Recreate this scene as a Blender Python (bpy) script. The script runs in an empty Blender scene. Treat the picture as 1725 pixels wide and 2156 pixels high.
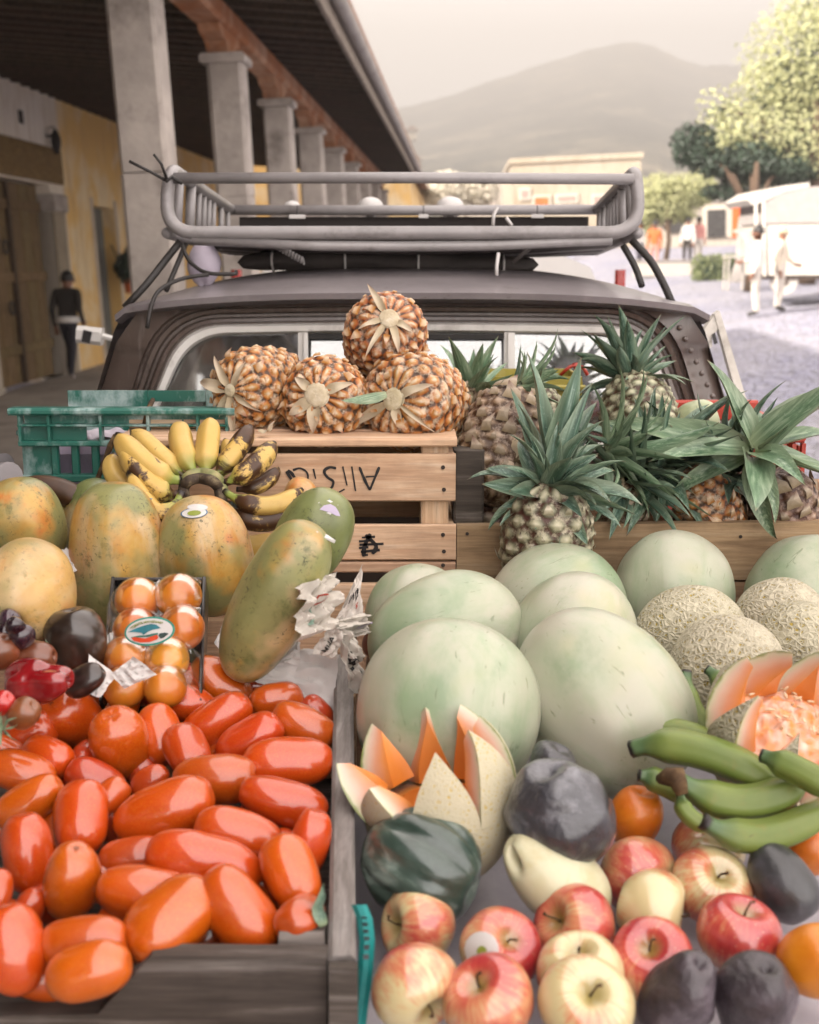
import bpy, bmesh, math, random
from math import sin, cos, pi, radians, sqrt, atan2, exp
from mathutils import Vector, Matrix, noise
random.seed(7)
SC = bpy.context.scene
COL = SC.collection

# ------------------------------------------------------------------ camera, sky, sun, exposure
F = 2600.0                      # focal length in units of a 1725-wide picture
CX, CY = 862.5, 1078.0
CAMZ = 1.84
PITCH = math.atan(533 / F)
CAM = Vector((0, 0, CAMZ))
FW = Vector((0, cos(PITCH), -sin(PITCH)))
UP = Vector((0, sin(PITCH), cos(PITCH)))
RT = Vector((1, 0, 0))
cam = bpy.data.cameras.new("camera"); camo = bpy.data.objects.new("camera", cam); COL.objects.link(camo)
camo.location = CAM; camo.rotation_euler = (pi / 2 - PITCH, 0, 0)
cam.sensor_fit = 'HORIZONTAL'; cam.sensor_width = 36; cam.lens = 36 * F / 1725
cam.clip_start = 0.05; cam.clip_end = 9000
cam.dof.use_dof = True; cam.dof.focus_distance = 1.9; cam.dof.aperture_fstop = 6.6; cam.dof.aperture_blades = 7
SC.camera = camo

SUN_EL, SUN_AZ = radians(31), radians(238)      # azimuth clockwise from +Y: behind-left of the camera
SUN_DIR = Vector((sin(SUN_AZ) * cos(SUN_EL), cos(SUN_AZ) * cos(SUN_EL), sin(SUN_EL)))
W = bpy.data.worlds.new("World"); SC.world = W; W.use_nodes = True
wn = W.node_tree; wn.nodes.clear()
sky = wn.nodes.new("ShaderNodeTexSky"); sky.sky_type = 'NISHITA'; sky.sun_disc = False
sky.sun_elevation = SUN_EL; sky.sun_rotation = SUN_AZ
sky.air_density = 1.2; sky.dust_density = 6.0; sky.ozone_density = 0.6; sky.altitude = 1500
tone = wn.nodes.new("ShaderNodeMix"); tone.data_type = 'RGBA'; tone.blend_type = 'MIX'
tone.inputs[0].default_value = 0.80
tone.inputs[7].default_value = (6.9, 6.2, 5.75, 1)       # bright milky overcast veil, the same all over
bg = wn.nodes.new("ShaderNodeBackground"); bg.inputs[1].default_value = 0.12
wo = wn.nodes.new("ShaderNodeOutputWorld")
wn.links.new(sky.outputs[0], tone.inputs[6]); wn.links.new(tone.outputs[2], bg.inputs[0]); wn.links.new(bg.outputs[0], wo.inputs[0])
sl = bpy.data.lights.new("sun", 'SUN'); sl.energy = 2.9; sl.angle = radians(0.6); sl.color = (1, 0.93, 0.83)
so = bpy.data.objects.new("sun", sl); COL.objects.link(so)
so.rotation_euler = (-SUN_DIR).to_track_quat('-Z', 'Y').to_euler(); so.location = (-20, -10, 30)
SC.view_settings.view_transform = 'Standard'; SC.view_settings.look = 'None'
SC.view_settings.exposure = 2.56; SC.view_settings.gamma = 1; SC.view_settings.use_curve_mapping = False
SC.render.engine = 'CYCLES'
SC.cycles.use_denoising = True; SC.cycles.max_bounces = 8; SC.cycles.transparent_max_bounces = 12
SC.cycles.sample_clamp_indirect = 6

# ------------------------------------------------------------------ placing helpers
def P(px, py, d):
    """point seen at pixel (px, py) of the 1725x2156 picture, d metres along the camera axis"""
    return CAM + FW * d + RT * ((px - CX) / F * d) + UP * ((CY - py) / F * d)
def dz(px, py, z):
    return (z - CAMZ) / (-sin(PITCH) + (CY - py) / F * cos(PITCH))
def PZ(px, py, z): return P(px, py, dz(px, py, z))
def PY(px, py, y):
    return P(px, py, y / (cos(PITCH) + (CY - py) / F * sin(PITCH)))
def depth(p): return (p - CAM).dot(FW)
def CD(a, b, c=0.0):
    """direction given as right / up / towards the camera"""
    v = RT * a + UP * b - FW * c
    return v.normalized()
def frame(z, x=None):
    z = z.normalized(); x = x if x is not None else (Vector((1, 0, 0)) if abs(z.x) < .8 else Vector((0, 0, 1)))
    y = z.cross(x).normalized(); x = y.cross(z).normalized()
    return Matrix((x, y, z)).transposed()
def M4(pos, rot3): 
    m = rot3.to_4x4(); m.translation = pos; return m

YAW, ROLL = radians(2.26), radians(2.5)
S_T = Vector((cos(YAW), -sin(YAW), 0)); S_S = Vector((sin(YAW), cos(YAW), 0))
R_T = Vector((S_T.x * cos(ROLL), S_T.y, S_T.x * sin(ROLL))).normalized()
R_Z = Vector((-sin(ROLL), 0, cos(ROLL)))
R_S = R_Z.cross(R_T).normalized()
def ST(t, s, z):
    """street frame: t to the right, s along the arcade, z up (the street leans 2.5 degrees)"""
    return CAM + R_T * t + R_S * s + R_Z * (z - CAMZ)
ST_M = M4(Vector((0, 0, 0)), Matrix((R_T, R_S, R_Z)).transposed())

# ------------------------------------------------------------------ objects
WM = {}
def props(o, label=None, cat=None, group=None, kind=None):
    if label: o["label"] = label
    if cat: o["category"] = cat
    if group: o["group"] = group
    if kind: o["kind"] = kind
    return o
def link(name, data, mw=None, parent=None):
    o = bpy.data.objects.new(name, data); COL.objects.link(o)
    mw = mw or Matrix.Identity(4)
    if parent is not None:
        o.parent = parent; o.matrix_basis = WM[parent.name].inverted() @ mw
    else:
        o.matrix_basis = mw
    WM[o.name] = mw.copy()
    return o
def thing(name, label, cat, loc, group=None, rot=None):
    mw = M4(Vector(loc), rot or Matrix.Identity(3))
    return props(link(name, None, mw), label, cat, group)

class MB:
    def __init__(s): s.v = []; s.f = []; s.m = []; s.a = {}
    def add(s, vs, fs, mi=0, att=None):
        n = len(s.v); s.v += [Vector(v) for v in vs]; s.f += [tuple(i + n for i in f) for f in fs]
        s.m += [mi] * len(fs)
        for k in set(list(s.a) + list(att or {})):
            if k not in s.a: s.a[k] = [0.0] * n
            s.a[k] += list(att[k]) if att and k in att else [0.0] * len(vs)
        return s
    def box(s, c, size, rot=None, mi=0, jit=0, bev=0.0):
        """box with chamfered long edges when bev > 0"""
        hx, hy, hz = [q / 2 for q in size]; rot = rot or Matrix.Identity(3); c = Vector(c)
        if bev <= 0:
            vs = [(x, y, z) for x in (-hx, hx) for y in (-hy, hy) for z in (-hz, hz)]
            fs = [(0, 1, 3, 2), (4, 6, 7, 5), (0, 4, 5, 1), (2, 3, 7, 6), (0, 2, 6, 4), (1, 5, 7, 3)]
        else:
            ax = max(range(3), key=lambda i: size[i]); o = [i for i in range(3) if i != ax]
            h = (hx, hy, hz); a, b = h[o[0]], h[o[1]]; bev = min(bev, a * .6, b * .6)
            prof = [(-a + bev, -b), (a - bev, -b), (a, -b + bev), (a, b - bev), (a - bev, b), (-a + bev, b), (-a, b - bev), (-a, -b + bev)]
            vs = []
            for e in (-1, 1):
                for (p, q) in prof:
                    v = [0, 0, 0]; v[ax] = e * h[ax]; v[o[0]] = p; v[o[1]] = q; vs.append(tuple(v))
            fs = [(i, (i + 1) % 8, 8 + (i + 1) % 8, 8 + i) for i in range(8)] + [tuple(range(7, -1, -1)), tuple(range(8, 16))]
        vs = [c + rot @ (Vector(v) + Vector((random.uniform(-jit, jit) for _ in range(3)))) for v in vs]
        return s.add(vs, fs, mi)
    def tube(s, pts, r, n=8, mi=0, caps=True, closed=False):
        pts = [Vector(p) for p in pts]; k = len(pts); rs = r if isinstance(r, (list, tuple)) else [r] * k
        vs = []; prev = None
        for i, p in enumerate(pts):
            if closed: t = pts[(i + 1) % k] - pts[i - 1]
            else: t = pts[min(i + 1, k - 1)] - pts[max(i - 1, 0)]
            t.normalize()
            if prev is None: x = t.orthogonal().normalized()
            else: x = (prev - t * prev.dot(t)).normalized()
            prev = x; y = t.cross(x)
            vs += [p + (x * cos(2 * pi * j / n) + y * sin(2 * pi * j / n)) * rs[i] for j in range(n)]
        fs = []
        for i in range(k if closed else k - 1):
            a, b = i * n, ((i + 1) % k) * n
            fs += [(a + j, a + (j + 1) % n, b + (j + 1) % n, b + j) for j in range(n)]
        if caps and not closed: fs += [tuple(range(n - 1, -1, -1)), tuple(range((k - 1) * n, k * n))]
        return s.add(vs, fs, mi)
    def grid(s, fn, nu, nv, wrapu=False, mi=0, att=None):
        """fn(u, v) -> point, u and v in 0..1"""
        vs = []; at = {k: [] for k in (att or {})}
        cu = nu if wrapu else nu + 1
        for j in range(nv + 1):
            for i in range(cu):
                u, v = i / nu, j / nv; vs.append(fn(u, v))
                for k in at: at[k].append(att[k](u, v))
        fs = [(j * cu + i, j * cu + (i + 1) % cu, (j + 1) * cu + (i + 1) % cu, (j + 1) * cu + i) for j in range(nv) for i in range(nu)]
        return s.add(vs, fs, mi, at)
    def prism(s, poly, ext, mi=0):
        """extrude a planar polygon of points along the vector ext"""
        n = len(poly); poly = [Vector(p) for p in poly]; ext = Vector(ext)
        vs = poly + [p + ext for p in poly]
        fs = [tuple(range(n - 1, -1, -1)), tuple(range(n, 2 * n))] + [(i, (i + 1) % n, n + (i + 1) % n, n + i) for i in range(n)]
        return s.add(vs, fs, mi)
    def mesh(s, name, mats, smooth=False, xf=None, weld=0):
        me = bpy.data.meshes.new(name)
        me.from_pydata([tuple(xf @ v) for v in s.v] if xf else [tuple(v) for v in s.v], [], s.f)
        mats = mats if isinstance(mats, (list, tuple)) else [mats]
        for m in mats: me.materials.append(m)
        if any(s.m): me.polygons.foreach_set("material_index", s.m)
        for k, val in s.a.items():
            at = me.attributes.new(k, 'FLOAT', 'POINT'); at.data.foreach_set("value", val)
        bm = bmesh.new(); bm.from_mesh(me); bmesh.ops.remove_doubles(bm, verts=bm.verts, dist=weld) if weld else None; bmesh.ops.recalc_face_normals(bm, faces=bm.faces); bm.to_mesh(me); bm.free()
        if smooth is True: me.polygons.foreach_set("use_smooth", [True] * len(me.polygons))
        elif smooth:
            me.polygons.foreach_set("use_smooth", [True] * len(me.polygons))
            me.set_sharp_from_angle(angle=radians(smooth))
        me.update(); return me
    def build(s, name, mats, parent=None, smooth=False, local=False, mw=None):
        """link as one object; vertices are world coordinates (or in frame mw when local)"""
        if local: m = mw or (WM[parent.name] if parent else Matrix.Identity(4)); xf = None
        elif parent is not None: m = WM[parent.name]; xf = m.inverted()
        else:
            c = sum(s.v, Vector()) / len(s.v); zmin = min(v.z for v in s.v)
            m = Matrix.Translation(Vector((c.x, c.y, zmin))); xf = m.inverted()
        return link(name, s.mesh(name, mats, smooth, xf), m, parent)

# ------------------------------------------------------------------ materials
ALB = 0.76      # even factor on base colours: darker crevices, stronger highlights at the raised exposure
def lin(h):
    h = h.lstrip('#'); c = [int(h[i:i + 2], 16) / 255 for i in (0, 2, 4)]
    return tuple(((x / 12.92) if x <= .04045 else ((x + .055) / 1.055) ** 2.4) for x in c) + (1,)
class NT:
    def __init__(s, name):
        s.m = bpy.data.materials.new(name); s.m.use_nodes = True; s.t = s.m.node_tree; s.t.nodes.clear()
        s.out = s.n("ShaderNodeOutputMaterial")
    def n(s, typ, **kw):
        nd = s.t.nodes.new(typ)
        for k, v in kw.items(): setattr(nd, k, v)
        return nd
    def put(s, sock, v):
        if v is None: return
        if isinstance(v, bpy.types.NodeSocket): s.t.links.new(v, sock)
        else:
            if sock.type == 'RGBA' and isinstance(v, str): v = lin(v)
            if sock.type == 'VECTOR' and isinstance(v, (int, float)): v = (v, v, v)
            sock.default_value = v
    def coord(s, scale=(1, 1, 1), kind='Object', rnd=True, loc=None):
        tc = s.n("ShaderNodeTexCoord"); mp = s.n("ShaderNodeMapping"); s.put(mp.inputs[0], tc.outputs[kind])
        s.put(mp.inputs[3], scale if isinstance(scale, tuple) else (scale,) * 3)
        if rnd:
            oi = s.rnd(); cb = s.n("ShaderNodeCombineXYZ")
            for i, k in enumerate((37.0, 91.0, 53.0)): s.put(cb.inputs[i], s.math('MULTIPLY', oi, k))
            s.put(mp.inputs[1], cb.outputs[0])
        return mp.outputs[0]
    def rnd(s): return s.n("ShaderNodeObjectInfo").outputs['Random']
    def ocol(s):
        sp = s.n("ShaderNodeSeparateColor"); s.put(sp.inputs[0], s.n("ShaderNodeObjectInfo").outputs['Color']); return sp.outputs
    def attr(s, name): return s.n("ShaderNodeAttribute", attribute_name=name).outputs['Fac']
    def math(s, op, a, b=None, clamp=False):
        nd = s.n("ShaderNodeMath", operation=op, use_clamp=clamp); s.put(nd.inputs[0], a); s.put(nd.inputs[1], b); return nd.outputs[0]
    def noise(s, co, scale=5, detail=4, rough=.55, dist=0):
        nd = s.n("ShaderNodeTexNoise"); s.put(nd.inputs['Vector'], co); s.put(nd.inputs['Scale'], scale)
        s.put(nd.inputs['Detail'], detail); s.put(nd.inputs['Roughness'], rough); s.put(nd.inputs['Distortion'], dist); return nd.outputs[0]
    def voro(s, co, scale=5, feature='F1', out=0, rand=1):
        nd = s.n("ShaderNodeTexVoronoi", feature=feature); s.put(nd.inputs['Vector'], co); s.put(nd.inputs['Scale'], scale)
        s.put(nd.inputs['Randomness'], rand); return nd.outputs[out]
    def ramp(s, v, *stops):
        nd = s.n("ShaderNodeValToRGB"); s.put(nd.inputs[0], v); e = nd.color_ramp.elements
        while len(e) < len(stops): e.new(.5)
        for i, (p, c) in enumerate(stops):
            e[i].position = p; e[i].color = lin(c) if isinstance(c, str) else ((c, c, c, 1) if isinstance(c, (int, float)) else c)
        return nd.outputs[0]
    def mix(s, f, a, b, blend='MIX'):
        nd = s.n("ShaderNodeMix", data_type='RGBA', blend_type=blend); s.put(nd.inputs[0], f); s.put(nd.inputs[6], a); s.put(nd.inputs[7], b); return nd.outputs[2]
    def hsv(s, c, h=.5, sat=1, v=1):
        nd = s.n("ShaderNodeHueSaturation"); s.put(nd.inputs['Color'], c); s.put(nd.inputs['Hue'], h); s.put(nd.inputs['Saturation'], sat); s.put(nd.inputs['Value'], v); return nd.outputs[0]
    def vary(s, c, amt=.25, hue=.02):
        r = s.rnd(); v = s.math('ADD', s.math('MULTIPLY', r, amt), 1 - amt / 2)
        r2 = s.math('FRACT', s.math('MULTIPLY', r, 17.3)); h = s.math('ADD', s.math('MULTIPLY', r2, hue), .5 - hue / 2)
        return s.hsv(c, h, 1, v)
    def bump(s, h, strength=.3, dist=.01, prev=None):
        nd = s.n("ShaderNodeBump"); s.put(nd.inputs['Strength'], strength); s.put(nd.inputs['Distance'], dist); s.put(nd.inputs['Height'], h)
        if prev is not None: s.put(nd.inputs['Normal'], prev)
        return nd.outputs[0]
    def bsdf(s, color, rough=.5, normal=None, metal=0, coat=0, coatr=.1, spec=.5, sss=0, trans=0, cior=1.5, alpha=None, sheen=0):
        b = s.n("ShaderNodeBsdfPrincipled"); I = b.inputs
        color = s.mix(1.0, color, (ALB,) * 3 + (1,), 'MULTIPLY')
        s.put(I['Base Color'], color); s.put(I['Roughness'], rough); s.put(I['Metallic'], metal); s.put(I['Specular IOR Level'], spec)
        s.put(I['Coat Weight'], coat); I['Coat IOR'].default_value = cior; s.put(I['Coat Roughness'], coatr); s.put(I['Transmission Weight'], trans)
        if normal is not None: s.put(I['Normal'], normal)
        if sss: s.put(I['Subsurface Weight'], sss); I['Subsurface Radius'].default_value = (.02, .008, .004); I['Subsurface Scale'].default_value = .5
        if sheen: s.put(I['Sheen Weight'], sheen)
        if alpha is not None: s.put(I['Alpha'], alpha)
        s.t.links.new(b.outputs[0], s.out.inputs[0]); return s.m
_MC = {}
def plain(name, color, rough=.6, var=.12, nscale=8, bumpy=.1, metal=0, coat=0, spec=.5, dirt=None, bd=.002):
    """a surface with mottled tone, fine relief and optional grime"""
    if name in _MC: return _MC[name]
    t = NT(name); co = t.coord(1.0); nz = t.noise(co, nscale, 6, .6)
    c = t.mix(t.ramp(nz, (.3, 0.0), (.7, 1.0)), t.hsv(t.mix(0, color, color), .5, 1, 1 - var), t.hsv(t.mix(0, color, color), .5, 1, 1 + var))
    if dirt: c = t.mix(t.ramp(t.noise(co, nscale * .7, 8, .7), (.52, 0.0), (.72, .75)), c, dirt)
    nb = t.bump(t.noise(co, nscale * 6, 6, .6), bumpy, bd)
    rg = t.math('ADD', t.math('MULTIPLY', nz, .2), rough - .1)
    _MC[name] = t.bsdf(c, rg, nb, metal, coat, .15, spec); return _MC[name]
def wood(name, c1, c2, c3, axis=0, rough=.75, scale=1.0, stain=.5):
    if name in _MC: return _MC[name]
    t = NT(name); sc = [26 * scale] * 3; sc[axis] = 1.6 * scale
    co = t.coord(tuple(sc)); g = t.noise(co, 2.2, 8, .62, .6)
    c = t.ramp(g, (.3, c1), (.52, c2), (.7, c3)); fine = t.noise(co, 9, 3, .6)
    c = t.mix(t.ramp(fine, (.35, .35), (.6, 0.0)), c, t.hsv(t.mix(0, c1, c1), .5, 1, .55))
    blot = t.noise(t.coord(1.0), 9 * scale, 6, .65)
    c = t.mix(t.ramp(blot, (.5, 0.0), (.75, stain)), c, t.hsv(t.mix(0, c1, c1), .5, .8, .35))
    c = t.vary(c, .22, .02)
    _MC[name] = t.bsdf(c, rough, t.bump(g, .5, .002, t.bump(fine, .3, .001)), spec=.3); return _MC[name]
# ------------------------------------------------------------------ the setting
def sstep(a, b, x):
    x = min(1, max(0, (x - a) / (b - a))); return x * x * (3 - 2 * x)
def gz(t, s):
    """height of the paving in the street frame"""
    lean = -(t - math.copysign(14, t)) * sin(ROLL) if abs(t) > 14 else 0
    rise = .037 * max(0, min(s, 70) - 9) * sstep(.8, 6, t)
    return lean + rise
def mat_cobble():
    t = NT("cobble_paving"); co = t.coord((1, 1, .02), rnd=False)
    e = t.voro(co, 7.0, 'DISTANCE_TO_EDGE'); cell = t.voro(co, 7.0, 'F1', 1)
    big = t.noise(co, .35, 5, .6); sp = t.n("ShaderNodeSeparateColor"); t.put(sp.inputs[0], cell)
    c = t.mix(sp.outputs[0], "#8b8a9e", "#a3a2b0"); c = t.mix(t.ramp(e, (.02, .8), (.09, 0.0)), c, "#5d5a5e")
    c = t.mix(t.ramp(big, (.4, 0.0), (.7, .5)), c, "#b3aead"); c = t.mix(t.ramp(t.noise(co, 1.7, 6, .7), (.5, 0.0), (.72, .35)), c, "#6d6a70")
    return t.bsdf(c, .8, t.bump(t.ramp(e, (0, 0.0), (.12, 1.0)), .8, .03, t.bump(t.noise(co, 30, 4), .3, .01)), spec=.3)
def axis_vals(lims):
    out = []
    for a, b, n in lims: out += [a + (b - a) * i / n for i in range(n)]
    return out + [lims[-1][1]]
ts = axis_vals([(-800, -60, 6), (-60, -14, 6), (-14, 14, 28), (14, 60, 10), (60, 800, 6)])
ss = axis_vals([(-45, -20, 4), (-20, 80, 60), (80, 300, 8), (300, 1350, 4)])
g = MB(); nt = len(ts)
g.add([ST(t, s, gz(t, s)) for s in ss for t in ts], [(j * nt + i, j * nt + i + 1, (j + 1) * nt + i + 1, (j + 1) * nt + i) for j in range(len(ss) - 1) for i in range(nt - 1)])
props(g.build("ground", mat_cobble(), smooth=True), kind="structure")

# ---- arcade on the left
STONE = plain("column_stone", "#b8ada4", .85, .22, 3.5, .5, dirt="#5d534b", bd=.01)
STONE_D = plain("joint_stone", "#5f564f", .9, .2, 6, .3)
def mat_plaster(name, base, patch, dirt, sc=.8):
    t = NT(name); co = t.coord(1.0, rnd=False)
    c = t.mix(t.ramp(t.noise(co, sc, 6, .65, .4), (.45, 0.0), (.62, 1.0)), base, patch)
    c = t.mix(t.ramp(t.noise(t.coord((3, 3, .5), rnd=False), 1.4, 7, .7), (.5, 0.0), (.75, .8)), c, dirt)
    return t.bsdf(c, .9, t.bump(t.noise(co, 14, 6), .35, .01), spec=.2)
WHITE_W = mat_plaster("white_plaster", "#f2e8da", "#e8dac6", "#c4ae94")
YEL_W = mat_plaster("yellow_plaster", "#edc27c", "#f0dab0", "#c4a07c")
TERRA = mat_plaster("terracotta_paint", "#ad7049", "#c9a083", "#7d5c4c", 1.5)
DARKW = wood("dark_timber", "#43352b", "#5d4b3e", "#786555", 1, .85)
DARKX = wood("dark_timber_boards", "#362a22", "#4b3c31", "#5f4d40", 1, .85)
DOORW = wood("door_timber", "#5d4a32", "#836c49", "#a08860", 2, .8)
LINT = wood("lintel_timber", "#6d5634", "#8d7144", "#a98c5a", 1, .8)
TILE = plain("roof_tile_clay", "#8c6a58", .9, .3, 5, .4, dirt="#4c4540")
SIDEW = plain("sidewalk_stone", "#a89d92", .85, .2, 2.5, .3, dirt="#4b423a")
def stb(mb, t0, t1, s0, s1, z0, z1, mi=0, bev=0, jit=0):
    return mb.box(ST((t0 + t1) / 2, (s0 + s1) / 2, (z0 + z1) / 2), (t1 - t0, s1 - s0, z1 - z0), ST_M.to_3x3(), mi, jit, bev)
props(stb(MB(), -7.0, -1.85, -16, 38, -.35, .12, bev=.02).build("sidewalk", SIDEW), kind="structure")
COL_S = [8.9 + 3.42 * k for k in range(-6, 9)]
arc = thing("arcade_building", "long arcaded building with stone columns and deep tiled eaves on the left", "building", ST(-4.5, 10, 0), rot=ST_M.to_3x3())
# back wall in sections around the door openings
WT0, WT1 = -7.35, -6.95
def wall(s0, s1, z0, z1, m, parent=arc): stb(MB(), WT0, WT1, s0, s1, z0, z1).build("wall", m, parent)
wall(-16, 18.3, .12, 4.95, WHITE_W); wall(18.3, 21.5, 3.35, 4.95, WHITE_W); wall(21.5, 22.3, .12, 4.95, WHITE_W)
wall(22.3, 24.0, .12, 4.85, YEL_W); wall(24.0, 25.45, 3.1, 4.85, YEL_W); wall(25.45, 29.4, .12, 4.85, YEL_W)
wall(29.4, 31.0, 2.9, 4.85, YEL_W); wall(31.0, 38, .12, 4.85, YEL_W)
stb(MB(), WT0, -6.89, -16, 18.25, .121, .95).build("dado", plain("dado_paint", "#b7aa9a", .9, .15, 2, .3, dirt="#80725f"), arc)
stb(MB(), WT0 + .1, -6.90, 18.0, 22.2, 3.38, 3.98, bev=.02).build("lintel", LINT, arc)
stb(MB(), WT0 + .02, -6.86, 21.45, 22.2, 2.9, 3.2, bev=.03).build("capital", STONE, arc)
stb(MB(), WT0 + .03, -6.90, 21.5, 22.1, .122, 2.9, bev=.02).build("pilaster", plain("pilaster_stone", "#9b8d78", .9, .2, 3, .3), arc)
dr = stb(MB(), -7.3, -7.22, 18.3, 21.5, .13, 3.35).build("door", wood("door_dark", "#33281b", "#4a3b28", "#5d4b33", 2), arc)
for k in range(7):
    stb(MB(), -7.22, -7.17, 18.34 + k * .452, 18.76 + k * .452, .14, 3.33, bev=.012).build("plank", DOORW, dr)
for z in (.6, 1.75, 2.9): stb(MB(), -7.17, -7.12, 18.34, 21.46, z, z + .16, bev=.012).build("rail", DOORW, dr)
stb(MB(), -7.17, -7.09, 19.85, 19.95, .14, 3.32, bev=.01).build("astragal", DARKW, dr)
for z in (1.35, 2.3): MB().tube([ST(-7.08, 19.5 + .1 * cos(a), z + .1 * sin(a)) for a in [i * pi / 6 for i in range(12)]], .018, 6, closed=True).build("knocker", plain("old_iron", "#2b2623", .6, .2), dr)
dr2 = stb(MB(), -7.3, -7.2, 24.0, 25.45, .13, 3.1).build("door", plain("grey_door_paint", "#6b6a63", .7, .2, 3, .2, dirt="#3a352e"), arc)
for k in range(3): stb(MB(), -7.2, -7.17, 24.1 + .44 * k, 24.48 + .44 * k, .3, 2.9, bev=.01).build("panel", plain("grey_door_paint", "#6b6a63"), dr2)
stb(MB(), WT0 + .1, -6.92, 23.82, 23.98, .125, 3.25, bev=.02).build("jamb", plain("pale_jamb", "#c3b3a0", .85, .15, 3, .2), arc)
stb(MB(), WT0 + .1, -6.92, 25.47, 25.63, .125, 3.25, bev=.02).build("jamb", plain("pale_jamb", "#c3b3a0"), arc)
stb(MB(), -7.3, -7.2, 29.4, 31.0, .13, 2.9).build("door", DARKW, arc)
for k, s in enumerate(COL_S):
    if 4 < s < 7: continue                      # the arch beside the cab stands open
    h = 3.72; w = .34
    a = MB(); zs = [.12, 1.3, 2.5, h]
    for q in range(3): stb(a, -1.985 - w + random.uniform(-.008, .008), -1.985, s - w / 2, s + w / 2, zs[q] + (.006 if q else 0), zs[q + 1], bev=.03, jit=.006)
    co = a.build("column", STONE, arc)
    stb(MB(), -2.03 - w, -1.94, s - w / 2 - .06, s + w / 2 + .06, h + .002, h + .09, bev=.02).build("capital", STONE, co)
    br = MB(); pr = [(-.55, .31), (-.5, .2), (-.26, .14), (-.17, 0), (.17, 0), (.26, .14), (.5, .2), (.55, .31)]
    br.prism([ST(-2.30, s + p, h + .093 + q * .68) for p, q in pr], R_T * .2).build("bracket", TERRA, co)
stb(MB(), -2.36, -2.06, -16, 37.5, h + .31, 4.24, bev=.03).build("beam", TERRA, arc)
# roof: boards on rafters, fascia and gutter
sl_ = (4.86 - 4.13) / (7.1 - 1.15)
rot_roof = ST_M.to_3x3() @ Matrix.Rotation(math.atan(sl_), 3, 'Y')
def roofbox(mb, ta, tb, s0, s1, dz0, dz1, mi=0, bev=0):
    za = 4.13 + (-1.15 - ta) * sl_; zb = 4.13 + (-1.15 - tb) * sl_
    L = sqrt((tb - ta) ** 2 + (zb - za) ** 2)
    return mb.box(ST((ta + tb) / 2, (s0 + s1) / 2, (za + zb) / 2 + (dz0 + dz1) / 2), (L, s1 - s0, dz1 - dz0), rot_roof, mi, 0, bev)
boards = MB()
nb = 34
for k in range(nb):
    ta = -7.3 + k * (6.15 / nb); roofbox(boards, ta + .006, ta + 6.15 / nb, -16, 37.6, .142 + random.uniform(0, .008), .17)
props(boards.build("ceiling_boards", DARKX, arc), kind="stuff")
roofbox(MB(), -7.4, -1.08, -16, 37.7, .18, .26).build("roof", TILE, arc)
tiles = MB()
for k in range(268):
    s = -15.9 + k * .2
    tiles.tube([ST(t, s, 4.13 + (-1.15 - t) * sl_ + .27) for t in (-7.4, -1.03)], .09, 6)
props(tiles.build("clay_tiles", TILE, arc, smooth=True), kind="stuff")
s = 4.0; raf = None
while s < 37.5:
    if raf is None:
        raf = roofbox(MB(), -7.0, -1.2, s, s + .09, 0, .14).build("rafter", DARKW, arc); s0r = s
    else:
        o = raf.copy(); COL.objects.link(o); o.matrix_basis = Matrix.Translation(Vector((0, s - s0r, 0))) @ raf.matrix_basis
    s += .46
bk = MB(); s = -16
while s < 4: roofbox(bk, -7.0, -1.2, s, s + .09, 0, .14); s += .46
props(bk.build("rafter_row", DARKW, arc), kind="stuff")
stb(MB(), -1.17, -1.12, -16, 37.6, 4.05, 4.33, bev=.008).build("fascia", wood("fascia_timber", "#7d6f63", "#9a8d80", "#b3a79a", 1, .8), arc)
MB().tube([ST(-1.05, s, 4.27) for s in (-16, 10, 24, 37.6)], .075, 10).build("gutter", plain("zinc_gutter", "#a9a29c", .6, .15, 3, .1, dirt="#6d645c"), arc, smooth=True)
# unseen blocks added behind the roof to shade truck and street; gaps pass sun
stb(MB(), -13, -7.36, -34, 13.2, 0, 10.2).build("shade_block", WHITE_W, arc)
stb(MB(), -13, -7.36, 15.6, 19.6, 0, 9.6).build("shade_block", WHITE_W, arc)
stb(MB(), -13, -7.36, 21.4, 37.9, 0, 9.2).build("shade_block", WHITE_W, arc)
stb(MB(), -13, -7.36, 13.21, 15.59, 0, 6.4).build("low_shade_block", WHITE_W, arc)
props(stb(MB(), -7.02, -6.84, 21.6, 21.7, 3.52 + .62, 3.56 + .62).build("lamp_bracket", plain("old_iron", "#2b2623"), arc))
t = thing("wall_lamp", "small dark iron lantern high on the pale arcade wall above the door", "lamp", ST(-6.8, 21.65, 4.0), rot=ST_M.to_3x3())
MB().grid(lambda u, v: ST(-6.8 + .09 * cos(2 * pi * u) * sin(pi * (.12 + .76 * v)), 21.65 + .09 * sin(2 * pi * u) * sin(pi * (.12 + .76 * v)), 3.86 + .4 * v), 8, 8, True).build("lamp_body", plain("old_iron", "#2b2623"), t, smooth=30)
MB().tube([ST(-6.9, 21.65, 4.3), ST(-6.8, 21.65, 4.3), ST(-6.8, 21.65, 4.24)], .012, 6).build("hook", plain("old_iron", "#2b2623"), t)
t = thing("wall_plaque", "small dark plaque on the white arcade wall near the corner", "plaque", ST(-6.93, 20.4, 4.24), rot=ST_M.to_3x3())
stb(MB(), -6.95, -6.92, 20.32, 20.48, 4.24, 4.44, bev=.008).build("plate", plain("old_iron", "#2b2623"), t)

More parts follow.
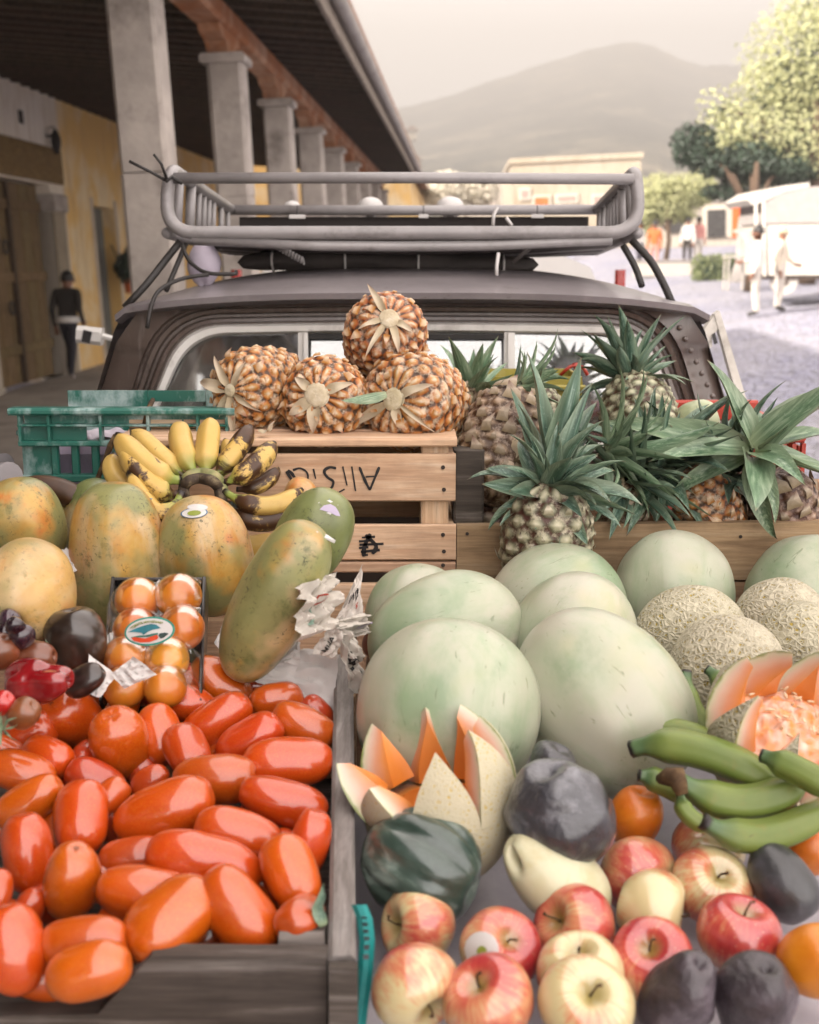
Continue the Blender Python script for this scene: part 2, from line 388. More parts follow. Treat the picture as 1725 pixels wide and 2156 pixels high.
# ---- foliage helper
def mat_leaf(name, c1, c2, rough=.55, tr=.35):
    t = NT(name); co = t.coord(1.0)
    c = t.mix(t.noise(co, 1.1, 3), c1, c2); c = t.mix(t.ramp(t.noise(co, 9, 2), (.35, 0.0), (.65, .7)), c, t.hsv(t.mix(0, c2, c2), .48, 1, 1.5))
    b = t.n("ShaderNodeBsdfPrincipled"); c = t.mix(1.0, c, (ALB,) * 3 + (1,), 'MULTIPLY'); t.put(b.inputs['Base Color'], c); b.inputs['Roughness'].default_value = rough
    tl = t.n("ShaderNodeBsdfTranslucent"); t.put(tl.inputs[0], c); mx = t.n("ShaderNodeMixShader"); mx.inputs[0].default_value = tr
    t.t.links.new(b.outputs[0], mx.inputs[1]); t.t.links.new(tl.outputs[0], mx.inputs[2]); t.t.links.new(mx.outputs[0], t.out.inputs[0]); return t.m
def leafsoup(blobs, n, size, rng):
    mb = MB(); vs = []; fs = []
    tot = sum(r[0] * r[1] * r[2] for _, r in blobs)
    for c, r in blobs:
        c = Vector(c)
        for _ in range(int(n * r[0] * r[1] * r[2] / tot)):
            d = Vector((rng.gauss(0, 1), rng.gauss(0, 1), rng.gauss(0, 1))).normalized()
            k = rng.random() ** .33 * (1 + .22 * noise.noise(c + d * 2.3))
            p = c + Vector((d.x * r[0], d.y * r[1], d.z * r[2])) * k
            z = (d + Vector((rng.uniform(-1, 1), rng.uniform(-1, 1), rng.uniform(-.4, 1.2)))).normalized(); x = z.orthogonal().normalized(); y = z.cross(x); a = rng.uniform(0, 6.3)
            x, y = x * cos(a) + y * sin(a), y * cos(a) - x * sin(a); s = size * rng.uniform(.6, 1.4); i = len(vs)
            vs += [p - x * s, p - y * s * .45 + z * s * .15, p + x * s, p + y * s * .45 + z * s * .15]; fs.append((i, i + 1, i + 2, i + 3))
    return mb.add(vs, fs)
BARK = plain("bark", "#5a4636", .9, .25, 12, .6, bd=.02)
def tree(name, label, foot, hgt, blobs, n, size, m, trunk_r, cat="tree", seed=1, inner=None):
    rng = random.Random(seed); t = thing(name, label, cat, foot)
    foot = Vector(foot); top = foot + Vector((0, 0, hgt))
    b = MB(); b.tube([foot, foot.lerp(top, .4) + Vector((.1, 0, 0)), foot.lerp(top, .8), top], [trunk_r, trunk_r * .8, trunk_r * .6, trunk_r * .3], 8)
    for c, r in blobs[:7]: b.tube([foot.lerp(top, .55), foot.lerp(top, .8).lerp(Vector(c), .5), Vector(c)], [trunk_r * .45, trunk_r * .3, trunk_r * .1], 6)
    b.build("trunk", BARK, t, smooth=True); leafsoup(blobs, n, size, rng).build("crown", m, t)
    if inner: leafsoup([(c + Vector((0, .1, -.25 * r[2])), tuple(q * .62 for q in r)) for c, r in blobs], n // 4, size * 1.25, rng).build("crown_shade", inner, t)  # darker leaves put shade into the depth of the crown
    return t

# ---- house beyond the arcade
CREAM = mat_plaster("cream_plaster", "#b9ad9c", "#b0a28e", "#958570", .3); FARW = mat_plaster("far_white_plaster", "#bdb3a6", "#b1a596", "#968978", .3)
GLASSD = plain("dark_window", "#2a2624", .25, .2, 2, .05)
ORANGE = plain("orange_door", "#c8692a", .7, .15, 2, .1)
def gable(name, label, t0, t1, s0, s1, z0, z1, rh, wallm, rows=(), eave=.35, roofm=TILE, frame_=None):
    h = thing(name, label, "house", ST((t0 + t1) / 2, s0, z0), rot=ST_M.to_3x3())
    stb(MB(), t0, t1, s0, s1, z0, z1).build("wall", wallm, h)
    m = (t0 + t1) / 2; r = MB()
    for a, b in ((t0 - eave, m), (t1 + eave, m)):
        pts = [(a, z1 - .05 + .004), (b, z1 + rh), (b, z1 + rh + .14), (a, z1 + .09)]
        r.prism([ST(x, s0 - eave, z) for x, z in pts], R_S * (s1 - s0 + 2 * eave))
    rf = r.build("roof", roofm, h)
    gb = MB(); gb.prism([ST(t0, s0 + .01, z1), ST(t1, s0 + .01, z1), ST(m, s0 + .01, z1 + rh)], R_S * .2).build("gable", wallm, h)
    for (kind, ta, tb, za, zb, mm) in rows:
        f = stb(MB(), ta - .07, tb + .07, s0 - .06, s0 - .003, za - .07, zb + .07).build(kind, plain("pale_trim", "#cfc3b4", .8, .12, 2, .1), h)
        stb(MB(), ta, tb, s0 - .075, s0 - .062, za, zb).build("pane" if kind == "window" else "leaf", mm, f)
    return h
gable("house", "tile roofed house standing just past the far end of the arcade", -9, -1.5, 41, 60, 0, 4.55, 1.2, YEL_W, [("window", -5, -4, 1.2, 2.6, GLASSD)])
# ---- buildings across the far end of the street
def flat_house(name, label, t0, t1, s0, s1, z0, z1, m, openings, parapet=.25, roofm=None):
    h = thing(name, label, "building", ST((t0 + t1) / 2, s0, z0), rot=ST_M.to_3x3())
    stb(MB(), t0, t1, s0, s1, z0, z1).build("wall", m, h)
    stb(MB(), t0 - .12, t1 + .12, s0 - .12, s1 + .12, z1 + .003, z1 + parapet, bev=.03).build("cornice", roofm or m, h)
    for kind, ta, tb, za, zb, mm in openings:
        f = stb(MB(), ta - .12, tb + .12, s0 - .1, s0 - .003, za - (.12 if kind == "window" else 0), zb + .12).build(kind, plain("pale_trim", "#cfc3b4"), h)
        stb(MB(), ta, tb, s0 - .125, s0 - .103, za, zb).build("pane" if kind == "window" else "leaf", mm, f)
    return h
def at_s(px, py, s):
    """street coordinates (t, z) of the pixel at distance s along the street"""
    lo = 1.0; r = (P(px, py, 1.0) - CAM); k = s / r.dot(R_S); q = r * k
    return q.dot(R_T), q.dot(R_Z) + CAMZ
def op(kind, x0, x1, y0, y1, s, m):
    a, b = at_s(x0, y1, s), at_s(x1, y0, s); return (kind, a[0], b[0], a[1], b[1], m)
s = 62; a = at_s(1078, 345, s); b = at_s(1350, 345, s)
flat_house("building", "long cream building with flat roof below the mountain behind the rack", a[0], b[0], s, s + 14, -1, a[1], CREAM,
    [op("window", 1126, 1155, 415, 432, s, ORANGE), op("window", 1174, 1212, 412, 424, s, plain("faded_shutter", "#a88d84", .8)), op("window", 1250, 1290, 412, 428, s, plain("faded_shutter", "#a88d84")), op("window", 1098, 1112, 400, 416, s, plain("faded_shutter", "#a88d84"))])
s = 80; a = at_s(930, 380, s); b = at_s(1075, 380, s)
flat_house("building", "pale plaster house right of the arcade's far end", a[0], b[0], s, s + 10, -1, a[1], FARW, [op("window", 1020, 1040, 415, 430, s, plain("faded_shutter", "#a88d84")), op("window", 960, 985, 400, 418, s, GLASSD)])
s = 58; a = at_s(1352, 425, s); b = at_s(1580, 425, s)
flat_house("building", "white street front with dark openings and an orange door behind the hedge", a[0], b[0], s, s + 9, .5, a[1], FARW,
    [op("door", 1368, 1382, 455, 512, s, ORANGE), op("door", 1410, 1440, 448, 490, s, GLASSD), op("door", 1488, 1528, 440, 500, s, GLASSD), op("door", 1540, 1568, 430, 500, s, plain("bright_orange_cloth", "#d8601c", .8))])
s = 60; a = at_s(1582, 418, s); b = at_s(1900, 418, s)
flat_house("building", "pale building mostly hidden behind the canvas topped cart", a[0], b[0], s, s + 9, .5, a[1], CREAM, [op("window", 1600, 1640, 440, 470, s, ORANGE), op("window", 1700, 1740, 440, 470, s, GLASSD)])
for k, (px, py, d, w, hh) in enumerate([(868, 286, 460, 3.5, 1.8), (872, 352, 360, 3.5, 2.0)]):
    p = P(px, py, d); lab = ["small white house alone high on the hillside left", "pale house low on the hillside beside the arcade roof", "pale house on the hillside over the rack's middle", "white hillside house between two paler ones",
        "wide pale house on the hillside under the summit", "pale house on the slope left of the big tree"][k]
    h = thing("hillside_house", lab, "house", p, "houses on the hillside")
    MB().box(p + Vector((0, 0, hh / 2 - .8)), (w, 7, hh + 1.6)).build("wall", CREAM, h)
    MB().prism([p + Vector((-w / 2 - .6, -4, hh)), p + Vector((w / 2 + .6, -4, hh)), p + Vector((0, -4, hh + 1.8))], (0, 8, 0)).build("roof", TILE, h)
    for q in (-.25, .25): MB().box(p + Vector((w * q, -3.53, hh * .5)), (.8, .05, .9)).build("window", GLASSD, h)

# ---- mountain
RIDGE = [(-900, 420), (0, 300), (600, 262), (830, 236), (920, 212), (1000, 184), (1080, 157), (1160, 128), (1250, 104), (1330, 94), (1370, 99), (1420, 124), (1470, 141), (1530, 138), (1620, 150), (1725, 165), (2100, 260), (2900, 420)]
def ridge(px):
    for (a, ya), (b, yb) in zip(RIDGE, RIDGE[1:]):
        if a <= px <= b: k = (px - a) / (b - a); return ya + (yb - ya) * k
    return 430
def mtn(u, v):
    px = -900 + 3800 * u; py = ridge(px) * (1 - v) + 548 * v; d = 1150 * (1 - v) ** 2.0 + 240
    n = noise.fractal(Vector((px * .004, v * 4, 3.1)), 1, 2, 5)
    p = P(px, py, d); n2 = abs(noise.fractal(Vector((px * .045, v * 40, 7.7)), 1, 2, 3))
    return p + Vector((0, n * 60 * (1 - v) * min(1, v * 3), n * (10 * v * (1 - v) + 3 * (1 - v)) + n2 * 4.5 * (1 - v)))
def mat_mount():
    t = NT("forested_slope"); co = t.coord(1.0, rnd=False)
    c = t.ramp(t.noise(co, .016, 10, .68), (.36, "#20231c"), (.48, "#45463a"), (.58, "#7d7460"), (.70, "#c0b096"))
    c = t.mix(t.ramp(t.voro(co, .09, 'F1'), (.0, .5), (.5, 0.0)), c, "#1b2116")
    return t.bsdf(c, .95, t.bump(t.noise(co, .15, 8, .7), 1, 3), spec=.1)
mm = MB().grid(mtn, 420, 90).build("mountain", mat_mount(), smooth=True); props(mm, kind="structure")

# ---- trees, hedge on the right
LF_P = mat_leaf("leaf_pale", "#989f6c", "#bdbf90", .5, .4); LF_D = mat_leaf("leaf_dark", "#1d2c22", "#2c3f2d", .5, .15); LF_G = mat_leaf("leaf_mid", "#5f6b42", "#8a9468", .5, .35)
def gp(px, d): 
    p = P(px, 540, d); t_ = (p - CAM).dot(R_T); s_ = (p - CAM).dot(R_S); return ST(t_, s_, gz(t_, s_))
def blob(px, py, d, wpx, hpx, k=.8): 
    return (P(px, py, d), (wpx / F * d / 2, wpx / F * d / 2 * k, hpx / F * d / 2))
d = 30
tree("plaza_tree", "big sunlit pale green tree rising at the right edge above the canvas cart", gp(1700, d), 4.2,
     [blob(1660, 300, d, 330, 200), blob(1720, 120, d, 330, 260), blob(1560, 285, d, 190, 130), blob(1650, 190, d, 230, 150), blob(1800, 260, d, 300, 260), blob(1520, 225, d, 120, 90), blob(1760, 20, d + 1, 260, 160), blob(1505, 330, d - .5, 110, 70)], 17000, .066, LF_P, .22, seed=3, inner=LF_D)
d = 28.5
tree("plaza_tree", "dark shaded tree bough with deep green clump left of the pale crown", gp(1580, d), 2.9,
     [blob(1462, 308, d, 105, 100), blob(1500, 345, d, 90, 60), blob(1575, 345, d + .6, 160, 90), blob(1650, 360, d + .8, 150, 70), blob(1540, 405, d + .6, 130, 40)], 7000, .07, LF_D, .16, seed=5)  # right-hand dark blobs stand for the shadow under the pale crown
d = 40
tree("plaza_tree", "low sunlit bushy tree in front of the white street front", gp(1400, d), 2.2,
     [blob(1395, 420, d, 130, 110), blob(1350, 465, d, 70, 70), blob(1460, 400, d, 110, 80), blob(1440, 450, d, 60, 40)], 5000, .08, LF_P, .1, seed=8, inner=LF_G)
d = 50
tree("plaza_tree", "round pale flowering tree seen over the middle of the rack", gp(950, d), 3.2, [blob(945, 405, d, 110, 90), blob(1010, 400, d, 90, 70)], 3500, .11, mat_leaf("leaf_blossom", "#c9c3ae", "#ddd7c6", .6, .4), .12, seed=12)
d = 33
hb = MB(); hd = thing("hedge", "low clipped green hedge beside a pale tree trunk in the plaza", "hedge", gp(1510, d))
hg = gp(1512, d); leafsoup([(hg + Vector((x * .25, 0, .14 + z * .3)), (.22, .28, .26)) for x in range(-2, 3) for z in range(2)], 3500, .05, random.Random(4)).build("foliage", LF_G, hd)
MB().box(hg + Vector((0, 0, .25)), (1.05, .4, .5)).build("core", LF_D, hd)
tp = gp(1560, 32); tr = thing("tree_stump", "pale grey tree trunk standing right of the hedge", "tree", tp)
MB().tube([tp + Vector((0, 0, -.1)), tp + Vector((.05, 0, .5)), tp + Vector((0, 0, 1.3)), tp + Vector((.1, 0, 2.3))], [.34, .2, .16, .14], 10).build("trunk", plain("pale_bark", "#a79f9a", .9, .2, 5, .4), tr, smooth=True)
# ------------------------------------------------------------------ pickup truck
def mat_paint(name, c1, c2, rust, rough=.42):
    t = NT(name); co = t.coord(1.0, rnd=False)
    c = t.mix(t.ramp(t.noise(co, 3.5, 6, .65), (.35, 0.0), (.68, 1.0)), c1, c2)
    c = t.mix(t.ramp(t.noise(co, 16, 8, .72), (.6, 0.0), (.7, .8)), c, rust)
    c = t.mix(t.ramp(t.noise(t.coord((30, 30, 3), rnd=False), 2, 4, .6), (.55, 0.0), (.8, .35)), c, "#a59c99")
    r = t.math('ADD', t.math('MULTIPLY', t.noise(co, 9, 5), .25), rough - .12)
    return t.bsdf(c, r, t.bump(t.noise(co, 5, 3), .12, .01, t.bump(t.noise(co, 120, 3), .08, .001)), coat=.5, coatr=.2)
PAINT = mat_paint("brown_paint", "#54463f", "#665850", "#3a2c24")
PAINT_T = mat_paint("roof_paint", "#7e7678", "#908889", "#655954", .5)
CHROME = plain("dull_chrome_trim", "#efebe5", .34, .05, 20, .1, coat=.5, dirt="#a09890")
RUBBER = plain("black_rubber", "#1f1b19", .6, .2, 12, .2)
RUST = plain("rusty_bed", "#5b4b42", .75, .3, 5, .3, dirt="#3a2b24")
def mat_glass():
    t = NT("window_glass"); gl = t.n("ShaderNodeBsdfGlossy"); gl.inputs['Roughness'].default_value = .03
    tr = t.n("ShaderNodeBsdfTransparent"); tr.inputs[0].default_value = (.80, .82, .80, 1)
    df = t.n("ShaderNodeBsdfDiffuse"); df.inputs[0].default_value = lin("#b9b2aa")
    fr = t.n("ShaderNodeFresnel"); fr.inputs[0].default_value = 1.7
    m1 = t.n("ShaderNodeMixShader"); t.put(m1.inputs[0], t.math('ADD', fr.outputs[0], .17)); t.t.links.new(tr.outputs[0], m1.inputs[1]); t.t.links.new(gl.outputs[0], m1.inputs[2])
    m2 = t.n("ShaderNodeMixShader"); t.put(m2.inputs[0], t.ramp(t.noise(t.coord(1.0, rnd=False), 4, 7, .7), (.4, .02), (.75, .16)))
    t.t.links.new(m1.outputs[0], m2.inputs[1]); t.t.links.new(df.outputs[0], m2.inputs[2]); t.t.links.new(m2.outputs[0], t.out.inputs[0]); return t.m
GLASS = mat_glass()
YB = 2.72                                         # rear face of the cab
truck = thing("pickup_truck", "old dull brown pickup truck with chrome framed rear window, loaded with fruit", "truck", (0, 2.7, 0))
def ring(x0, x1, x2, x3, yt, yb, r, n=10, sag=8):
    """rounded trapezoid in pixels: top-left x0, top-right x1, bottom-right x2, bottom-left x3"""
    cs = [(x0, yt), (x1, yt), (x2, yb), (x3, yb)]; out = []
    for i in range(4):
        p = Vector(cs[i]); a = (Vector(cs[i - 1]) - p).normalized(); b = (Vector(cs[(i + 1) % 4]) - p).normalized()
        for k in range(n + 1):
            w = k / n; q = p + a * r * (1 - w) ** 2 + b * r * w ** 2; out.append(q)
        nx = Vector(cs[(i + 1) % 4]) + (p - Vector(cs[(i + 1) % 4])).normalized() * r; st = p + b * r
        for k in range(1, 6): out.append(st.lerp(nx, k / 6))
    for q in out:
        if q.y < yt + r: q.y -= sag * (1 - ((q.x - (x0 + x1) / 2) / ((x1 - x0) / 2 + 30)) ** 2)
    return out
def ring3(rg, y): return [PY(q.x, q.y, y) for q in rg]
def bridge(mb, A, B, mi=0):
    n = len(A); mb.add(list(A) + list(B), [(i, (i + 1) % n, n + (i + 1) % n, n + i) for i in range(n)], mi)
YBOT = 950
rings = [ # chrome inner edge outwards: (ring, y)
    (ring(402, 1338, 1432, 302, 708, YBOT - 18, 80), YB + .012), (ring(398, 1342, 1438, 296, 703, YBOT - 14, 82), YB - .004),
    (ring(386, 1354, 1452, 282, 691, YBOT - 2, 88), YB - .006), (ring(382, 1358, 1456, 278, 687, YBOT, 88), YB + .006)]
ch = MB()
for (a, ya), (b, yb) in zip(rings, rings[1:]): bridge(ch, ring3(a, ya), ring3(b, yb))
bridge(ch, ring3(rings[0][0], YB + .03), ring3(*rings[0]))
wf = ch.build("rear_window", CHROME, truck, smooth=40)
for xa, xb, w in ((628, 646, 0), (1062, 1084, 0), (640, 648, 1), (1070, 1076, 1)):
    m = MB(); off = -.002 if not w else -.010
    m.prism([PY(xa, 700, YB + off), PY(xb, 700, YB + off), PY(xb + 1, YBOT - 12, YB + off), PY(xa - 1, YBOT - 12, YB + off)], (0, .014, 0)).build("mullion", CHROME, wf)
m = MB(); m.prism([PY(648, 704, YB + .003), PY(1062, 704, YB + .003), PY(1062, 714, YB + .003), PY(648, 714, YB + .003)], (0, .008, 0)).build("glazing_bar", RUBBER, wf)
for xa, xb, yy in ((306, 634, .010), (640, 1070, .016), (1076, 1432, .010)):
    top0 = 700
    if xa == 306: poly = [(306, 925), (392, 740), (425, 712), (470, 701), (634, 698), (634, 930)]
    elif xa == 640: poly = [(640, 698), (1070, 698), (1070, 930), (640, 930)]
    else: poly = [(1076, 698), (1270, 702), (1320, 712), (1350, 742), (1432, 925), (1076, 930)]
    MB().prism([PY(x, y, YB + yy + .028 * (930 - y) / 232) for x, y in poly], (0, .004, 0)).build("pane", GLASS, wf)
# pressed ridges round the window
prof = [(4, .006), (7, -.002), (15, .0), (20, .016), (26, .016), (31, .002), (40, .0), (45, .014), (50, .012), (55, -.002)]
rg = MB(); last = (rings[-1][0], YB + .006)
for k, (g, dy) in enumerate(prof):
    r_ = ring(382 - g * .9, 1358 + g * .9, 1456 + g * 1.05, 278 - g * 1.05, 687 - g * .8, YBOT + g, 88 + g * .7)
    bridge(rg, ring3(*last), ring3(r_, YB + dy)); last = (r_, YB + dy)
rg.build("window_surround", PAINT, truck, smooth=50)
# rear panel outside the ridges
outer_px = []
n4 = len(last[0])
def outer(q):
    c = Vector((868, 800)); d_ = q - c
    if q.y < 720:
        x = 868 + (q.x - 868) * 1.06; return Vector((x, 655 - 20 * (1 - ((x - 868) / 640) ** 2)))
    k = (q.y - 650) / 300; return Vector((868 + (1 if d_.x > 0 else -1) * (600 + 95 * k), q.y)) if q.y < YBOT - 20 else Vector((868 + d_.x * 1.16, YBOT + 60))
op_ = [PY(*outer(q), YB + .012 + (.03 if abs(q.x - 868) > 560 else 0)) for q in last[0]]
pn = MB(); bridge(pn, ring3(*last), op_); pn.build("rear_panel", PAINT, truck, smooth=40)
# cab: sides, windscreen pillars, roof
def cabsec(y):
    """half section of the cab at distance y: list of (x, z) from sill to roof edge"""
    k = (y - YB) / 1.45; tz = 1.735 - .03 * k * k; wx = .63 - .03 * k
    return [(.79, .55), (.80, .95), (.785, 1.18), (.73, 1.45), (wx + .02, tz - .05), (wx, tz - .012)]
for sd, nm in ((-1, "cab_side"), (1, "cab_side")):
    b = MB(); ys = [YB + .02, YB + .30, YB + .34, YB + 1.0, YB + 1.06, YB + 1.35]
    sec = [[Vector((sd * x, y, z)) for x, z in cabsec(y)] for y in ys]
    for i in range(5):
        for j in range(5):
            if i == 2 and j == 2 or i == 2 and j == 3: continue           # side window
            b.add([sec[i][j], sec[i + 1][j], sec[i + 1][j + 1], sec[i][j + 1]], [(0, 1, 2, 3)])
    so_ = b.build(nm, PAINT, truck, smooth=30)
    MB().add([sec[2][2], sec[3][2], sec[3][4], sec[2][4]], [(0, 1, 2, 3)]).build("side_window", GLASS, so_)
    if sd == 1:
        for k in range(8):
            c = PY(1432 + 11.5 * k, 690 + 24 * k, YB + .0)
            MB().grid(lambda u, v: c + Vector((.0065 * cos(2 * pi * u) * sin(pi / 2 * v), -.004 * cos(pi / 2 * v), .0065 * sin(2 * pi * u) * sin(pi / 2 * v))), 8, 4, True).build("rivet", PAINT, so_, smooth=True)
def roofp(u, v):
    x = -1 + 2 * u; y = YB - .065 + 1.5 * v; e = abs(x)
    w = .645 - .03 * v
    z = 1.737 + .066 * (1 - e ** 3.2) * sstep(-.35, .3, v) + .02 * sstep(0, .25, v) * (1 - e * e) - .06 * sstep(.8, 1, v)
    if v < .02: z -= .004
    return Vector((x * w + (.006 if e == 1 else 0), y + .05 * e ** 4 * (1 - v) , z - .012 * (e > .97)))
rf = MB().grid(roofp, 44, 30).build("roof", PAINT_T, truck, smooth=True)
lip = MB(); edge = [roofp(i / 44, 0) for i in range(45)]
for a, b in zip(edge, edge[1:]):
    lip.add([a, b, b + Vector((0, .004, -.013)), a + Vector((0, .004, -.013)), b + Vector((0, .06, -.024)), a + Vector((0, .06, -.024))], [(0, 1, 2, 3), (3, 2, 4, 5)])
lip.build("rain_gutter", PAINT_T, truck, smooth=30)
MB().grid(lambda u, v: Vector(((-1 + 2 * u) * (.60 + .14 * v), YB + 1.38 + .32 * v, 1.70 - .46 * v)), 8, 4).build("windscreen", GLASS, truck, smooth=True)
for sd in (-1, 1): MB().tube([(sd * .62, YB + 1.36, 1.71), (sd * .77, YB + 1.70, 1.22)], .03, 8).build("pillar", PAINT, truck, smooth=True)
hd = MB().grid(lambda u, v: Vector(((-1 + 2 * u) * (.77 - .04 * v), YB + 1.7 + 1.15 * v, 1.20 + .05 * (1 - (2 * u - 1) ** 2) - .10 * v - (.25 if v == 1 else 0))), 16, 8).build("bonnet", PAINT, truck, smooth=40)
MB().box((0, YB + 2.2, .72), (1.56, 1.25, .62), bev=.05).build("front_body", PAINT, truck)
# seats and wheel seen dimly through the rear window
MB().box((0, YB + .35, 1.15), (1.25, .16, .62), Matrix.Rotation(-.15, 3, 'X'), bev=.05).build("bench_seat", plain("seat_vinyl", "#5a4a3f", .6, .15), truck)
MB().tube([(-.36 + .19 * cos(a), YB + 1.05 + .06 * sin(a), 1.32 + .18 * sin(a)) for a in [i * pi / 10 for i in range(20)]], .012, 6, closed=True).build("steering_wheel", RUBBER, truck, smooth=True)
# bed
for sd in (-1, 1):
    q = MB().box((sd * .80, 1.74, .80), (.05, 1.84, .56), bev=.012).build("bed_side", PAINT, truck)
    MB().tube([(sd * .80, .84, 1.085), (sd * .80, 2.64, 1.085)], .03, 8).build("bed_rail", RUST, q, smooth=True)
MB().box((0, 1.74, .54), (1.54, 1.84, .04)).build("bed_floor", RUST, truck)
MB().box((0, .80, .80), (1.58, .04, .52), bev=.01).build("tailgate", PAINT, truck)
MB().box((0, .74, .48), (1.66, .08, .14), bev=.02).build("bumper", CHROME, truck)
for x in (-.72, .72):
    for y in (1.45, 4.75):
        w = MB().tube([(x - .1, y, .34), (x + .1, y, .34)], .34, 24).build("wheel", RUBBER, truck, smooth=40)
        MB().tube([(x - .104, y, .34), (x + .104, y, .34)], .19, 16).build("hub", CHROME, w, smooth=40)
# wing mirror on the left
mp = P(190, 706, 3.75)
mr = MB().box(mp, (.075, .05, .052), Matrix.Rotation(.12, 3, 'Y'), bev=.012).build("wing_mirror", CHROME, truck)
MB().box(mp + Vector((-.004, -.027, -.002)), (.026, .005, .036), Matrix.Rotation(.25, 3, 'Y')).build("mirror_glass", RUBBER, mr)
MB().tube([mp + Vector((.03, 0, 0)), mp + Vector((.13, .03, -.03))], .009, 6).build("mirror_arm", CHROME, mr)
# open quarter-light / door frame on the right
def px_poly(pts, d): return [P(x, y, d) for x, y in pts]
df = MB()
WF = plain("cream_frame_paint", "#cdc6bb", .5, .12, 14, .2, dirt="#8f857a")
d0 = 3.0
df.prism(px_poly([(1505, 662), (1516, 654), (1592, 905), (1572, 905)], d0), (0, .03, 0))
df.prism(px_poly([(1466, 718), (1504, 664), (1514, 690), (1478, 742)], d0 + .003), (0, .03, 0))
df.prism(px_poly([(1478, 744), (1500, 712), (1500, 728), (1484, 748)], d0 + .006), (0, .02, 0))
fo = df.build("door_frame", WF, truck)
MB().prism(px_poly([(1500, 705), (1506, 700), (1512, 722), (1505, 725)], d0 - .008), (0, .006, 0)).build("latch", RUBBER, fo)

# ------------------------------------------------------------------ roof rack
TUBEP = plain("grey_tube_paint", "#969190", .42, .16, 9, .12, dirt="#564d48", coat=.2)
TUBED = plain("dark_rack_metal", "#443d3a", .55, .2, 9, .2, dirt="#38302b")
D0, D1 = 2.75, 3.6
rack = thing("roof_rack", "grey tubular steel roof rack standing on the cab of the brown pickup", "rack", P(845, 500, 3.1))
def rnd_path(pts, r, n=6):
    out = [pts[0]]
    for a, b, c in zip(pts, pts[1:], pts[2:]):
        u = (a - b).normalized(); w = (c - b).normalized(); rr = min(r, (a - b).length * .49, (c - b).length * .49)
        out += [b + u * rr * (1 - k / n) ** 2 + w * rr * (k / n) ** 2 for k in range(n + 1)]
    return out + [pts[-1]]
LL, LR = P(348, 490, D0), P(1346, 490, D0); TL, TR = P(356, 352, D0), P(1341, 357, D0)
FL, FR = P(486, 441, D1), P(1258, 440, D1)
main = rnd_path([FL, TL, LL, LR, TR, FR], .085, 8)
rl = MB().tube(main, .0150, 14).build("main_tube", TUBEP, rack, smooth=True)
MB().tube([P(366, 375, D0), P(860, 374, D0), P(1334, 377, D0)], .0122, 14).build("cross_bar", TUBEP, rack, smooth=True)
MB().tube([P(480, 442, D1), P(870, 443, D1 + .01), P(1264, 441, D1)], .0150, 12).build("front_bar", TUBEP, rack, smooth=True)
zf = 1.862
FLo, FRo = Vector((P(486, 441, D1).x, P(486, 441, D1).y, zf)), Vector((P(1258, 441, D1).x, P(1258, 441, D1).y, zf))
for A, B, A2, B2 in ((TL, FL, LL, FLo), (TR, FR, LR, FRo)):
    MB().tube([A2 + Vector((0, .02, 0)), B2], .013, 10).build("side_bar", TUBEP, rack, smooth=True)
    for k in (.13, .3, .42, .5, .58, .66, .8, .93):
        MB().tube([A.lerp(B, k), A2.lerp(B2, k)], .0125 if k < .35 else .0075, 8).build("side_post", TUBEP, rack, smooth=True)
MB().tube([FLo, FRo], .012, 8).build("front_lower_bar", TUBED, rack, smooth=True)
MB().prism([FL + Vector((.02, .03, -.02)), FR + Vector((-.02, .03, -.02)), FRo + Vector((-.02, .03, 0)), FLo + Vector((.02, .03, 0))], (0, .012, 0)).build("front_board", plain("dark_board", "#2d2522", .8, .2), rack)
for k in range(9):
    q = k / 8; a, b = (LL + Vector((.06, 0, -.016))).lerp(FLo, q), (LR + Vector((-.06, 0, -.016))).lerp(FRo, q)
    md = a.lerp(b, .5) - Vector((0, 0, .014 + .012 * sin(pi * q)))
    MB().tube([a, a.lerp(md, .6) - Vector((0, 0, .004)), md, b.lerp(md, .6) - Vector((0, 0, .004)), b], .011, 8).build("floor_slat", TUBED if k % 3 else TUBEP, rack, smooth=True)
fl = MB()
fl.grid(lambda u, v: (LL + Vector((.09, .05, -.012))).lerp(LR + Vector((-.09, .05, -.012)), u).lerp((FLo + Vector((.03, 0, .006))).lerp(FRo + Vector((-.03, 0, .006)), u), v) + Vector((0, 0, .008 - .018 * sin(pi * u))), 16, 8)
fl.build("floor_sheet", TUBED, rack)
STRAP = plain("black_strap", "#27221f", .6, .2, 20, .2)
for pts, r in (([(380, 508), (345, 552), (308, 600), (262, 648)], .0085), ([(392, 512), (372, 560), (350, 612)], .006), ([(1330, 505), (1372, 548), (1402, 606), (1416, 640)], .0085), ([(1312, 516), (1338, 560), (1352, 602)], .0075)):
    MB().tube(rnd_path([P(x, y, D0 + (.02 if i < 2 else -.01)) for i, (x, y) in enumerate(pts)], .1), r, 8).build("rack_leg", STRAP, rack, smooth=True)
rp = thing("rope", "thin black rope looped from the rack's left corner over the cab roof", "rope", P(400, 540, 2.74))
MB().tube(rnd_path([P(383, 515, 2.74), P(396, 548, 2.73), P(430, 577, 2.70), P(498, 577, 2.70), P(497, 572, 2.72)], .05), .0045, 7).build("loop", STRAP, rp, smooth=True)
MB().tube(rnd_path([P(440, 578, 2.70), P(380, 585, 2.69), P(330, 612, 2.66), P(316, 650, 2.63), P(310, 690, 2.62)], .06), .0045, 7).build("tail", STRAP, rp, smooth=True)
tw = thing("cable_tie", "black twisted tie knotted on the rack's upper left bend", "tie", P(360, 375, 2.72))
MB().tube([P(350, 382, 2.715), P(362, 372, 2.725), P(384, 386, 2.728)], .004, 6).build("band", STRAP, tw, smooth=True)
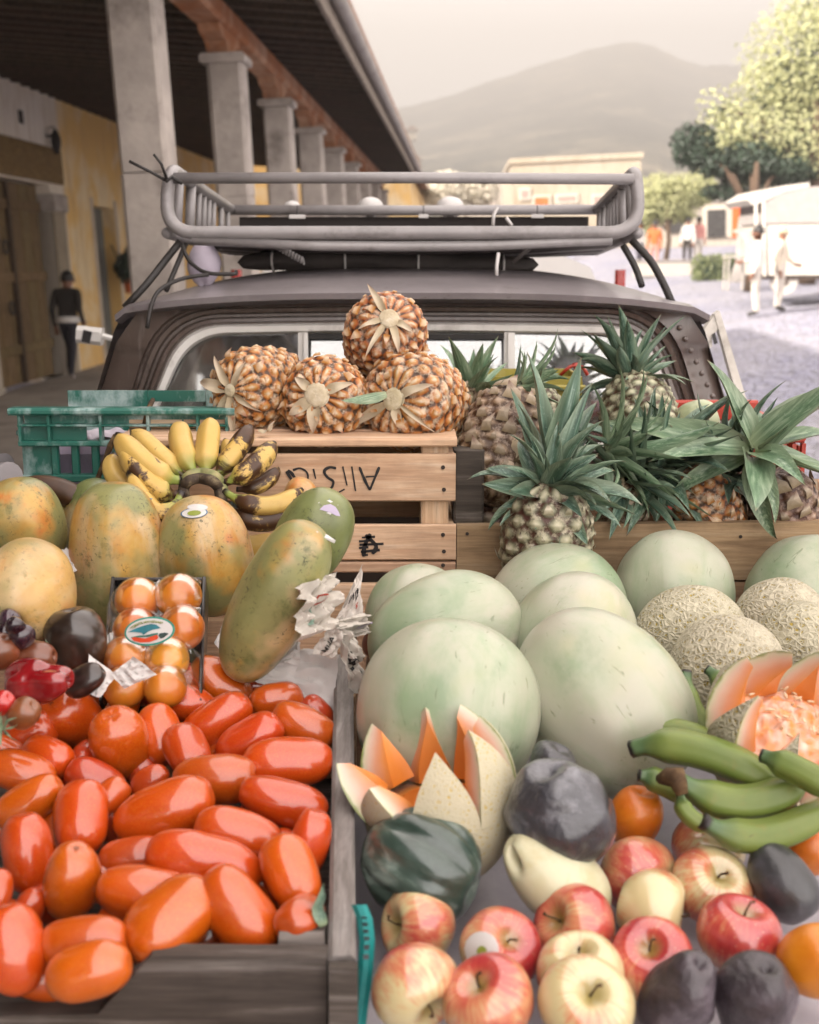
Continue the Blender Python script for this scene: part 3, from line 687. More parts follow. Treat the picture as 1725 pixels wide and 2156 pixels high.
MB().tube([P(350, 380, 2.72), P(318, 362, 2.7), P(272, 339, 2.69)], .0035, 6).build("tail", STRAP, tw, smooth=True)
MB().tube([P(352, 378, 2.72), P(340, 345, 2.7), P(324, 325, 2.7)], .0035, 6).build("tail", STRAP, tw, smooth=True)
LAMPW = plain("lamp_shell", "#cfcac6", .35, .08, 5, .05, coat=.3)
for k, (px, wd) in enumerate(((615, 36), (780, 56), (948, 60))):
    r = wd / 2 / F * 3.7; c = P(px, 436, 3.72)
    lab = ["small white spot lamp dome over the rack's front bar at left", "white spot lamp dome near the middle of the rack's front bar", "white spot lamp dome with dark gap at the rack's front bar right of middle"][k]
    L = thing("spot_lamp", lab, "lamp", c - Vector((0, 0, r)), "spot lamps on the rack")
    MB().grid(lambda u, v: c + Vector((r * cos(2 * pi * u) * sin(pi * v), .7 * r * sin(2 * pi * u) * sin(pi * v), r * .75 * cos(pi * v))), 16, 10, True).build("shell", LAMPW, L, smooth=True)
    MB().tube([c - Vector((0, .01, r * .6)), c - Vector((0, .02, r * .6 + .06))], .012, 8).build("stem", TUBED, L, smooth=True)
for k, (px, py, w) in enumerate(((626, 456, 34), (892, 455, 20), (1132, 455, 26))):
    c = P(px, py, 3.5); w = w / F * 3.5
    lab = ["pale oblong tag tied below the front bar of the rack at left", "small pale tag hung at the middle of the rack's front bar", "pale oblong tag tied below the rack's front bar on the right"][k]
    T = thing("tag", lab, "tag", c, "tags on the rack")
    MB().box(c, (w, .004, .011), bev=.003).build("plate", LAMPW, T); MB().tube([c, c + Vector((0, .01, .03))], .0015, 5).build("wire", STRAP, T)
for k, pts in enumerate(([(1038, 475), (1040, 452), (1048, 436)], [(1046, 580), (1046, 560), (1050, 532)], [(1078, 475), (1066, 458)])):
    lab = ["white plastic tie standing up behind the rack's lower tube", "white plastic tie hanging under the rack floor right of the middle", "short white tie leaning beside the taller one on the rack"][k]
    props(MB().tube([P(x, y, 2.77 if k != 1 else 2.74) for x, y in pts], .0042, 6).build("white_tie", LAMPW, smooth=True), lab, "tie", "white ties on the rack")
cp = P(430, 551, 2.86)
def capf(u, v):
    a = 2 * pi * u; r = .052 * (sin(pi * min(v, .98)) ** .7); return cp + Vector((r * cos(a) * (.7 + .35 * v) * .85, r * sin(a), .058 - .116 * v + .006 * sin(3 * a) * v))
props(MB().grid(capf, 20, 14, True).build("wrapped_bundle", plain("lilac_cloth", "#cfc4d2", .8, .12, 9, .4, dirt="#9c8fae"), smooth=True), "small lilac white cloth bundle squeezed under the rack's left end", "bundle")
cs = thing("coil_spring", "short notched spring hanging under the rack floor at left", "spring", P(605, 530, 2.8))
MB().tube([P(574, 513, 2.80) + (P(640, 550, 2.80) - P(574, 513, 2.80)) * (i / 60) + Vector((0, sin(i * 1.1) * .007, cos(i * 1.1) * .007)) for i in range(61)], .003, 6).build("coil", TUBEP, cs, smooth=True)
MB().tube([P(1130, 512, 2.8), P(1080, 552, 2.8)], .005, 6).build("brace", TUBED, rack, smooth=True)

tp_ = thing("rolled_filler", "dark rolled tarpaulin wedged between the cab roof and the rack floor", "tarpaulin", P(810, 575, 2.95))  # added roll stands for the rack's dark underside and hides a tail light
def filler_pt(u, v):
    x0_, x1_ = P(500, 565, 2.95).x, P(1135, 565, 2.95).x; a = 2 * pi * u; e = sin(pi * min(1, max(0, v))) ** .25
    q = Vector((v * 6, cos(a), sin(a))); r = .029 * e * (1 + .16 * noise.noise(q * 1.7) + .06 * noise.noise(q * 5))
    return Vector((x0_ + (x1_ - x0_) * v, P(800, 565, 2.95).y + r * 1.6 * cos(a), 1.832 + .006 * sin(5 * v) + r * sin(a)))
MB().grid(filler_pt, 18, 50, True).build("roll", plain("dark_filler", "#3d3633", .75, .25, 14, .5, bd=.006), tp_, smooth=True)
for v_ in (.12, .36, .6, .88): MB().tube([filler_pt(i / 16, v_) + (filler_pt(i / 16, v_) - Vector((filler_pt(0, v_).x, P(800, 565, 2.95).y, 1.832))) * .06 for i in range(16)], .003, 6, closed=True).build("filler_cord", LAMPW, tp_, smooth=True)
# ------------------------------------------------------------------ white van parked ahead
VW = plain("van_white_paint", "#d6d1cb", .35, .06, 3, .05, coat=.4)
va = thing("white_van", "white van parked ahead of the pickup, seen under the rack and through the rear window", "van", (.08, 6.1, 0))
x0, x1, yv = -.86, 1.03, 6.05
sec = [(x0, .35), (x0 - .02, .95), (x0 + .05, 1.55), (x0 + .16, 1.80), (x0 + .32, 1.865), (x1 - .32, 1.865), (x1 - .16, 1.80), (x1 - .05, 1.55), (x1 + .02, .95), (x1, .35)]
MB().prism([(x, yv, z) for x, z in sec], (0, 3.9, 0)).build("body", VW, va, smooth=30)
for k in range(2):
    xa, xb = (x0 + .07, .07) if k == 0 else (.09, x1 - .07)
    dd = MB().box(((xa + xb) / 2, yv - .012, 1.03), (xb - xa, .02, 1.1), bev=.01).build("rear_door", VW, va)
    MB().box(((xa + xb) / 2, yv - .016, 1.62), (xb - xa - .12, .012, .16), bev=.01).build("badge_panel", plain("van_panel_grey", "#b6b1ae", .4), dd)
    MB().box((.02 if k == 0 else .14, yv - .035, .95), (.03, .03, .12), bev=.006).build("handle", RUBBER, dd)
for x in (x0 + .03, x1 - .02):
    MB().box((x, yv - .02, 1.68), (.05, .04, .22), bev=.012).build("tail_light", plain("red_lens", "#a02a20", .25, .1, 8, .05, coat=.5), va)
MB().box((.08, yv - .05, .45), (1.8, .1, .18), bev=.03).build("bumper", plain("van_panel_grey", "#b6b1ae"), va)
for x in (x0 + .1, x1 - .1):
    for y in (yv + .7, yv + 3.1): MB().tube([(x - .09, y, .32), (x + .09, y, .32)], .32, 20).build("wheel", RUBBER, va, smooth=40)
# ------------------------------------------------------------------ people and cart in the background
SKIN = plain("skin", "#8a5c44", .55, .08, 6, .05)
HAIR = plain("black_hair", "#1c1613", .5, .2, 30, .3)
def tomesh(o):
    dg = bpy.context.evaluated_depsgraph_get(); me = bpy.data.meshes.new_from_object(o.evaluated_get(dg)); return me
def person(label, foot, h, face, J, mats, hem=None, hair_m=HAIR, extra=None):
    """J: joints in units of the height (x right, y forward, z up); mats: shirt, trousers, shoes"""
    z = radians(face); R = Matrix.Rotation(z, 3, 'Z')
    names = list(J); idx = {n: i for i, n in enumerate(names)}
    E = [("pelvis", "waist"), ("waist", "chest"), ("chest", "neck"), ("neck", "head"), ("head", "crown")]
    for s in "lr": E += [("pelvis", "hip" + s), ("hip" + s, "knee" + s), ("knee" + s, "ank" + s), ("ank" + s, "toe" + s), ("chest", "sho" + s), ("sho" + s, "elb" + s), ("elb" + s, "wri" + s), ("wri" + s, "han" + s)]
    RAD = {"pelvis": .075, "waist": .082, "chest": .094, "neck": .034, "head": .058, "crown": .045, "hip": .058, "knee": .036, "ank": .026, "toe": .022, "sho": .045, "elb": .028, "wri": .02, "han": .024}
    me = bpy.data.meshes.new("person"); me.from_pydata([tuple(Vector(foot) + R @ (Vector(J[n]) * h)) for n in names], [(idx[a], idx[b]) for a, b in E], [])
    o = bpy.data.objects.new("person_rig", me); COL.objects.link(o)
    sk = o.modifiers.new("s", 'SKIN'); sk.use_smooth_shade = True
    for n in names:
        r = RAD.get(n) or RAD[n[:-1]]; me.skin_vertices[0].data[idx[n]].radius = (r * h, r * h * (.8 if n in ("chest", "pelvis", "waist") else 1))
    me.skin_vertices[0].data[idx["pelvis"]].use_root = True
    o.modifiers.new("d", 'SUBSURF').levels = 2
    bpy.context.view_layer.update(); body = tomesh(o); bpy.data.objects.remove(o)
    body.materials.clear()
    for m in (mats[0], mats[1], mats[2], SKIN): body.materials.append(m)
    Jw = {n: Vector(foot) + R @ (Vector(J[n]) * h) for n in names}
    for p in body.polygons:
        c = p.center; best = min(((Jw[a] + (Jw[b] - Jw[a]) * max(0, min(1, (c - Jw[a]).dot(Jw[b] - Jw[a]) / (Jw[b] - Jw[a]).length_squared)) - c).length, a, b) for a, b in E)[1:]
        a, b = best
        p.material_index = 3 if b in ("head", "crown") or b[:3] == "han" else 2 if b[:3] == "toe" else 1 if b[:3] in ("hip", "kne", "ank") else 0
        p.use_smooth = True
    t = thing("person", label, "person", foot); body.transform(WM[t.name].inverted()); ob = link("body", body, WM[t.name], t)
    hd = Jw["head"].lerp(Jw["crown"], .45); fw = R @ Vector((0, 1, 0)); rr = .064 * h
    MB().grid(lambda u, v: hd + Vector((0, 0, .006 * h)) - fw * .008 * h + (R @ Vector((cos(2 * pi * u) * sin(pi * .62 * v) * .95, sin(2 * pi * u) * sin(pi * .62 * v) * (1.0 if sin(2 * pi * u) < 0 else .9), cos(pi * .62 * v) * 1.15))) * rr * (1 + .04 * noise.noise(Vector((u * 9, v * 9, h)))), 16, 8, True).build("hair", hair_m, t, smooth=True)
    fz = hd - Vector((0, 0, .02 * h)) + fw * .055 * h
    MB().tube([fz + Vector((0, 0, .014 * h)), fz + fw * .014 * h, fz - Vector((0, 0, .006 * h))], [.005 * h, .009 * h, .006 * h], 6).build("nose", SKIN, t, smooth=True)
    for s in (-1, 1):
        e = fz + R @ Vector((s * .022 * h, -.004 * h, .016 * h)); MB().box(e, (.012 * h, .006 * h, .006 * h)).build("eye", HAIR, t)
        e = hd + R @ Vector((s * .062 * h, 0, -.016 * h)); MB().box(e, (.01 * h, .02 * h, .035 * h), bev=.004).build("ear", SKIN, t)
    for s in "lr":
        w, hn = Jw["wri" + s], Jw["han" + s]; dr = (hn - w).normalized(); sd = dr.orthogonal().normalized(); nb = MB()
        for k in range(4): nb.tube([hn + sd * (k - 1.5) * .011 * h, hn + dr * .025 * h + sd * (k - 1.5) * .012 * h, hn + dr * (.038 - .004 * abs(k - 1)) * h + sd * (k - 1.5) * .01 * h + fw * .008 * h], [.006 * h, .0055 * h, .004 * h], 6)
        nb.tube([w.lerp(hn, .6) + sd * .015 * h, hn + sd * .03 * h + fw * .006 * h, hn + dr * .015 * h + sd * .032 * h + fw * .01 * h], [.007 * h, .006 * h, .0045 * h], 6)
        nb.build("fingers", SKIN, t, smooth=True)
    if hem:
        c = (Jw["pelvis"] + Jw["hipl"] + Jw["hipr"]) / 3 + Vector((0, 0, hem[0] * h))
        MB().grid(lambda u, v: c + R @ Vector((.118 * h * cos(2 * pi * u), .095 * h * sin(2 * pi * u), hem[1] * h * (v - .5))) * (1 + .03 * sin(6 * pi * u) * v), 20, 3, True).build("shirt_hem", hem[2], t, smooth=True)
    return t, Jw, R
BASEJ = dict(pelvis=(0, 0, .53), waist=(0, 0, .62), chest=(0, -.005, .73), neck=(0, .0, .835), head=(0, .012, .90), crown=(0, .012, .955),
    hipl=(-.055, 0, .50), kneel=(-.06, .01, .285), ankl=(-.06, -.015, .06), toel=(-.065, .075, .022), hipr=(.055, 0, .50), kneer=(.06, .01, .285), ankr=(.06, -.015, .06), toer=(.065, .075, .022),
    shol=(-.105, 0, .79), elbl=(-.135, -.02, .62), wril=(-.135, .03, .48), hanl=(-.135, .045, .43), shor=(.105, 0, .79), elbr=(.135, -.02, .62), wrir=(.135, .03, .48), hanr=(.135, .045, .43))
J = dict(BASEJ); J.update(kneel=(-.03, .10, .30), ankl=(-.025, .03, .10), toel=(-.025, .10, .04), kneer=(.035, .0, .285), ankr=(.03, -.07, .055), toer=(.03, .015, .02), hipl=(-.04, 0, .50), hipr=(.04, 0, .50), elbr=(.135, -.06, .65), wrir=(.13, .03, .54), hanr=(.12, .07, .51), elbl=(-.125, -.05, .64), wril=(-.125, -.0, .50), hanl=(-.12, .03, .44), neck=(0, .02, .83), head=(0, .045, .892), crown=(0, .055, .95), chest=(0, .01, .73))
pf = PZ(152, 798, .02)
person("person in a dark jacket over a white shirt walking away under the arcade", P(150, 800, 19.6), 1.72, -6, J,
       (plain("dark_jacket", "#2b241f", .85, .15, 9, .2), plain("dark_trousers", "#2a2830", .85, .15, 9, .2), plain("pale_shoes", "#a59a94", .6, .1)), (.045, .055, plain("white_cotton", "#d8d2cc", .85, .06, 12, .2)))
WC = plain("white_cotton", "#d8d2cc"); WP = plain("offwhite_trousers", "#cfc5ba", .85, .08, 12, .2); DS = plain("dark_shoes", "#2a221e", .5)
J2 = dict(BASEJ); J2.update(ankr=(.075, -.03, .06), toer=(.085, .05, .022), kneer=(.07, .0, .285), elbr=(.15, .05, .64), wrir=(.10, .16, .60), hanr=(.08, .2, .60))
q = gp(1590, 22.6); q2 = gp(1640, 23.2)
person("person in white shirt and off-white trousers standing beside the canvas cart", q, 1.66, 70, J2, (WC, WP, DS))
J3 = dict(BASEJ); J3.update(elbl=(-.15, .04, .63), wril=(-.12, .14, .55), hanl=(-.11, .18, .54))
person("person in pale clothes leaning at the cart's front corner, farther right", q2, 1.6, -120, J3, (plain("cream_shirt", "#d9cbb8", .85, .06, 12, .2), WP, DS), hair_m=plain("straw_hat", "#cdbf9f", .9, .1))
person("small far person in an orange dress by the white street front", gp(1376, 38), 1.55, 160, BASEJ, (plain("orange_dress", "#d0662f", .85, .1), plain("pink_skirt", "#c98f80", .85, .1), DS))
# canvas topped cart
CWH = plain("cart_white_paint", "#c6beb4", .5, .06, 4, .08, dirt="#b9aea3"); CANV = plain("grey_canvas", "#a39a96", .9, .1, 6, .4)
c0 = gp(1595, 24); dcx = 24; k_ = dcx / F
ct = thing("market_cart", "white market cart with an arched grey canvas top at the right edge of the plaza", "cart", gp(1690, dcx))
def cp_(px, py, dd=0.0): return P(px, py, dcx + dd)
bdy = MB(); bdy.prism([cp_(1612, 468), cp_(1850, 462), cp_(1850, 578), cp_(1618, 580)], (0, 1.7, 0)); bd = bdy.build("body", CWH, ct)
cv = MB(); arch = [(1608, 470), (1609, 428), (1650, 404), (1700, 393), (1760, 390), (1850, 396), (1850, 466)]
cv.prism([cp_(*a, -.04) for a in arch], (0, 1.8, 0)); cv.build("canvas_top", CANV, ct, smooth=30)
vz = MB(); vz.prism([cp_(1574, 420, -.05), cp_(1606, 400, -.05), cp_(1650, 391, -.05), cp_(1705, 384, -.05), cp_(1705, 392, -.05), cp_(1652, 403, -.05), cp_(1609, 424, -.05), cp_(1586, 432, -.05)], (0, 1.85, 0)); vz.build("awning", CWH, ct)
for x in (1592, 1608): MB().tube([cp_(x, 422, -.02), cp_(x + 3, 582, -.02)], .035, 8).build("post", CWH, ct)
MB().box(cp_(1610, 462, .3), (.12, .4, .5), bev=.02).build("window", GLASSD, ct)
for x in (1652, 1790):
    c = cp_(x, 592, .1); w_ = MB().tube([c, c + Vector((0, .12, 0))], .26, 18).build("wheel", plain("pale_wheel", "#c9c1b8", .6), ct, smooth=40)
    MB().tube([c - Vector((0, .02, 0)), c + Vector((0, .02, 0))], .08, 10).build("hub", RUST, w_)
MB().box(cp_(1715, 582, .2), (2.2, .3, .1)).build("chassis", RUST, ct)
MB().tube([cp_(1612, 575, .1), cp_(1560, 488, .1), cp_(1545, 487, .1)], .03, 6).build("side_table", CWH, ct)
# small table by the cart
tt = thing("folding_table", "small pale table with goods on it left of the canvas cart", "table", gp(1548, 29))
tb = gp(1548, 29) + Vector((0, 0, .78)); MB().box(tb, (.55, .5, .05), bev=.01).build("tabletop", CWH, tt)
for x in (-.22, .22):
    for y in (-.2, .2): MB().box(tb + Vector((x, y, -.4)), (.04, .04, .75)).build("leg", CWH, tt)
for k, (px, dd, lab, m1, m2) in enumerate(((1446, 40, "small far person in a white shirt left of the hedge", WC, DS), (1468, 41, "small far person in a pink top beside the one in white", plain("pink_top", "#d9938a", .85, .1), WP), (1345, 39, "small far person in dark trousers left of the orange dress", WC, plain("far_trousers", "#4a4650", .85)))):
    person(lab, gp(px, dd), 1.58, 150 + 40 * k, BASEJ, (m1, m2, DS))
pw_ = thing("planter_wall", "low white plastered planter wall before the far street front", "wall", gp(1420, 37)); a_, b_ = gp(1335, 36), gp(1478, 36)
MB().box((a_ + b_) / 2 + Vector((0, 0, .22)), ((b_ - a_).length, .35, .44), bev=.03).build("wall", CWH, pw_); MB().box((a_ + b_) / 2 + Vector((0, 0, .47)), ((b_ - a_).length + .08, .43, .05), bev=.015).build("coping", CANV, pw_)
um = thing("market_umbrella", "pale market umbrella half hidden behind the low bushy tree", "umbrella", gp(1470, 46)); ub = gp(1470, 46)
MB().tube([ub, ub + Vector((0, 0, 2.5))], .025, 8).build("pole", CWH, um); MB().grid(lambda u, v: ub + Vector((1.25 * v * cos(2 * pi * u), 1.25 * v * sin(2 * pi * u), 2.55 - .55 * v ** 1.3)), 8, 5, True).build("canopy", plain("cream_canvas", "#ddd3c4", .9, .06), um)

# plant pot by the grey arcade door
pt = ST(-6.55, 24.7, 1.42); pp = thing("potted_plant", "bushy green plant in an orange pot hung beside the grey door", "plant", pt)
MB().grid(lambda u, v: pt + Vector(((.10 + .05 * v) * cos(2 * pi * u), (.10 + .05 * v) * sin(2 * pi * u), .28 * v)), 14, 3, True).build("pot", plain("orange_clay_pot", "#c05a22", .8, .15, 8, .2), pp, smooth=True)
leafsoup([(pt + Vector((0, 0, .5)), (.3, .3, .3)), (pt + Vector((.12, 0, .75)), (.22, .22, .22))], 1500, .06, random.Random(2)).build("foliage", LF_D, pp)
for q_ in (0, 2.1, 4.2): MB().tube([pt + Vector((.14 * cos(q_), .14 * sin(q_), .26)), pt + Vector((-.36, 0, .95))], .006, 5).build("wire", RUBBER, pp)
# ------------------------------------------------------------------ produce generators (local frame, z along the fruit)
def spin(prof, nu=36, nv=26, lump=0.0, freq=20.0, seed=0, mod=None, att=None):
    """surface of revolution; prof(v) -> (r, z); mod(a, v, r, z) -> (r, z)"""
    off = Vector((seed * 3.17, seed * 1.7, seed * 7.3))
    def fn(u, v):
        a = 2 * pi * u; r, z = prof(v)
        if mod: r, z = mod(a, v, r, z)
        p = Vector((r * cos(a), r * sin(a), z))
        if lump: p += p.normalized() * lump * noise.noise(p * freq + off)
        return p
    return MB().grid(fn, nu, nv, True, att=att)
def ell(W_, L, pw=2.2, shift=0.0):
    """egg: half width W_/2, length L, squareness pw, belly shifted along the axis"""
    def prof(v):
        ph = pi * v; c = -cos(ph); s = max(0.0, sin(ph))
        r = W_ / 2 * s ** (2 / pw) * (1 + shift * c); return r, L / 2 * (abs(c) ** (2 / (pw * .5 + 1))) * (1 if c > 0 else -1)
    return prof
def axis(px, py, d, ang, tow): 
    a = radians(ang); return CD(cos(a) * cos(tow), sin(a) * cos(tow), sin(tow))
def put(name, mesh, pos, zax, label=None, cat=None, group=None, roll=0.0, parent=None, col=None):
    m = M4(Vector(pos), frame(zax) @ Matrix.Rotation(roll, 3, 'Z')); o = link(name, mesh, m, parent)
    if col: o.color = col
    return props(o, label, cat, group)
def child(name, mb, mats, parent, smooth=True):
    """part whose vertices are in the parent's local frame"""
    return link(name, mb.mesh(name, mats, smooth, weld=1e-6), WM[parent.name], parent)

# ---- fruit materials
def m_tomato():
    t = NT("tomato_skin"); co = t.coord(1.0); n1 = t.noise(co, 22, 3)
    c = t.ramp(n1, (.3, "#c24404"), (.55, "#ce540a"), (.75, "#d67018"))
    oc = t.ocol(); c = t.mix(oc[0], c, "#b62a1c"); c = t.mix(t.ramp(t.noise(co, 14, 2), (.55, 0.0), (.75, .35)), c, "#d98a2a")
    c = t.vary(c, .22, .014)
    c = t.mix(t.ramp(t.voro(co, 420, 'F1'), (.05, .22), (.2, 0.0)), c, "#e9b070")
    return t.bsdf(c, .34, t.bump(t.noise(co, 260, 2), .05, .0006), coat=1.0, coatr=.06, spec=.4, sss=.04, cior=1.55)
TOM = m_tomato()
def m_honey():
    t = NT("pale_melon_rind"); co = t.coord(1.0); zs = t.coord((7, 7, 1.6))
    n1 = t.noise(co, 7, 5, .6, .3); st = t.noise(zs, 3.2, 5, .65)
    c = t.ramp(n1, (.34, "#8fa382"), (.48, "#b0b59c"), (.62, "#bcbaa6"))
    c = t.mix(t.ramp(st, (.50, 0.0), (.72, .6)), c, "#8aa47c")
    c = t.mix(t.ramp(t.noise(co, 12, 8, .75), (.60, 0.0), (.72, .55)), c, "#7a9470")
    c = t.mix(t.ramp(t.noise(co, 5, 3), (.6, 0.0), (.75, .5)), c, "#c9bd84")
    c = t.mix(t.ramp(t.noise(co, 46, 6, .8), (.66, 0.0), (.74, .55)), c, "#7c8a66")
    sc = t.noise(t.coord((60, 60, 9)), 2.0, 3, .5, 1.2); c = t.mix(t.ramp(sc, (.66, 0.0), (.72, .6)), c, "#66744e")
    c = t.vary(c, .10, .012)
    return t.bsdf(c, .40, t.bump(n1, .1, .004, t.bump(t.noise(co, 150, 4), .08, .001)), spec=.45, coat=.22, coatr=.28, sss=.05)
HONEY = m_honey()
def m_net(name="netted_rind", base=("#9a8c3c", "#b89c48"), net="#cfc6ac", sc=120, bs=.8):
    t = NT(name); co = t.coord(1.0); ds = t.n("ShaderNodeVectorMath", operation='ADD'); nz = t.n("ShaderNodeTexNoise"); t.put(nz.inputs['Vector'], co); nz.inputs['Scale'].default_value = 40
    sv = t.n("ShaderNodeVectorMath", operation='SCALE'); t.put(sv.inputs[0], nz.outputs[1]); sv.inputs[3].default_value = .012
    t.put(ds.inputs[0], co); t.put(ds.inputs[1], sv.outputs[0]); w = ds.outputs[0]
    e1 = t.voro(w, sc, 'DISTANCE_TO_EDGE'); e2 = t.voro(w, sc * 1.9, 'DISTANCE_TO_EDGE')
    wd = t.math('ADD', t.math('MULTIPLY', t.noise(co, 9, 3), .55), .06)
    k1 = t.math('SUBTRACT', 1.0, t.math('DIVIDE', e1, wd), True); k2 = t.math('MULTIPLY', t.math('SUBTRACT', 1.0, t.math('DIVIDE', e2, t.math('MULTIPLY', wd, .6)), True), .75)
    net_ = t.math('MAXIMUM', k1, k2); f = t.ramp(net_, (.08, 0.0), (.38, 1.0))
    c = t.mix(t.noise(co, 14, 4), base[0], base[1]); c = t.mix(f, c, t.mix(t.noise(co, 60, 4), net, t.hsv(t.mix(0, net, net), .5, 1, .86)))
    c = t.vary(c, .12, .01)
    return t.bsdf(c, .62, t.bump(net_, bs, .0035, t.bump(t.noise(co, 220, 3), .2, .001)), spec=.35)
NET = m_net()
def m_papaya():
    t = NT("papaya_skin"); co = t.coord(1.0); zs = t.coord((9, 9, 2.2)); oc = t.ocol()
    n1 = t.noise(zs, 1.5, 5, .6, .5); n2 = t.noise(co, 8, 5, .6)
    yel = t.ramp(n2, (.3, "#a8640c"), (.43, "#c08414"), (.52, "#c9a04a"), (.62, "#cb7226"), (.72, "#c79a2e"))
    pale = t.mix(t.ramp(n1, (.46, 0.0), (.58, .9)), yel, "#cfb68c")
    grn = t.ramp(n2, (.3, "#5d6b3c"), (.6, "#86905a"), (.8, "#a09a58"))
    gm = t.math('ADD', t.math('MULTIPLY', t.math('SUBTRACT', t.noise(co, 6, 4, .6), .5), 1.5), t.math('SUBTRACT', t.math('MULTIPLY', oc[0], .8), .22))
    c = t.mix(t.ramp(gm, (.0, 0.0), (.14, .95)), pale, grn)
    c = t.mix(oc[1], c, t.mix(n2, "#d3c096", "#d8a662"))
    big = t.ramp(t.noise(co, 13, 4, .65), (.42, 0.0), (.58, 1.0)); sp = t.ramp(t.noise(co, 150, 4, .75, .6), (.55, 0.0), (.63, 1.0)); on = t.ramp(t.noise(co, 52, 3, .6), (.40, .25), (.58, 1.0))
    c = t.mix(t.math('MULTIPLY', t.math('MULTIPLY', sp, big), t.math('MULTIPLY', on, .85)), c, "#3a4026")
    c = t.mix(t.ramp(t.noise(co, 38, 6, .75), (.56, 0.0), (.70, .7)), c, "#5d6638")
    return t.bsdf(c, .38, t.bump(t.noise(co, 200, 4), .07, .001, t.bump(n1, .15, .004)), spec=.45, coat=.25, coatr=.22, sss=.05)
PAP = m_papaya()
def m_banana(name, c1, c2, green, spots, black="#2a1c16"):
    t = NT(name); co = t.coord(1.0); a = t.attr("t"); oc = t.ocol()
    c = t.mix(t.noise(co, 18, 4), c1, c2)
    c = t.mix(t.ramp(t.noise(co, 55, 5, .7), (.55, 0.0), (.75, .3)), c, "#a07a3a")
    gn = t.math('ADD', a, t.math('MULTIPLY', t.math('SUBTRACT', t.noise(co, 24, 2), .5), .3))
    c = t.mix(t.ramp(gn, (.10, 1.0), (.30, 0.0)), c, green)
    n = t.noise(co, 20, 7, .66, .5); thr = t.math('SUBTRACT', n, t.math('SUBTRACT', .72, t.math('MULTIPLY', oc[0], spots)))
    c = t.mix(t.ramp(thr, (.0, 0.0), (.02, .6), (.05, 1.0)), c, t.mix(t.noise(co, 60, 3), "#5a3818", black))
    tip = t.math('ADD', a, t.math('MULTIPLY', t.math('SUBTRACT', t.noise(co, 60, 3), .5), .06))
    c = t.mix(t.ramp(tip, (.945, 0.0), (.97, 1.0)), c, "#2a2018"); c = t.mix(t.ramp(tip, (.02, 1.0), (.05, 0.0)), c, "#2a2220")
    return t.bsdf(c, .45, t.bump(t.noise(co, 120, 4), .1, .001), spec=.4, coat=.1, coatr=.3)
BAN = m_banana("banana_skin", "#cc9e3a", "#d8bd78", "#8d9a48", .34)
PLN = m_banana("plantain_green_skin", "#56702e", "#8a9448", "#567048", .12)
PLB = m_banana("spotted_plantain_skin", "#c2ab5c", "#d6c384", "#98924a", .5)
def m_pine(name, eye, groove, tip):
    t = NT(name); co = t.coord(1.0); e = t.attr("eye"); oc = t.ocol()
    c = t.ramp(t.math('ADD', e, t.math('MULTIPLY', t.math('SUBTRACT', t.noise(co, 60, 4), .5), .35)), (.12, tip), (.38, eye), (.72, groove), (.95, t_dark))
    c = t.mix(t.ramp(t.noise(co, 9, 3), (.45, 0.0), (.7, .5)), c, t.hsv(c, .53, .9, .8))
    c = t.mix(t.ramp(t.noise(co, 55, 6, .75), (.48, 0.0), (.64, .8)), c, tip); c = t.vary(c, .15, .02)
    return t.bsdf(c, .55, t.bump(t.noise(co, 170, 4), .25, .0015), spec=.4, coat=.15, coatr=.3)
t_dark = "#4a2c1c"
PINE_O = m_pine("pineapple_orange", "#c68a4e", "#ae5c1e", "#e0c9ae"); PINE_G = m_pine("pineapple_green", "#8f8462", "#5c4a30", "#c3b394"); PINE_W = m_pine("pineapple_pale", "#a9a788", "#5f5c44", "#c9c3a6"); PINE_B = m_pine("pineapple_brown", "#94765c", "#5a3c26", "#c0a894")
def m_bract(name, c1, c2, c3):
    t = NT(name); a = t.attr("t"); co = t.coord(1.0)
    c = t.ramp(t.math('ADD', a, t.math('MULTIPLY', t.math('SUBTRACT', t.noise(co, 70, 3), .5), .5)), (.1, c1), (.5, c2), (.95, c3)); return t.bsdf(c, .7, None, spec=.25)
BRACT_O = m_bract("bract_pink", "#b07636", "#dcc6a8", "#bc806a"); BRACT_G = m_bract("bract_grey", "#8c7a5e", "#b7a894", "#6d4a40"); BRACT_W = m_bract("bract_pale", "#8c8468", "#cfc6ae", "#54463a"); DRY = m_bract("dried_leaf", "#b9a88a", "#d0c1a8", "#bfa892")
def m_crown(name, c1, c2, c3):
    t = NT(name); co = t.coord(1.0); a = t.attr("t"); w = t.attr("w"); zs = t.coord((26, 26, 1.6))
    c = t.ramp(t.noise(zs, 1.5, 4, .6), (.3, c1), (.52, c2), (.72, c3)); c = t.mix(t.ramp(w, (.35, 0.0), (1.0, .4)), c, "#a9b596")
    c = t.mix(t.ramp(t.noise(co, 30, 5, .7), (.58, 0.0), (.72, .45)), c, "#b3bfb0"); c = t.mix(t.ramp(a, (.93, 0.0), (1.0, .8)), c, "#7a5a3a"); c = t.mix(t.ramp(a, (.0, .7), (.2, 0.0)), c, "#a8b18a")
    c = t.vary(c, .35, .03)
    return t.bsdf(c, .42, t.bump(t.noise(zs, 3, 3), .15, .001), spec=.45, coat=.1, coatr=.3)
CRN = m_crown("pineapple_leaf", "#304b3c", "#526f5b", "#8fa696"); CRN2 = m_crown("pineapple_leaf_pale", "#466549", "#75906f", "#b0c1a4")
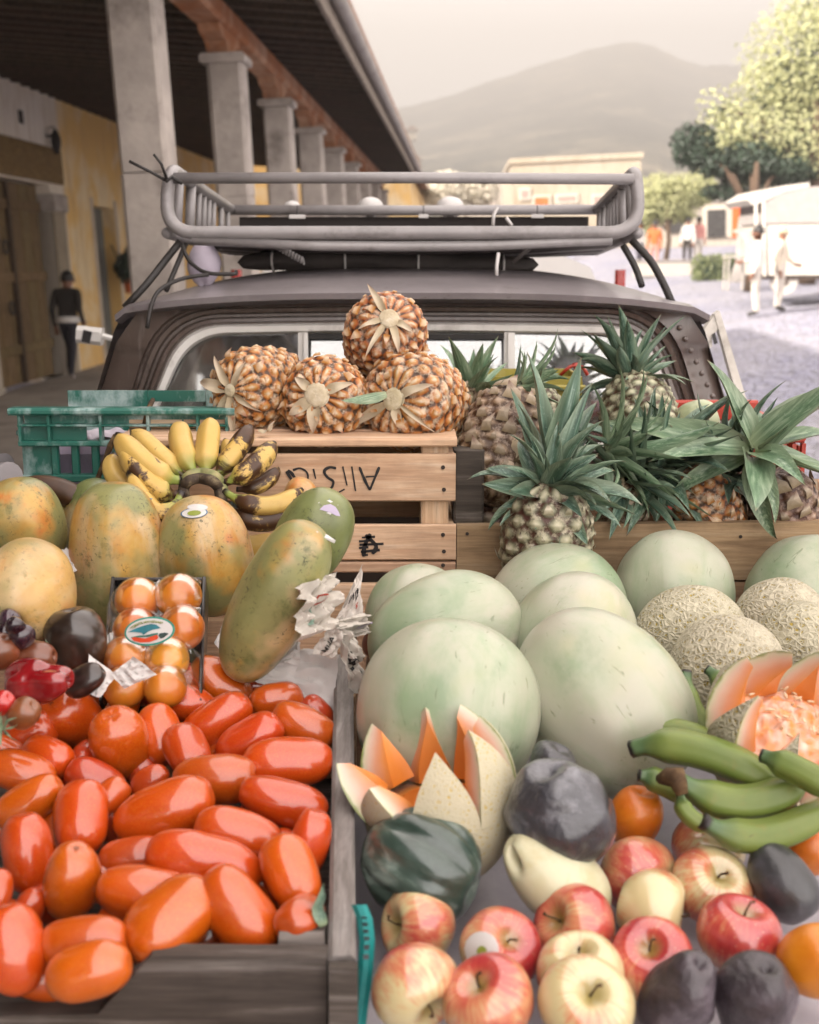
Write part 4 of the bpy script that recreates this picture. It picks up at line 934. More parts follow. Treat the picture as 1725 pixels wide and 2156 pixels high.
def m_flesh():
    t = NT("melon_flesh"); k = t.attr("k"); co = t.coord(1.0)
    v = t.math('ADD', k, t.math('MULTIPLY', t.math('SUBTRACT', t.noise(co, 40, 3), .5), .22))
    c = t.ramp(v, (.0, "#8d9a5a"), (.07, "#dcd8ba"), (.22, "#e8c9b4"), (.45, "#e8a886"), (.7, "#e8964e"), (1.0, "#e8842e"))
    return t.bsdf(c, .35, t.bump(t.noise(co, 130, 4), .2, .001), spec=.5, coat=.35, coatr=.2, sss=.15)
FLESH = m_flesh()
def m_apple():
    t = NT("apple_skin"); co = t.coord(1.0, rnd=False); oc = t.ocol(); rc = t.coord(1.0)
    at = t.n("ShaderNodeSeparateXYZ"); tc = t.n("ShaderNodeTexCoord"); t.put(at.inputs[0], tc.outputs['Object'])
    ang = t.math('ARCTAN2', at.outputs[1], at.outputs[0]); cb = t.n("ShaderNodeCombineXYZ"); t.put(cb.inputs[0], t.math('COSINE', ang)); t.put(cb.inputs[1], t.math('SINE', ang)); t.put(cb.inputs[2], t.math('ADD', t.math('MULTIPLY', at.outputs[2], 9), t.math('MULTIPLY', t.rnd(), 50)))
    stk = t.noise(cb.outputs[0], 9, 4, .65); lowf = t.noise(rc, 14, 3, .5)
    bl = t.math('ADD', t.math('ADD', t.math('MULTIPLY', t.math('SUBTRACT', lowf, .5), 1.6), t.math('MULTIPLY', t.math('SUBTRACT', stk, .5), .6)), oc[0])
    c = t.ramp(bl, (.15, "#dccb98"), (.32, "#db9268"), (.5, "#cc5648"), (.75, "#b43036"))
    ax = t.math('ADD', t.math('MULTIPLY', at.outputs[0], at.outputs[0]), t.math('MULTIPLY', at.outputs[1], at.outputs[1])); c = t.mix(t.math('MULTIPLY', t.ramp(t.math('SQRT', ax), (.006, 1.0), (.014, 0.0)), .8), c, "#9c8a44")
    c = t.mix(t.ramp(t.voro(rc, 190, 'F1'), (.06, .55), (.16, 0.0)), c, "#e8d8b0")
    return t.bsdf(c, .32, t.bump(t.noise(rc, 200, 2), .04, .0006), coat=.8, coatr=.14, spec=.5, sss=.08, cior=1.7)
APP = m_apple()
def m_simple(name, c1, c2, c3, sc=20, rough=.4, coat=.3, bumpv=.2, bsc=60, bd=.002, spec=.5, coatr=.15, sss=0, stretch=1):
    t = NT(name); co = t.coord((stretch, stretch, 1)) if stretch != 1 else t.coord(1.0)
    n = t.noise(co, sc, 6, .62, .3); c = t.ramp(n, (.32, c1), (.52, c2), (.72, c3)); c = t.vary(c, .16, .02)
    return t.bsdf(c, rough, t.bump(t.noise(t.coord(1.0), bsc, 5, .6), bumpv, bd), coat=coat, coatr=coatr, spec=spec, sss=sss)
ORA = m_simple("orange_peel", "#cf6a12", "#dc7d18", "#e0953a", 14, .38, .35, .35, 230, .0012, sss=.08)
PACKO = m_simple("small_orange_fruit", "#c9661a", "#d67f24", "#dc9a3c", 12, .34, .6, .05, 200, .001, sss=.1)
SQG = m_simple("dark_green_squash", "#26372e", "#43544b", "#96a49a", 13, .30, .7, .3, 40, .003, stretch=2.2)  # palest tone paints a cloudy sheen into the rind
GREYF = m_simple("dark_wrinkled_skin", "#29282d", "#403f45", "#8d8c93", 17, .32, .7, 1.0, 70, .004)
AVO = m_simple("avocado_skin", "#2b2a2a", "#3a3a3c", "#5e5c62", 20, .34, .3, .35, 120, .002)
AVOW = m_simple("wrinkled_avocado_skin", "#2c2528", "#463c42", "#7a7078", 24, .42, .3, 1.2, 60, .004)
CHAY = m_simple("pale_chayote_skin", "#cfcba2", "#d9d6b3", "#c6b985", 16, .42, .25, .15, 60, .002, sss=.1)
PEPR = m_simple("red_pepper_skin", "#6f1010", "#8f1a16", "#b5302a", 18, .2, 1.0, .15, 30, .003, coatr=.06)
PEPB = m_simple("dark_brown_skin", "#221916", "#33261f", "#4a3a32", 14, .3, .7, .1, 40, .002, coatr=.1)
PURP = m_simple("dark_purple_skin", "#22131a", "#35202a", "#4c3440", 24, .25, .8, .1, 60, .002, coatr=.1)
BRTOM = m_simple("brownish_tomato_skin", "#5c3824", "#7d4a2c", "#a8562c", 15, .35, .6, .1, 80, .001)
STEMW = m_simple("brown_stem", "#3a2a1e", "#5a4430", "#7a6244", 60, .8, 0, .5, 120, .002, spec=.2)
SCAR = m_simple("cut_stalk", "#b9aa8a", "#cdbfa2", "#ddd2ba", 60, .85, 0, .5, 160, .002, spec=.2)
PAPERW = m_simple("white_paper", "#cbc6c2", "#d6d1cd", "#dedad6", 12, .85, 0, .3, 60, .002, spec=.2)
PAPERN = m_simple("newsprint", "#c6beb2", "#d2cac0", "#b9b1a6", 20, .9, 0, .3, 70, .002, spec=.15)
INK = plain("black_ink", "#1d1a1a", .7, .2, 30, .1); REDINK = plain("red_ink", "#a83a24", .7, .2, 30, .1); TEALP = plain("teal_ink", "#2f8f7c", .6, .2, 30, .1)

# ---- shapes
def sweep(pts, rad, n=12, sq=0.0, twist=0.0, seg=26):
    """banana body along a smooth curve through pts; rad(t) in metres, sq = five sided edge; keeps attribute t"""
    pts = [Vector(p) for p in pts]
    def B(t):
        k = len(pts) - 1; q = list(pts)
        while len(q) > 1: q = [a.lerp(b, t) for a, b in zip(q, q[1:])]
        return q[0]
    vs = []; at = []; fs = []; prev = None
    for i in range(seg + 1):
        t = i / seg; p = B(t); tg = (B(min(1, t + .01)) - B(max(0, t - .01))).normalized()
        x = tg.orthogonal().normalized() if prev is None else (prev - tg * prev.dot(tg)).normalized(); prev = x; y = tg.cross(x); r = rad(t)
        for j in range(n):
            a = 2 * pi * j / n + twist; rr = r * (1 + sq * cos(5 * a)) ; vs.append(p + (x * cos(a) + y * sin(a)) * rr); at.append(t)
        if i: fs += [((i - 1) * n + j, (i - 1) * n + (j + 1) % n, i * n + (j + 1) % n, i * n + j) for j in range(n)]
    fs += [tuple(range(n - 1, -1, -1)), tuple(range(seg * n, seg * n + n))]
    return MB().add(vs, fs, 0, {"t": at})
def banrad(r, neck=.42):
    def f(t):
        if t < .30: return r * (neck + (1 - neck) * sstep(.08, .30, t))
        if t > .70: return r * max(.18, sqrt(max(0, 1 - ((t - .70) / .285) ** 2.4)) if t < .965 else .24)
        return r
    return f
def pine_body(R, L, nc=12, rows=9, seed=0, taper=.12, base=None):
    """pineapple body: helical lattice of raised eyes; +z is the crown end"""
    rng = random.Random(seed); NU, NV = 132, 104; cen = []
    def rr(v): 
        s = max(0.0, 1 - abs(2 * v - 1) ** 3.2) ** .5; return R * s * (1 - taper * (v - .5))
    def fn(u, v):
        r = rr(v); z = L * (v - .5); q = v * rows; a = u * nc
        best = 9
        for rw in (int(q) - 1, int(q), int(q) + 1):
            off = (rw % 2) * .5 + rw * .08; k = round(a - off)
            for kk in (k - 1, k, k + 1):
                dx = (a - off - kk); dy = (q - rw - .5); dd = max(abs(dx) * 1.1 + abs(dy) * .62, abs(dy) * 1.08); best = min(best, dd)
        e = min(1, best / .62); h = (1 - e ** 2.2) * .055 * R + (.02 * R if e < .16 else 0)
        n_ = Vector((cos(2 * pi * u), sin(2 * pi * u), (2 * v - 1) * .9 * abs(2 * v - 1) ** 2)).normalized()
        fn.e = e
        return Vector((r * cos(2 * pi * u), r * sin(2 * pi * u), z)) + n_ * h * (.25 + .75 * min(1, r / (.5 * R)))
    es = []
    def g(u, v): p = fn(u, v); es.append(fn.e); return p
    mb = MB(); mb.grid(g, NU, NV, True); mb.a["eye"] = es; mb.v = [p + p.normalized() * R * .05 * noise.noise(p / R * 3 + Vector((seed, 0, 0))) + p.normalized() * R * .03 * noise.noise(p / R * 9 + Vector((0, seed, 0))) for p in mb.v]
    eyes = []
    for rw in range(rows):
        off = (rw % 2) * .5 + rw * .08
        for k in range(nc):
            v = (rw + .5) / rows; u = ((k + off) / nc) % 1
            eyes.append((u, v, rr(v)))
    return mb, eyes, rr
def bracts(R, L, eyes, rr, seed, size=1.0, up=-1, skip=.28):
    """one small pointed scale on the lower lip of every eye, tip curled outwards"""
    rng = random.Random(seed); mb = MB()
    for u, v, r in eyes:
        if r < R * .25 or rng.random() < (.5 if size < .8 else .28): continue
        a = 2 * pi * u; er = Vector((cos(a), sin(a), 0)); et = Vector((-sin(a), cos(a), 0)); ez = Vector((0, 0, 1))
        slope = (rr(min(1, v + .03)) - rr(max(0, v - .03))) / (L * .06); tz = (ez + er * slope).normalized(); nn = (er - ez * slope).normalized()
        p = er * r + ez * (L * (v - .5)) + nn * R * .05; s = R * .21 * size * rng.uniform(.55, 1.7); w = s * rng.uniform(.34, .6); j = rng.uniform(-.5, .5)
        b = p - tz * s * .62 * (-up) ; tip = p + tz * s * rng.uniform(.3, .8) * (-up) + nn * s * rng.uniform(.15, .6) + et * j * s
        m_ = p - tz * s * .12 * (-up) + nn * s * .20
        vs = [b - et * w, b + et * w, m_ - et * w * .75 + nn * .02 * R, m_ + et * w * .75 + nn * .02 * R, m_ + nn * s * .12, tip]
        mb.add(vs, [(0, 1, 4), (0, 4, 2), (1, 3, 4), (2, 4, 5), (4, 3, 5)], 0, {"t": [0.05, .05, .35, .35, .45, 1]})
    return mb
_LEAF = {}
def leafmesh(bend, width, mat, ripple=0.0, key=0):
    """pineapple crown blade: unit length, base at origin, grows along +z, bends towards +x"""
    k = (round(bend, 2), round(width, 3), mat.name, key)
    if k in _LEAF: return _LEAF[k]
    n = 11; vs = []; at = []; wt = []; rng = random.Random(hash(k) & 255); p = Vector((0, 0, 0)); a = 0.0
    rip = rng.uniform(0, 6)
    for i in range(n + 1):
        t = i / n; w = width * (min(1, .55 + 2.2 * t) if t < .25 else 1) * max(.012, (1 - t ** 2.1)) ; d = Vector((sin(a), 0, cos(a))); nrm = Vector((cos(a), 0, -sin(a)))
        for q in (-1, -.5, 0, .5, 1):
            vs.append(p + Vector((0, q * w / 2, 0)) - nrm * (w * .30 * (q * q - .3)) + nrm * ripple * sin(rip + 9 * t + q) * w); at.append(t); wt.append(abs(q))
        p = p + d / n; a += bend / n * (.4 + 1.2 * t)
    fs = [(i * 5 + j, i * 5 + j + 1, i * 5 + j + 6, i * 5 + j + 5) for i in range(n) for j in range(4)]
    m = MB().add(vs, fs, 0, {"t": at, "w": wt}); _LEAF[k] = m.mesh("leaf", mat, True); return _LEAF[k]
def crown(parent, pos, ax, n, length, width, seed, mat=CRN, spread=(8, 100), droop=1.0, name="leaf", aim=None):
    rng = random.Random(seed); B = frame(ax.normalized())
    n = int(n * 1.25); width *= 1.08
    for i in range(n):
        t = (i + .5) / n; phi = i * 2.39996 + rng.uniform(-.2, .2); tilt = radians(spread[0] + (spread[1] - spread[0]) * t ** .85 + rng.uniform(-17, 17))
        L = length * (.62 + .5 * sin(pi * min(1, .25 + .7 * t)) ) * rng.uniform(.62, 1.25); bend = (rng.choice((.15, .45, .8, 1.15)) + (.35 if t > .6 else 0)) * droop
        me = leafmesh(round(bend, 1), round(width * rng.choice((.85, 1.0, 1.15)) / length, 2), mat, .05, rng.randrange(2))
        rot = B @ Matrix.Rotation(phi + rng.uniform(-.25, .25), 3, 'Z') @ Matrix.Rotation(tilt, 3, 'Y') @ Matrix.Rotation(rng.uniform(-.7, .7), 3, 'Z')
        m = M4(Vector(pos) + B @ Vector((cos(phi), sin(phi), 0)) * .010 * min(1, t * 2) - ax.normalized() * .012 * t, rot) @ Matrix.Diagonal((L, L, L, 1))
        link(name, me, m, parent)
def pineapple(label, px, py, d, W_, L, ax, mat, seed, bmat=BRACT_G, bsize=1.0, group=None, rows=9, nc=12, scar=None, parent_only=False, roll=None, taper=.12):
    R = W_ / F * d / 2; c = P(px, py, d); ax = ax.normalized()
    t = thing("pineapple", label, "pineapple", c, group, frame(ax) @ Matrix.Rotation(roll if roll is not None else seed * 1.3, 3, 'Z'))
    mb, eyes, rr = pine_body(R, L, nc, rows, seed, taper)
    b = child("fruit_body", mb, mat, t)
    bb = props(link("bracts", bracts(R, L, eyes, rr, seed, bsize).mesh("bracts", bmat, False), WM[t.name], t), kind="stuff")
    return t, R, L, c, ax
def dryleaf(parent, base, dirv, out, length, width, bend, roll=0.0, mat=None):
    """papery leaf at the fruit's base"""
    me = leafmesh(bend, width / length, mat or DRY, .10, random.randrange(3)); z = dirv.normalized(); x = (out - z * out.dot(z)).normalized()
    link("dried_leaf", me, M4(Vector(base), frame(z, x) @ Matrix.Rotation(roll, 3, 'Z')) @ Matrix.Diagonal((length, length, length, 1)), parent)
def paper(name, label, corners, nu=22, nv=18, amp=.006, seed=0, mat=None, cat="paper", ridge=.5, parent=None, curl=0.0, build=True):
    """crumpled sheet over four 3-D corners (a, b, c, d round the sheet); returns object and the surface function"""
    a, b, c, d = [Vector(q) for q in corners]; nrm = ((b - a).cross(d - a)).normalized()
    if nrm.dot(CAM - a) < 0: nrm = -nrm
    off = Vector((seed * 5.1, seed * 2.3, seed))
    def f(u, v):
        p = a.lerp(b, u).lerp(d.lerp(c, u), v); q = Vector((u * 2.3, v * 2.3, 0)) + off
        fold = abs(noise.noise(q * 1.6)) * 2 - .5; fine = noise.noise(q * 4) * .4 + (abs(noise.noise(q * 3.1)) - .25) * ridge
        e = 1 + 0 * u; return p + nrm * (amp * (fold * 1.4 + fine) + curl * (u - .5) ** 2) + (b - a) * .05 * noise.noise(q * 2.1 + off) * (v if v > .5 else 1 - v) + (d - a) * .05 * noise.noise(q * 2.4 - off) * (u if u > .5 else 1 - u)
    if not build: return None, f, nrm
    o = MB().grid(f, nu, nv).build(name, mat or PAPERW, parent, smooth=35)
    if parent is None: props(o, label, cat)
    return o, f, nrm
def textmesh(body, size=1.0, bold=0.0):
    cu = bpy.data.curves.new("txt", 'FONT'); cu.body = body; cu.size = size; cu.align_x = 'CENTER'; cu.align_y = 'CENTER'; cu.offset = bold; cu.resolution_u = 3
    o = bpy.data.objects.new("txt", cu); COL.objects.link(o); bpy.context.view_layer.update(); me = tomesh(o); bpy.data.objects.remove(o)
    vs = [v.co.copy() for v in me.vertices]; fs = [tuple(p.vertices) for p in me.polygons]; bpy.data.meshes.remove(me); return vs, fs
def letters(parent, body, f, nrm, cu, cv, su, ang=0.0, mat=None, asp=1.0, lift=.0012, name="printed_text"):
    """flat printed lettering lying on the sheet f(u, v)"""
    vs, fs = textmesh(body, 1.0, .02); ca, sa = cos(ang), sin(ang)
    out = []
    for v in vs:
        x, y = v.x * su, v.y * su * asp; out.append(f(cu + x * ca - y * sa, cv + x * sa + y * ca) + nrm * lift)
    MB().add(out, fs).build(name, mat or INK, parent)
# ------------------------------------------------------------------ boards and crates that carry the fruit
CRW = wood("crate_pine", "#c99f7c", "#e0bd9b", "#e9d1b6", 0, .8, 1.0, .35); CRWZ = wood("crate_pine_upright", "#c99f7c", "#e0bd9b", "#e9d1b6", 2, .8, 1.0, .35)
PLK = wood("old_plank", "#8d6e55", "#b59474", "#c8aa8b", 0, .85, .8, .6); GRW = wood("grey_weathered_wood", "#6d6660", "#8e8682", "#a8a19e", 1, .8, .9, .6); GRWX = wood("grey_weathered_board", "#3c352f", "#564d46", "#8a827c", 0, .8, .9, .6)
NAIL = plain("nail_head", "#3a302a", .6, .2, 30, .1, metal=.6)
db = thing("display_board", "broad plywood display board laid over the truck bed under the fruit", "board", (0, 1.6, 1.10))
MB().box((.02, 1.62, 1.128), (1.74, 1.56, .022), bev=.004).build("panel", PLK, db)
for x in (-.6, 0, .6): MB().box((x, 1.62, 1.098), (.06, 1.5, .034)).build("batten", PLK, db)
# white paper over the board
def linerf(u, v):
    x = .02 + (-.135 + .96 * u); y = .90 + .95 * v; q = Vector((x * 7, y * 7, 2)); return Vector((x, y, 1.152 + .012 * abs(noise.noise(q)) + .006 * noise.noise(q * 3)))
props(MB().grid(linerf, 50, 50).build("paper_liner", m_simple("lilac_white_paper", "#a9a4ad", "#b9b4bb", "#c9c4c8", 10, .85, 0, .3, 50, .002), smooth=True), "rumpled lilac white paper spread under the apples and melons", "paper")
sb = thing("support_crate", "shallow brown crate under the papayas behind the tomato crate", "crate", (-.42, 1.74, 1.14))
for y in (1.53, 1.95): MB().box((-.44, y, 1.215), (.74, .018, .145), bev=.004).build("board", PLK, sb)
for x in (-.81, -.07): MB().box((x, 1.74, 1.215), (.018, .40, .145), bev=.004).build("board", PLK, sb)
for k in range(5): MB().box((-.44, 1.575 + .083 * k, 1.278), (.71, .076, .012), bev=.003).build("slat", PLK, sb)

# ---- pale slatted crate with the hand written name
YC = 1.962
pc = thing("slatted_crate", "pale pine slatted crate with a black hand painted name upside down, pineapples on top", "crate", PY(640, 1420, YC))
XR = PY(959, 1050, YC).x; XL = PY(250, 1050, YC).x; XC, WX = (XR + XL) / 2, XR - XL
def zc(py): return PY(900, py, YC).z
for ya, yb in ((956, 1056), (1105, 1180), (1184, 1206), (1229, 1300), (1312, 1410)):
    sl_o = MB().box((XC + random.uniform(-.002, .002), YC + .006, (zc(ya) + zc(yb)) / 2), (WX, .012, zc(ya) - zc(yb)), bev=.0025).build("slat", CRW, pc)
    for px in (932,):
        for k in (.28, .75):
            if yb - ya > 40 or k < .5:
                MB().tube([PY(px + 4 * k, ya + (yb - ya) * k, YC - .0015), PY(px + 4 * k, ya + (yb - ya) * k, YC + .002)], .0035, 8).build("nail", NAIL, sl_o)
for x in (PY(916, 1000, YC).x, XL + .03): MB().box((x, YC + .027, (zc(940) + zc(1410)) / 2), (.045, .028, zc(940) - zc(1410)), bev=.003).build("corner_post", CRWZ, pc)
for x in (PY(916, 1000, YC).x, XL + .03): MB().box((x, YC + .33, (zc(940) + zc(1410)) / 2), (.045, .028, zc(940) - zc(1410)), bev=.003).build("corner_post", CRWZ, pc)
for z0, z1 in ((956, 1056), (1105, 1180), (1229, 1300)):
    MB().box((XR - .007, YC + .18, (zc(z0) + zc(z1)) / 2), (.012, .335, zc(z0) - zc(z1)), bev=.0025).build("slat", CRW, pc)
    MB().box((XL + .007, YC + .18, (zc(z0) + zc(z1)) / 2), (.012, .335, zc(z0) - zc(z1)), bev=.0025).build("slat", CRW, pc)
    MB().box((XC, YC + .35, (zc(z0) + zc(z1)) / 2), (WX, .012, zc(z0) - zc(z1)), bev=.0025).build("slat", CRW, pc)
ZT = zc(940)
for y0, y1, xa, dzz in ((YC - .004, YC + .088, 0, 0), (YC + .096, YC + .20, .0, .001), (YC + .208, YC + .345, 0, .0)):
    MB().box((XC + xa / 2, (y0 + y1) / 2, ZT + .0065 + dzz), (WX + .004 - xa, y1 - y0, .013), bev=.0025).build("lid_plank", CRW, pc)
for a_, b_ in ((283, 392), (396, 505)):
    MB().box(((PY(a_, 900, 2.1).x + PY(b_, 900, 2.1).x) / 2, 2.10, ZT + .0235), (PY(b_, 900, 2.1).x - PY(a_, 900, 2.1).x, .075, .017), bev=.002).build("loose_batten", CRW, pc)
# brush strokes of the name (upside down, as it stands)
def stroke(px_pts, y, w, parent, name="painted_letter", m=INK):
    pts = [PY(x, z, y) for x, z in px_pts]
    if len(pts) > 2: 
        fine = []
        for i in range(len(pts) - 1):
            p0, p1, p2, p3 = pts[max(0, i - 1)], pts[i], pts[i + 1], pts[min(len(pts) - 1, i + 2)]
            for k in range(6):
                t = k / 6; fine.append(.5 * ((2 * p1) + (p2 - p0) * t + (2 * p0 - 5 * p1 + 4 * p2 - p3) * t * t + (3 * p1 - p0 - 3 * p2 + p3) * t ** 3))
        pts = fine + [pts[-1]]
    L = []; R_ = []; n = len(pts)
    for i, p in enumerate(pts):
        t = (pts[min(i + 1, n - 1)] - pts[max(i - 1, 0)]).normalized(); s = Vector((t.z, 0, -t.x)) * w * (.75 + .35 * noise.noise(p * 90)) * (.6 if i in (0, n - 1) else 1)
        L.append(p + s / 2); R_.append(p - s / 2)
    MB().add(L + R_, [(i, i + 1, n + i + 1, n + i) for i in range(n - 1)]).build(name, m, parent)
yi = YC - .0015; wv = .0055
for pts in ([(779, 1032), (790, 1005), (799, 983)], [(779, 1032), (768, 1010), (757, 983)], [(770, 1004), (788, 1003)],      # A
            [(741, 982), (749, 1034)], [(722, 982), (731, 1022)], [(714, 1036), (726, 1030)],                                # l, i
            [(708, 986), (694, 984), (683, 992), (690, 1005), (702, 1014), (697, 1028), (680, 1034), (672, 1031)],             # S
            [(660, 987), (665, 1008)], [(663, 1027), (665, 1030)],                                                           # i
            [(603, 992), (613, 1008), (617, 1010)], [(617, 990), (632, 986), (646, 994), (648, 1008), (637, 1013), (622, 1006), (614, 996), (606, 990)]):
    stroke(pts, yi, wv, pc)
for pts in ([(762, 1132), (790, 1130)], [(757, 1147), (808, 1145)], [(760, 1162), (800, 1158)], [(780, 1124), (768, 1150), (766, 1172)], [(770, 1126), (792, 1150), (784, 1166)], [(756, 1154), (776, 1152)], [(756, 1140), (782, 1138)], [(763, 1170), (775, 1168)]):
    stroke(pts, yi, .0085, pc, "paint_blot")

# ---- long brown plank box on the right that holds the upright pineapples
bx = thing("plank_box", "long weathered brown plank box on the right holding upright pineapples", "box", PY(1340, 1420, 1.965))
xa, xb = PY(962, 1160, 1.965).x, 1.02
def plk(y, za, zb, x0, x1, m=PLK):
    a = PY(962, za[0], y).z; b = PY(1725, za[1], y).z; c = PY(962, zb[0], y).z; e = PY(1725, zb[1], y).z
    mb = MB(); mb.prism([(x0, y, a), (x1, y, b + (b - a) * .2), (x1, y, e), (x0, y, c)], (0, .022, 0)); return mb.build("plank", m, bx)
p1 = plk(1.965, (1107, 1097), (1222, 1220), xa, xb); p2 = plk(1.967, (1226, 1225), (1400, 1400), xa, xb)
for px, py in ((1000, 1215), (984, 1124), (1090, 1170), (1560, 1130), (1700, 1205)): MB().tube([PY(px, py, 1.963), PY(px, py, 1.97)], .003, 7).build("nail", NAIL, p1)
MB().box((xa + .02, 1.987 + .03, PY(962, 1050, 1.99).z - .07), (.05, .06, .30), bev=.004).build("corner_post", GRWX, bx)
MB().box((xa + .012, 2.19, PY(962, 1107, 1.99).z - .06), (.018, .34, .12), bev=.003).build("plank", PLK, bx)
MB().box(((xa + xb) / 2, 2.37, PY(962, 1107, 1.99).z - .06), (xb - xa, .018, .14), bev=.003).build("plank", PLK, bx)
MB().box(((xa + xb) / 2, 2.17, PY(962, 1240, 1.99).z), (xb - xa - .02, .36, .012)).build("bottom_board", PLK, bx)

# ---- teal green plastic crates on the left
def m_plastic(name, c1, c2, scuff, wear=(.58, .72)):
    t = NT(name); co = t.coord(1.0, rnd=False); c = t.mix(t.noise(co, 6, 4), c1, c2)
    c = t.mix(t.ramp(t.noise(t.coord((9, 9, 5), rnd=False), .9, 6, .7), (wear[0], 0.0), (wear[1], .85)), c, scuff)
    return t.bsdf(c, .42, t.bump(t.noise(co, 90, 4), .1, .001), spec=.45, coat=.15, coatr=.3)
GRN = m_plastic("teal_green_plastic", "#1a5a4d", "#267464", "#b9cccb", (.47, .60)); REDP = m_plastic("red_crate_plastic", "#a3291a", "#b83a20", "#c98a74"); YELP = m_plastic("olive_yellow_plastic", "#a3973c", "#b5a74a", "#c4b87a")
def pcrate(label, px0, px1, pyt, pyb, y, dep, slots=True, name="plastic_crate", mat=GRN, handle=None, rim=True, bars=7):
    t = thing(name, label, "crate", PY((px0 + px1) / 2, pyb, y)); x0, x1 = PY(px0, pyt, y).x, PY(px1, pyt, y).x; zt, zb = PY(px0, pyt, y).z, PY(px0, pyb, y).z; H = zt - zb; X = (x0 + x1) / 2; Wd = x1 - x0
    if rim:
        MB().box((X, y - .004, zt - .006), (Wd + .03, .034, .012), bev=.004).build("rim", mat, t)
        for x in (x0, x1): MB().box((x, y + dep / 2, zt - .046), (.03, dep - .036, .0115), bev=.004).build("rim", mat, t)
    def yb_(k): return zt - H * k
    if handle:
        ha, hb, hc, hd = handle; h0, h1 = PY(ha, hc, y).x, PY(hb, hc, y).x; z0, z1 = PY(ha, hc, y).z, PY(ha, hd, y).z; pn_ = MB()
        for a, b, c_, d_ in ((x0, h0, zt - .013, zb), (h1, x1, zt - .013, zb), (h0 + .001, h1 - .001, zt - .013, z0), (h0 + .001, h1 - .001, z1, zb)): pn_.box(((a + b) / 2, y + .008, (c_ + d_) / 2), (b - a, .008, c_ - d_))
        pn_.build("front_panel", mat, t)
    else:
        MB().box((X, y + .006, yb_(.11)), (Wd - .01, .006, H * .125)).build("front_panel", mat, t)
        MB().box((x0 + Wd * .155, y + .008, yb_(.27)), (Wd * .31, .006, H * .16)).build("front_panel", mat, t)
        MB().box((x1 - Wd * .1, y + .008, yb_(.27)), (Wd * .2, .006, H * .16)).build("front_panel", mat, t)
        for k, th in ((.18, .004), (.365, .009), (.72, .012), (.99, .008)): MB().box((X, y - .001, yb_(k)), (Wd + .006, .022, th), bev=.002).build("rib", mat, t)
        for k in (0.0, .14, .39, .62, .86, 1.0): MB().box((x0 + Wd * k, y - .002, yb_(.19)), (.005, .02, H * .33), bev=.001).build("rib", mat, t)
        MB().box((x0 + Wd * .07, y + .009, yb_(.68)), (Wd * .13, .006, H * .62)).build("corner_panel", mat, t); MB().box((x1 - Wd * .07, y + .009, yb_(.68)), (Wd * .13, .006, H * .62)).build("corner_panel", mat, t)
        for k in range(bars + 1): MB().box((x0 + Wd * (.155 + .69 * k / bars), y + .004, yb_(.545)), (.0125, .012, H * .34), bev=.002).build("bar", mat, t)
    for x in (x0, x1): MB().box((x, y + dep / 2 + .004, zt - .052 - H * .40), (.007, dep - .01, H * .80)).build("side_panel", mat, t)
    bp = MB(); hx0, hx1 = X - Wd * .06, X + Wd * .26
    for a, b, c_, d_ in ((x0, hx0, zt - .003, zb), (hx1, x1, zt - .003, zb), (hx0 + .001, hx1 - .001, zt - .003, zt - .024), (hx0 + .001, hx1 - .001, zt - .044, zb)): bp.box(((a + b) / 2, y + dep - .004, (c_ + d_) / 2), (b - a, .007, c_ - d_))
    bp.build("back_panel", mat, t); MB().box((X, y + dep / 2 + .004, zb + .006), (Wd - .014, dep - .02, .006)).build("base", mat, t)
    return t
pcrate("teal green plastic crate with scuffed ribbed front left of the bananas", 42, 478, 857, 1062, 2.06, .30)
cl = MB().grid(lambda u, v: P(150 + 190 * u, 905 + 28 * v + 6 * noise.noise(Vector((u * 5, v * 3, 1))), 2.16 - .05 * sin(pi * v)) + Vector((0, 0, .012 * noise.noise(Vector((u * 7, v * 4, 3))))), 24, 10)
props(cl.build("foam_sheet", m_simple("lilac_foam", "#bdb3c2", "#cdc4ce", "#d8d1d8", 14, .9, 0, .3, 60, .003), smooth=True), "lilac white foam sheet bulging inside the ribbed teal crate", "foam")
cl2 = MB().box(P(245, 1010, 2.2), (.30, .05, .13), bev=.02)
props(cl2.build("foam_block", m_simple("mauve_foam", "#8f8294", "#a195a6", "#b0a5b4", 14, .9, 0, .3, 60, .003)), "mauve packing seen through the bars of the ribbed teal crate", "foam")
hk = thing("iron_hook", "rusty bent wire hook over the rim of the ribbed teal crate", "hook", P(310, 885, 2.09))
MB().tube([P(322, 842, 2.2), P(314, 858, 2.085), P(309, 872, 2.07), P(304, 898, 2.075)], .0045, 6).build("wire", STEMW, hk, smooth=True)
sg = thing("dry_string", "dark dry string trailing in front of the teal crate beside the bananas", "string", P(215, 990, 2.03))
MB().tube([P(242, 915, 2.0), P(232, 940, 2.0), P(222, 965, 2.01), P(205, 1010, 2.02), P(203, 1030, 2.02)], [.003, .006, .004, .005, .003], 6).build("strand", STEMW, sg, smooth=True)
gp_ = thing("rolled_sheet", "grey rolled plastic sheet lying at the left edge below the teal crate", "roll", P(5, 1005, 2.1))
MB().tube([P(-60, 1015, 2.1), P(20, 1003, 2.0)], .024, 14).build("roll", plain("grey_sheet", "#8f8a8c", .4, .15, 8, .2, coat=.3), gp_, smooth=40)
MB().tube([P(-60, 985, 2.2), P(12, 978, 2.15)], .02, 14).build("roll", plain("grey_sheet", "#8f8a8c"), gp_, smooth=40)

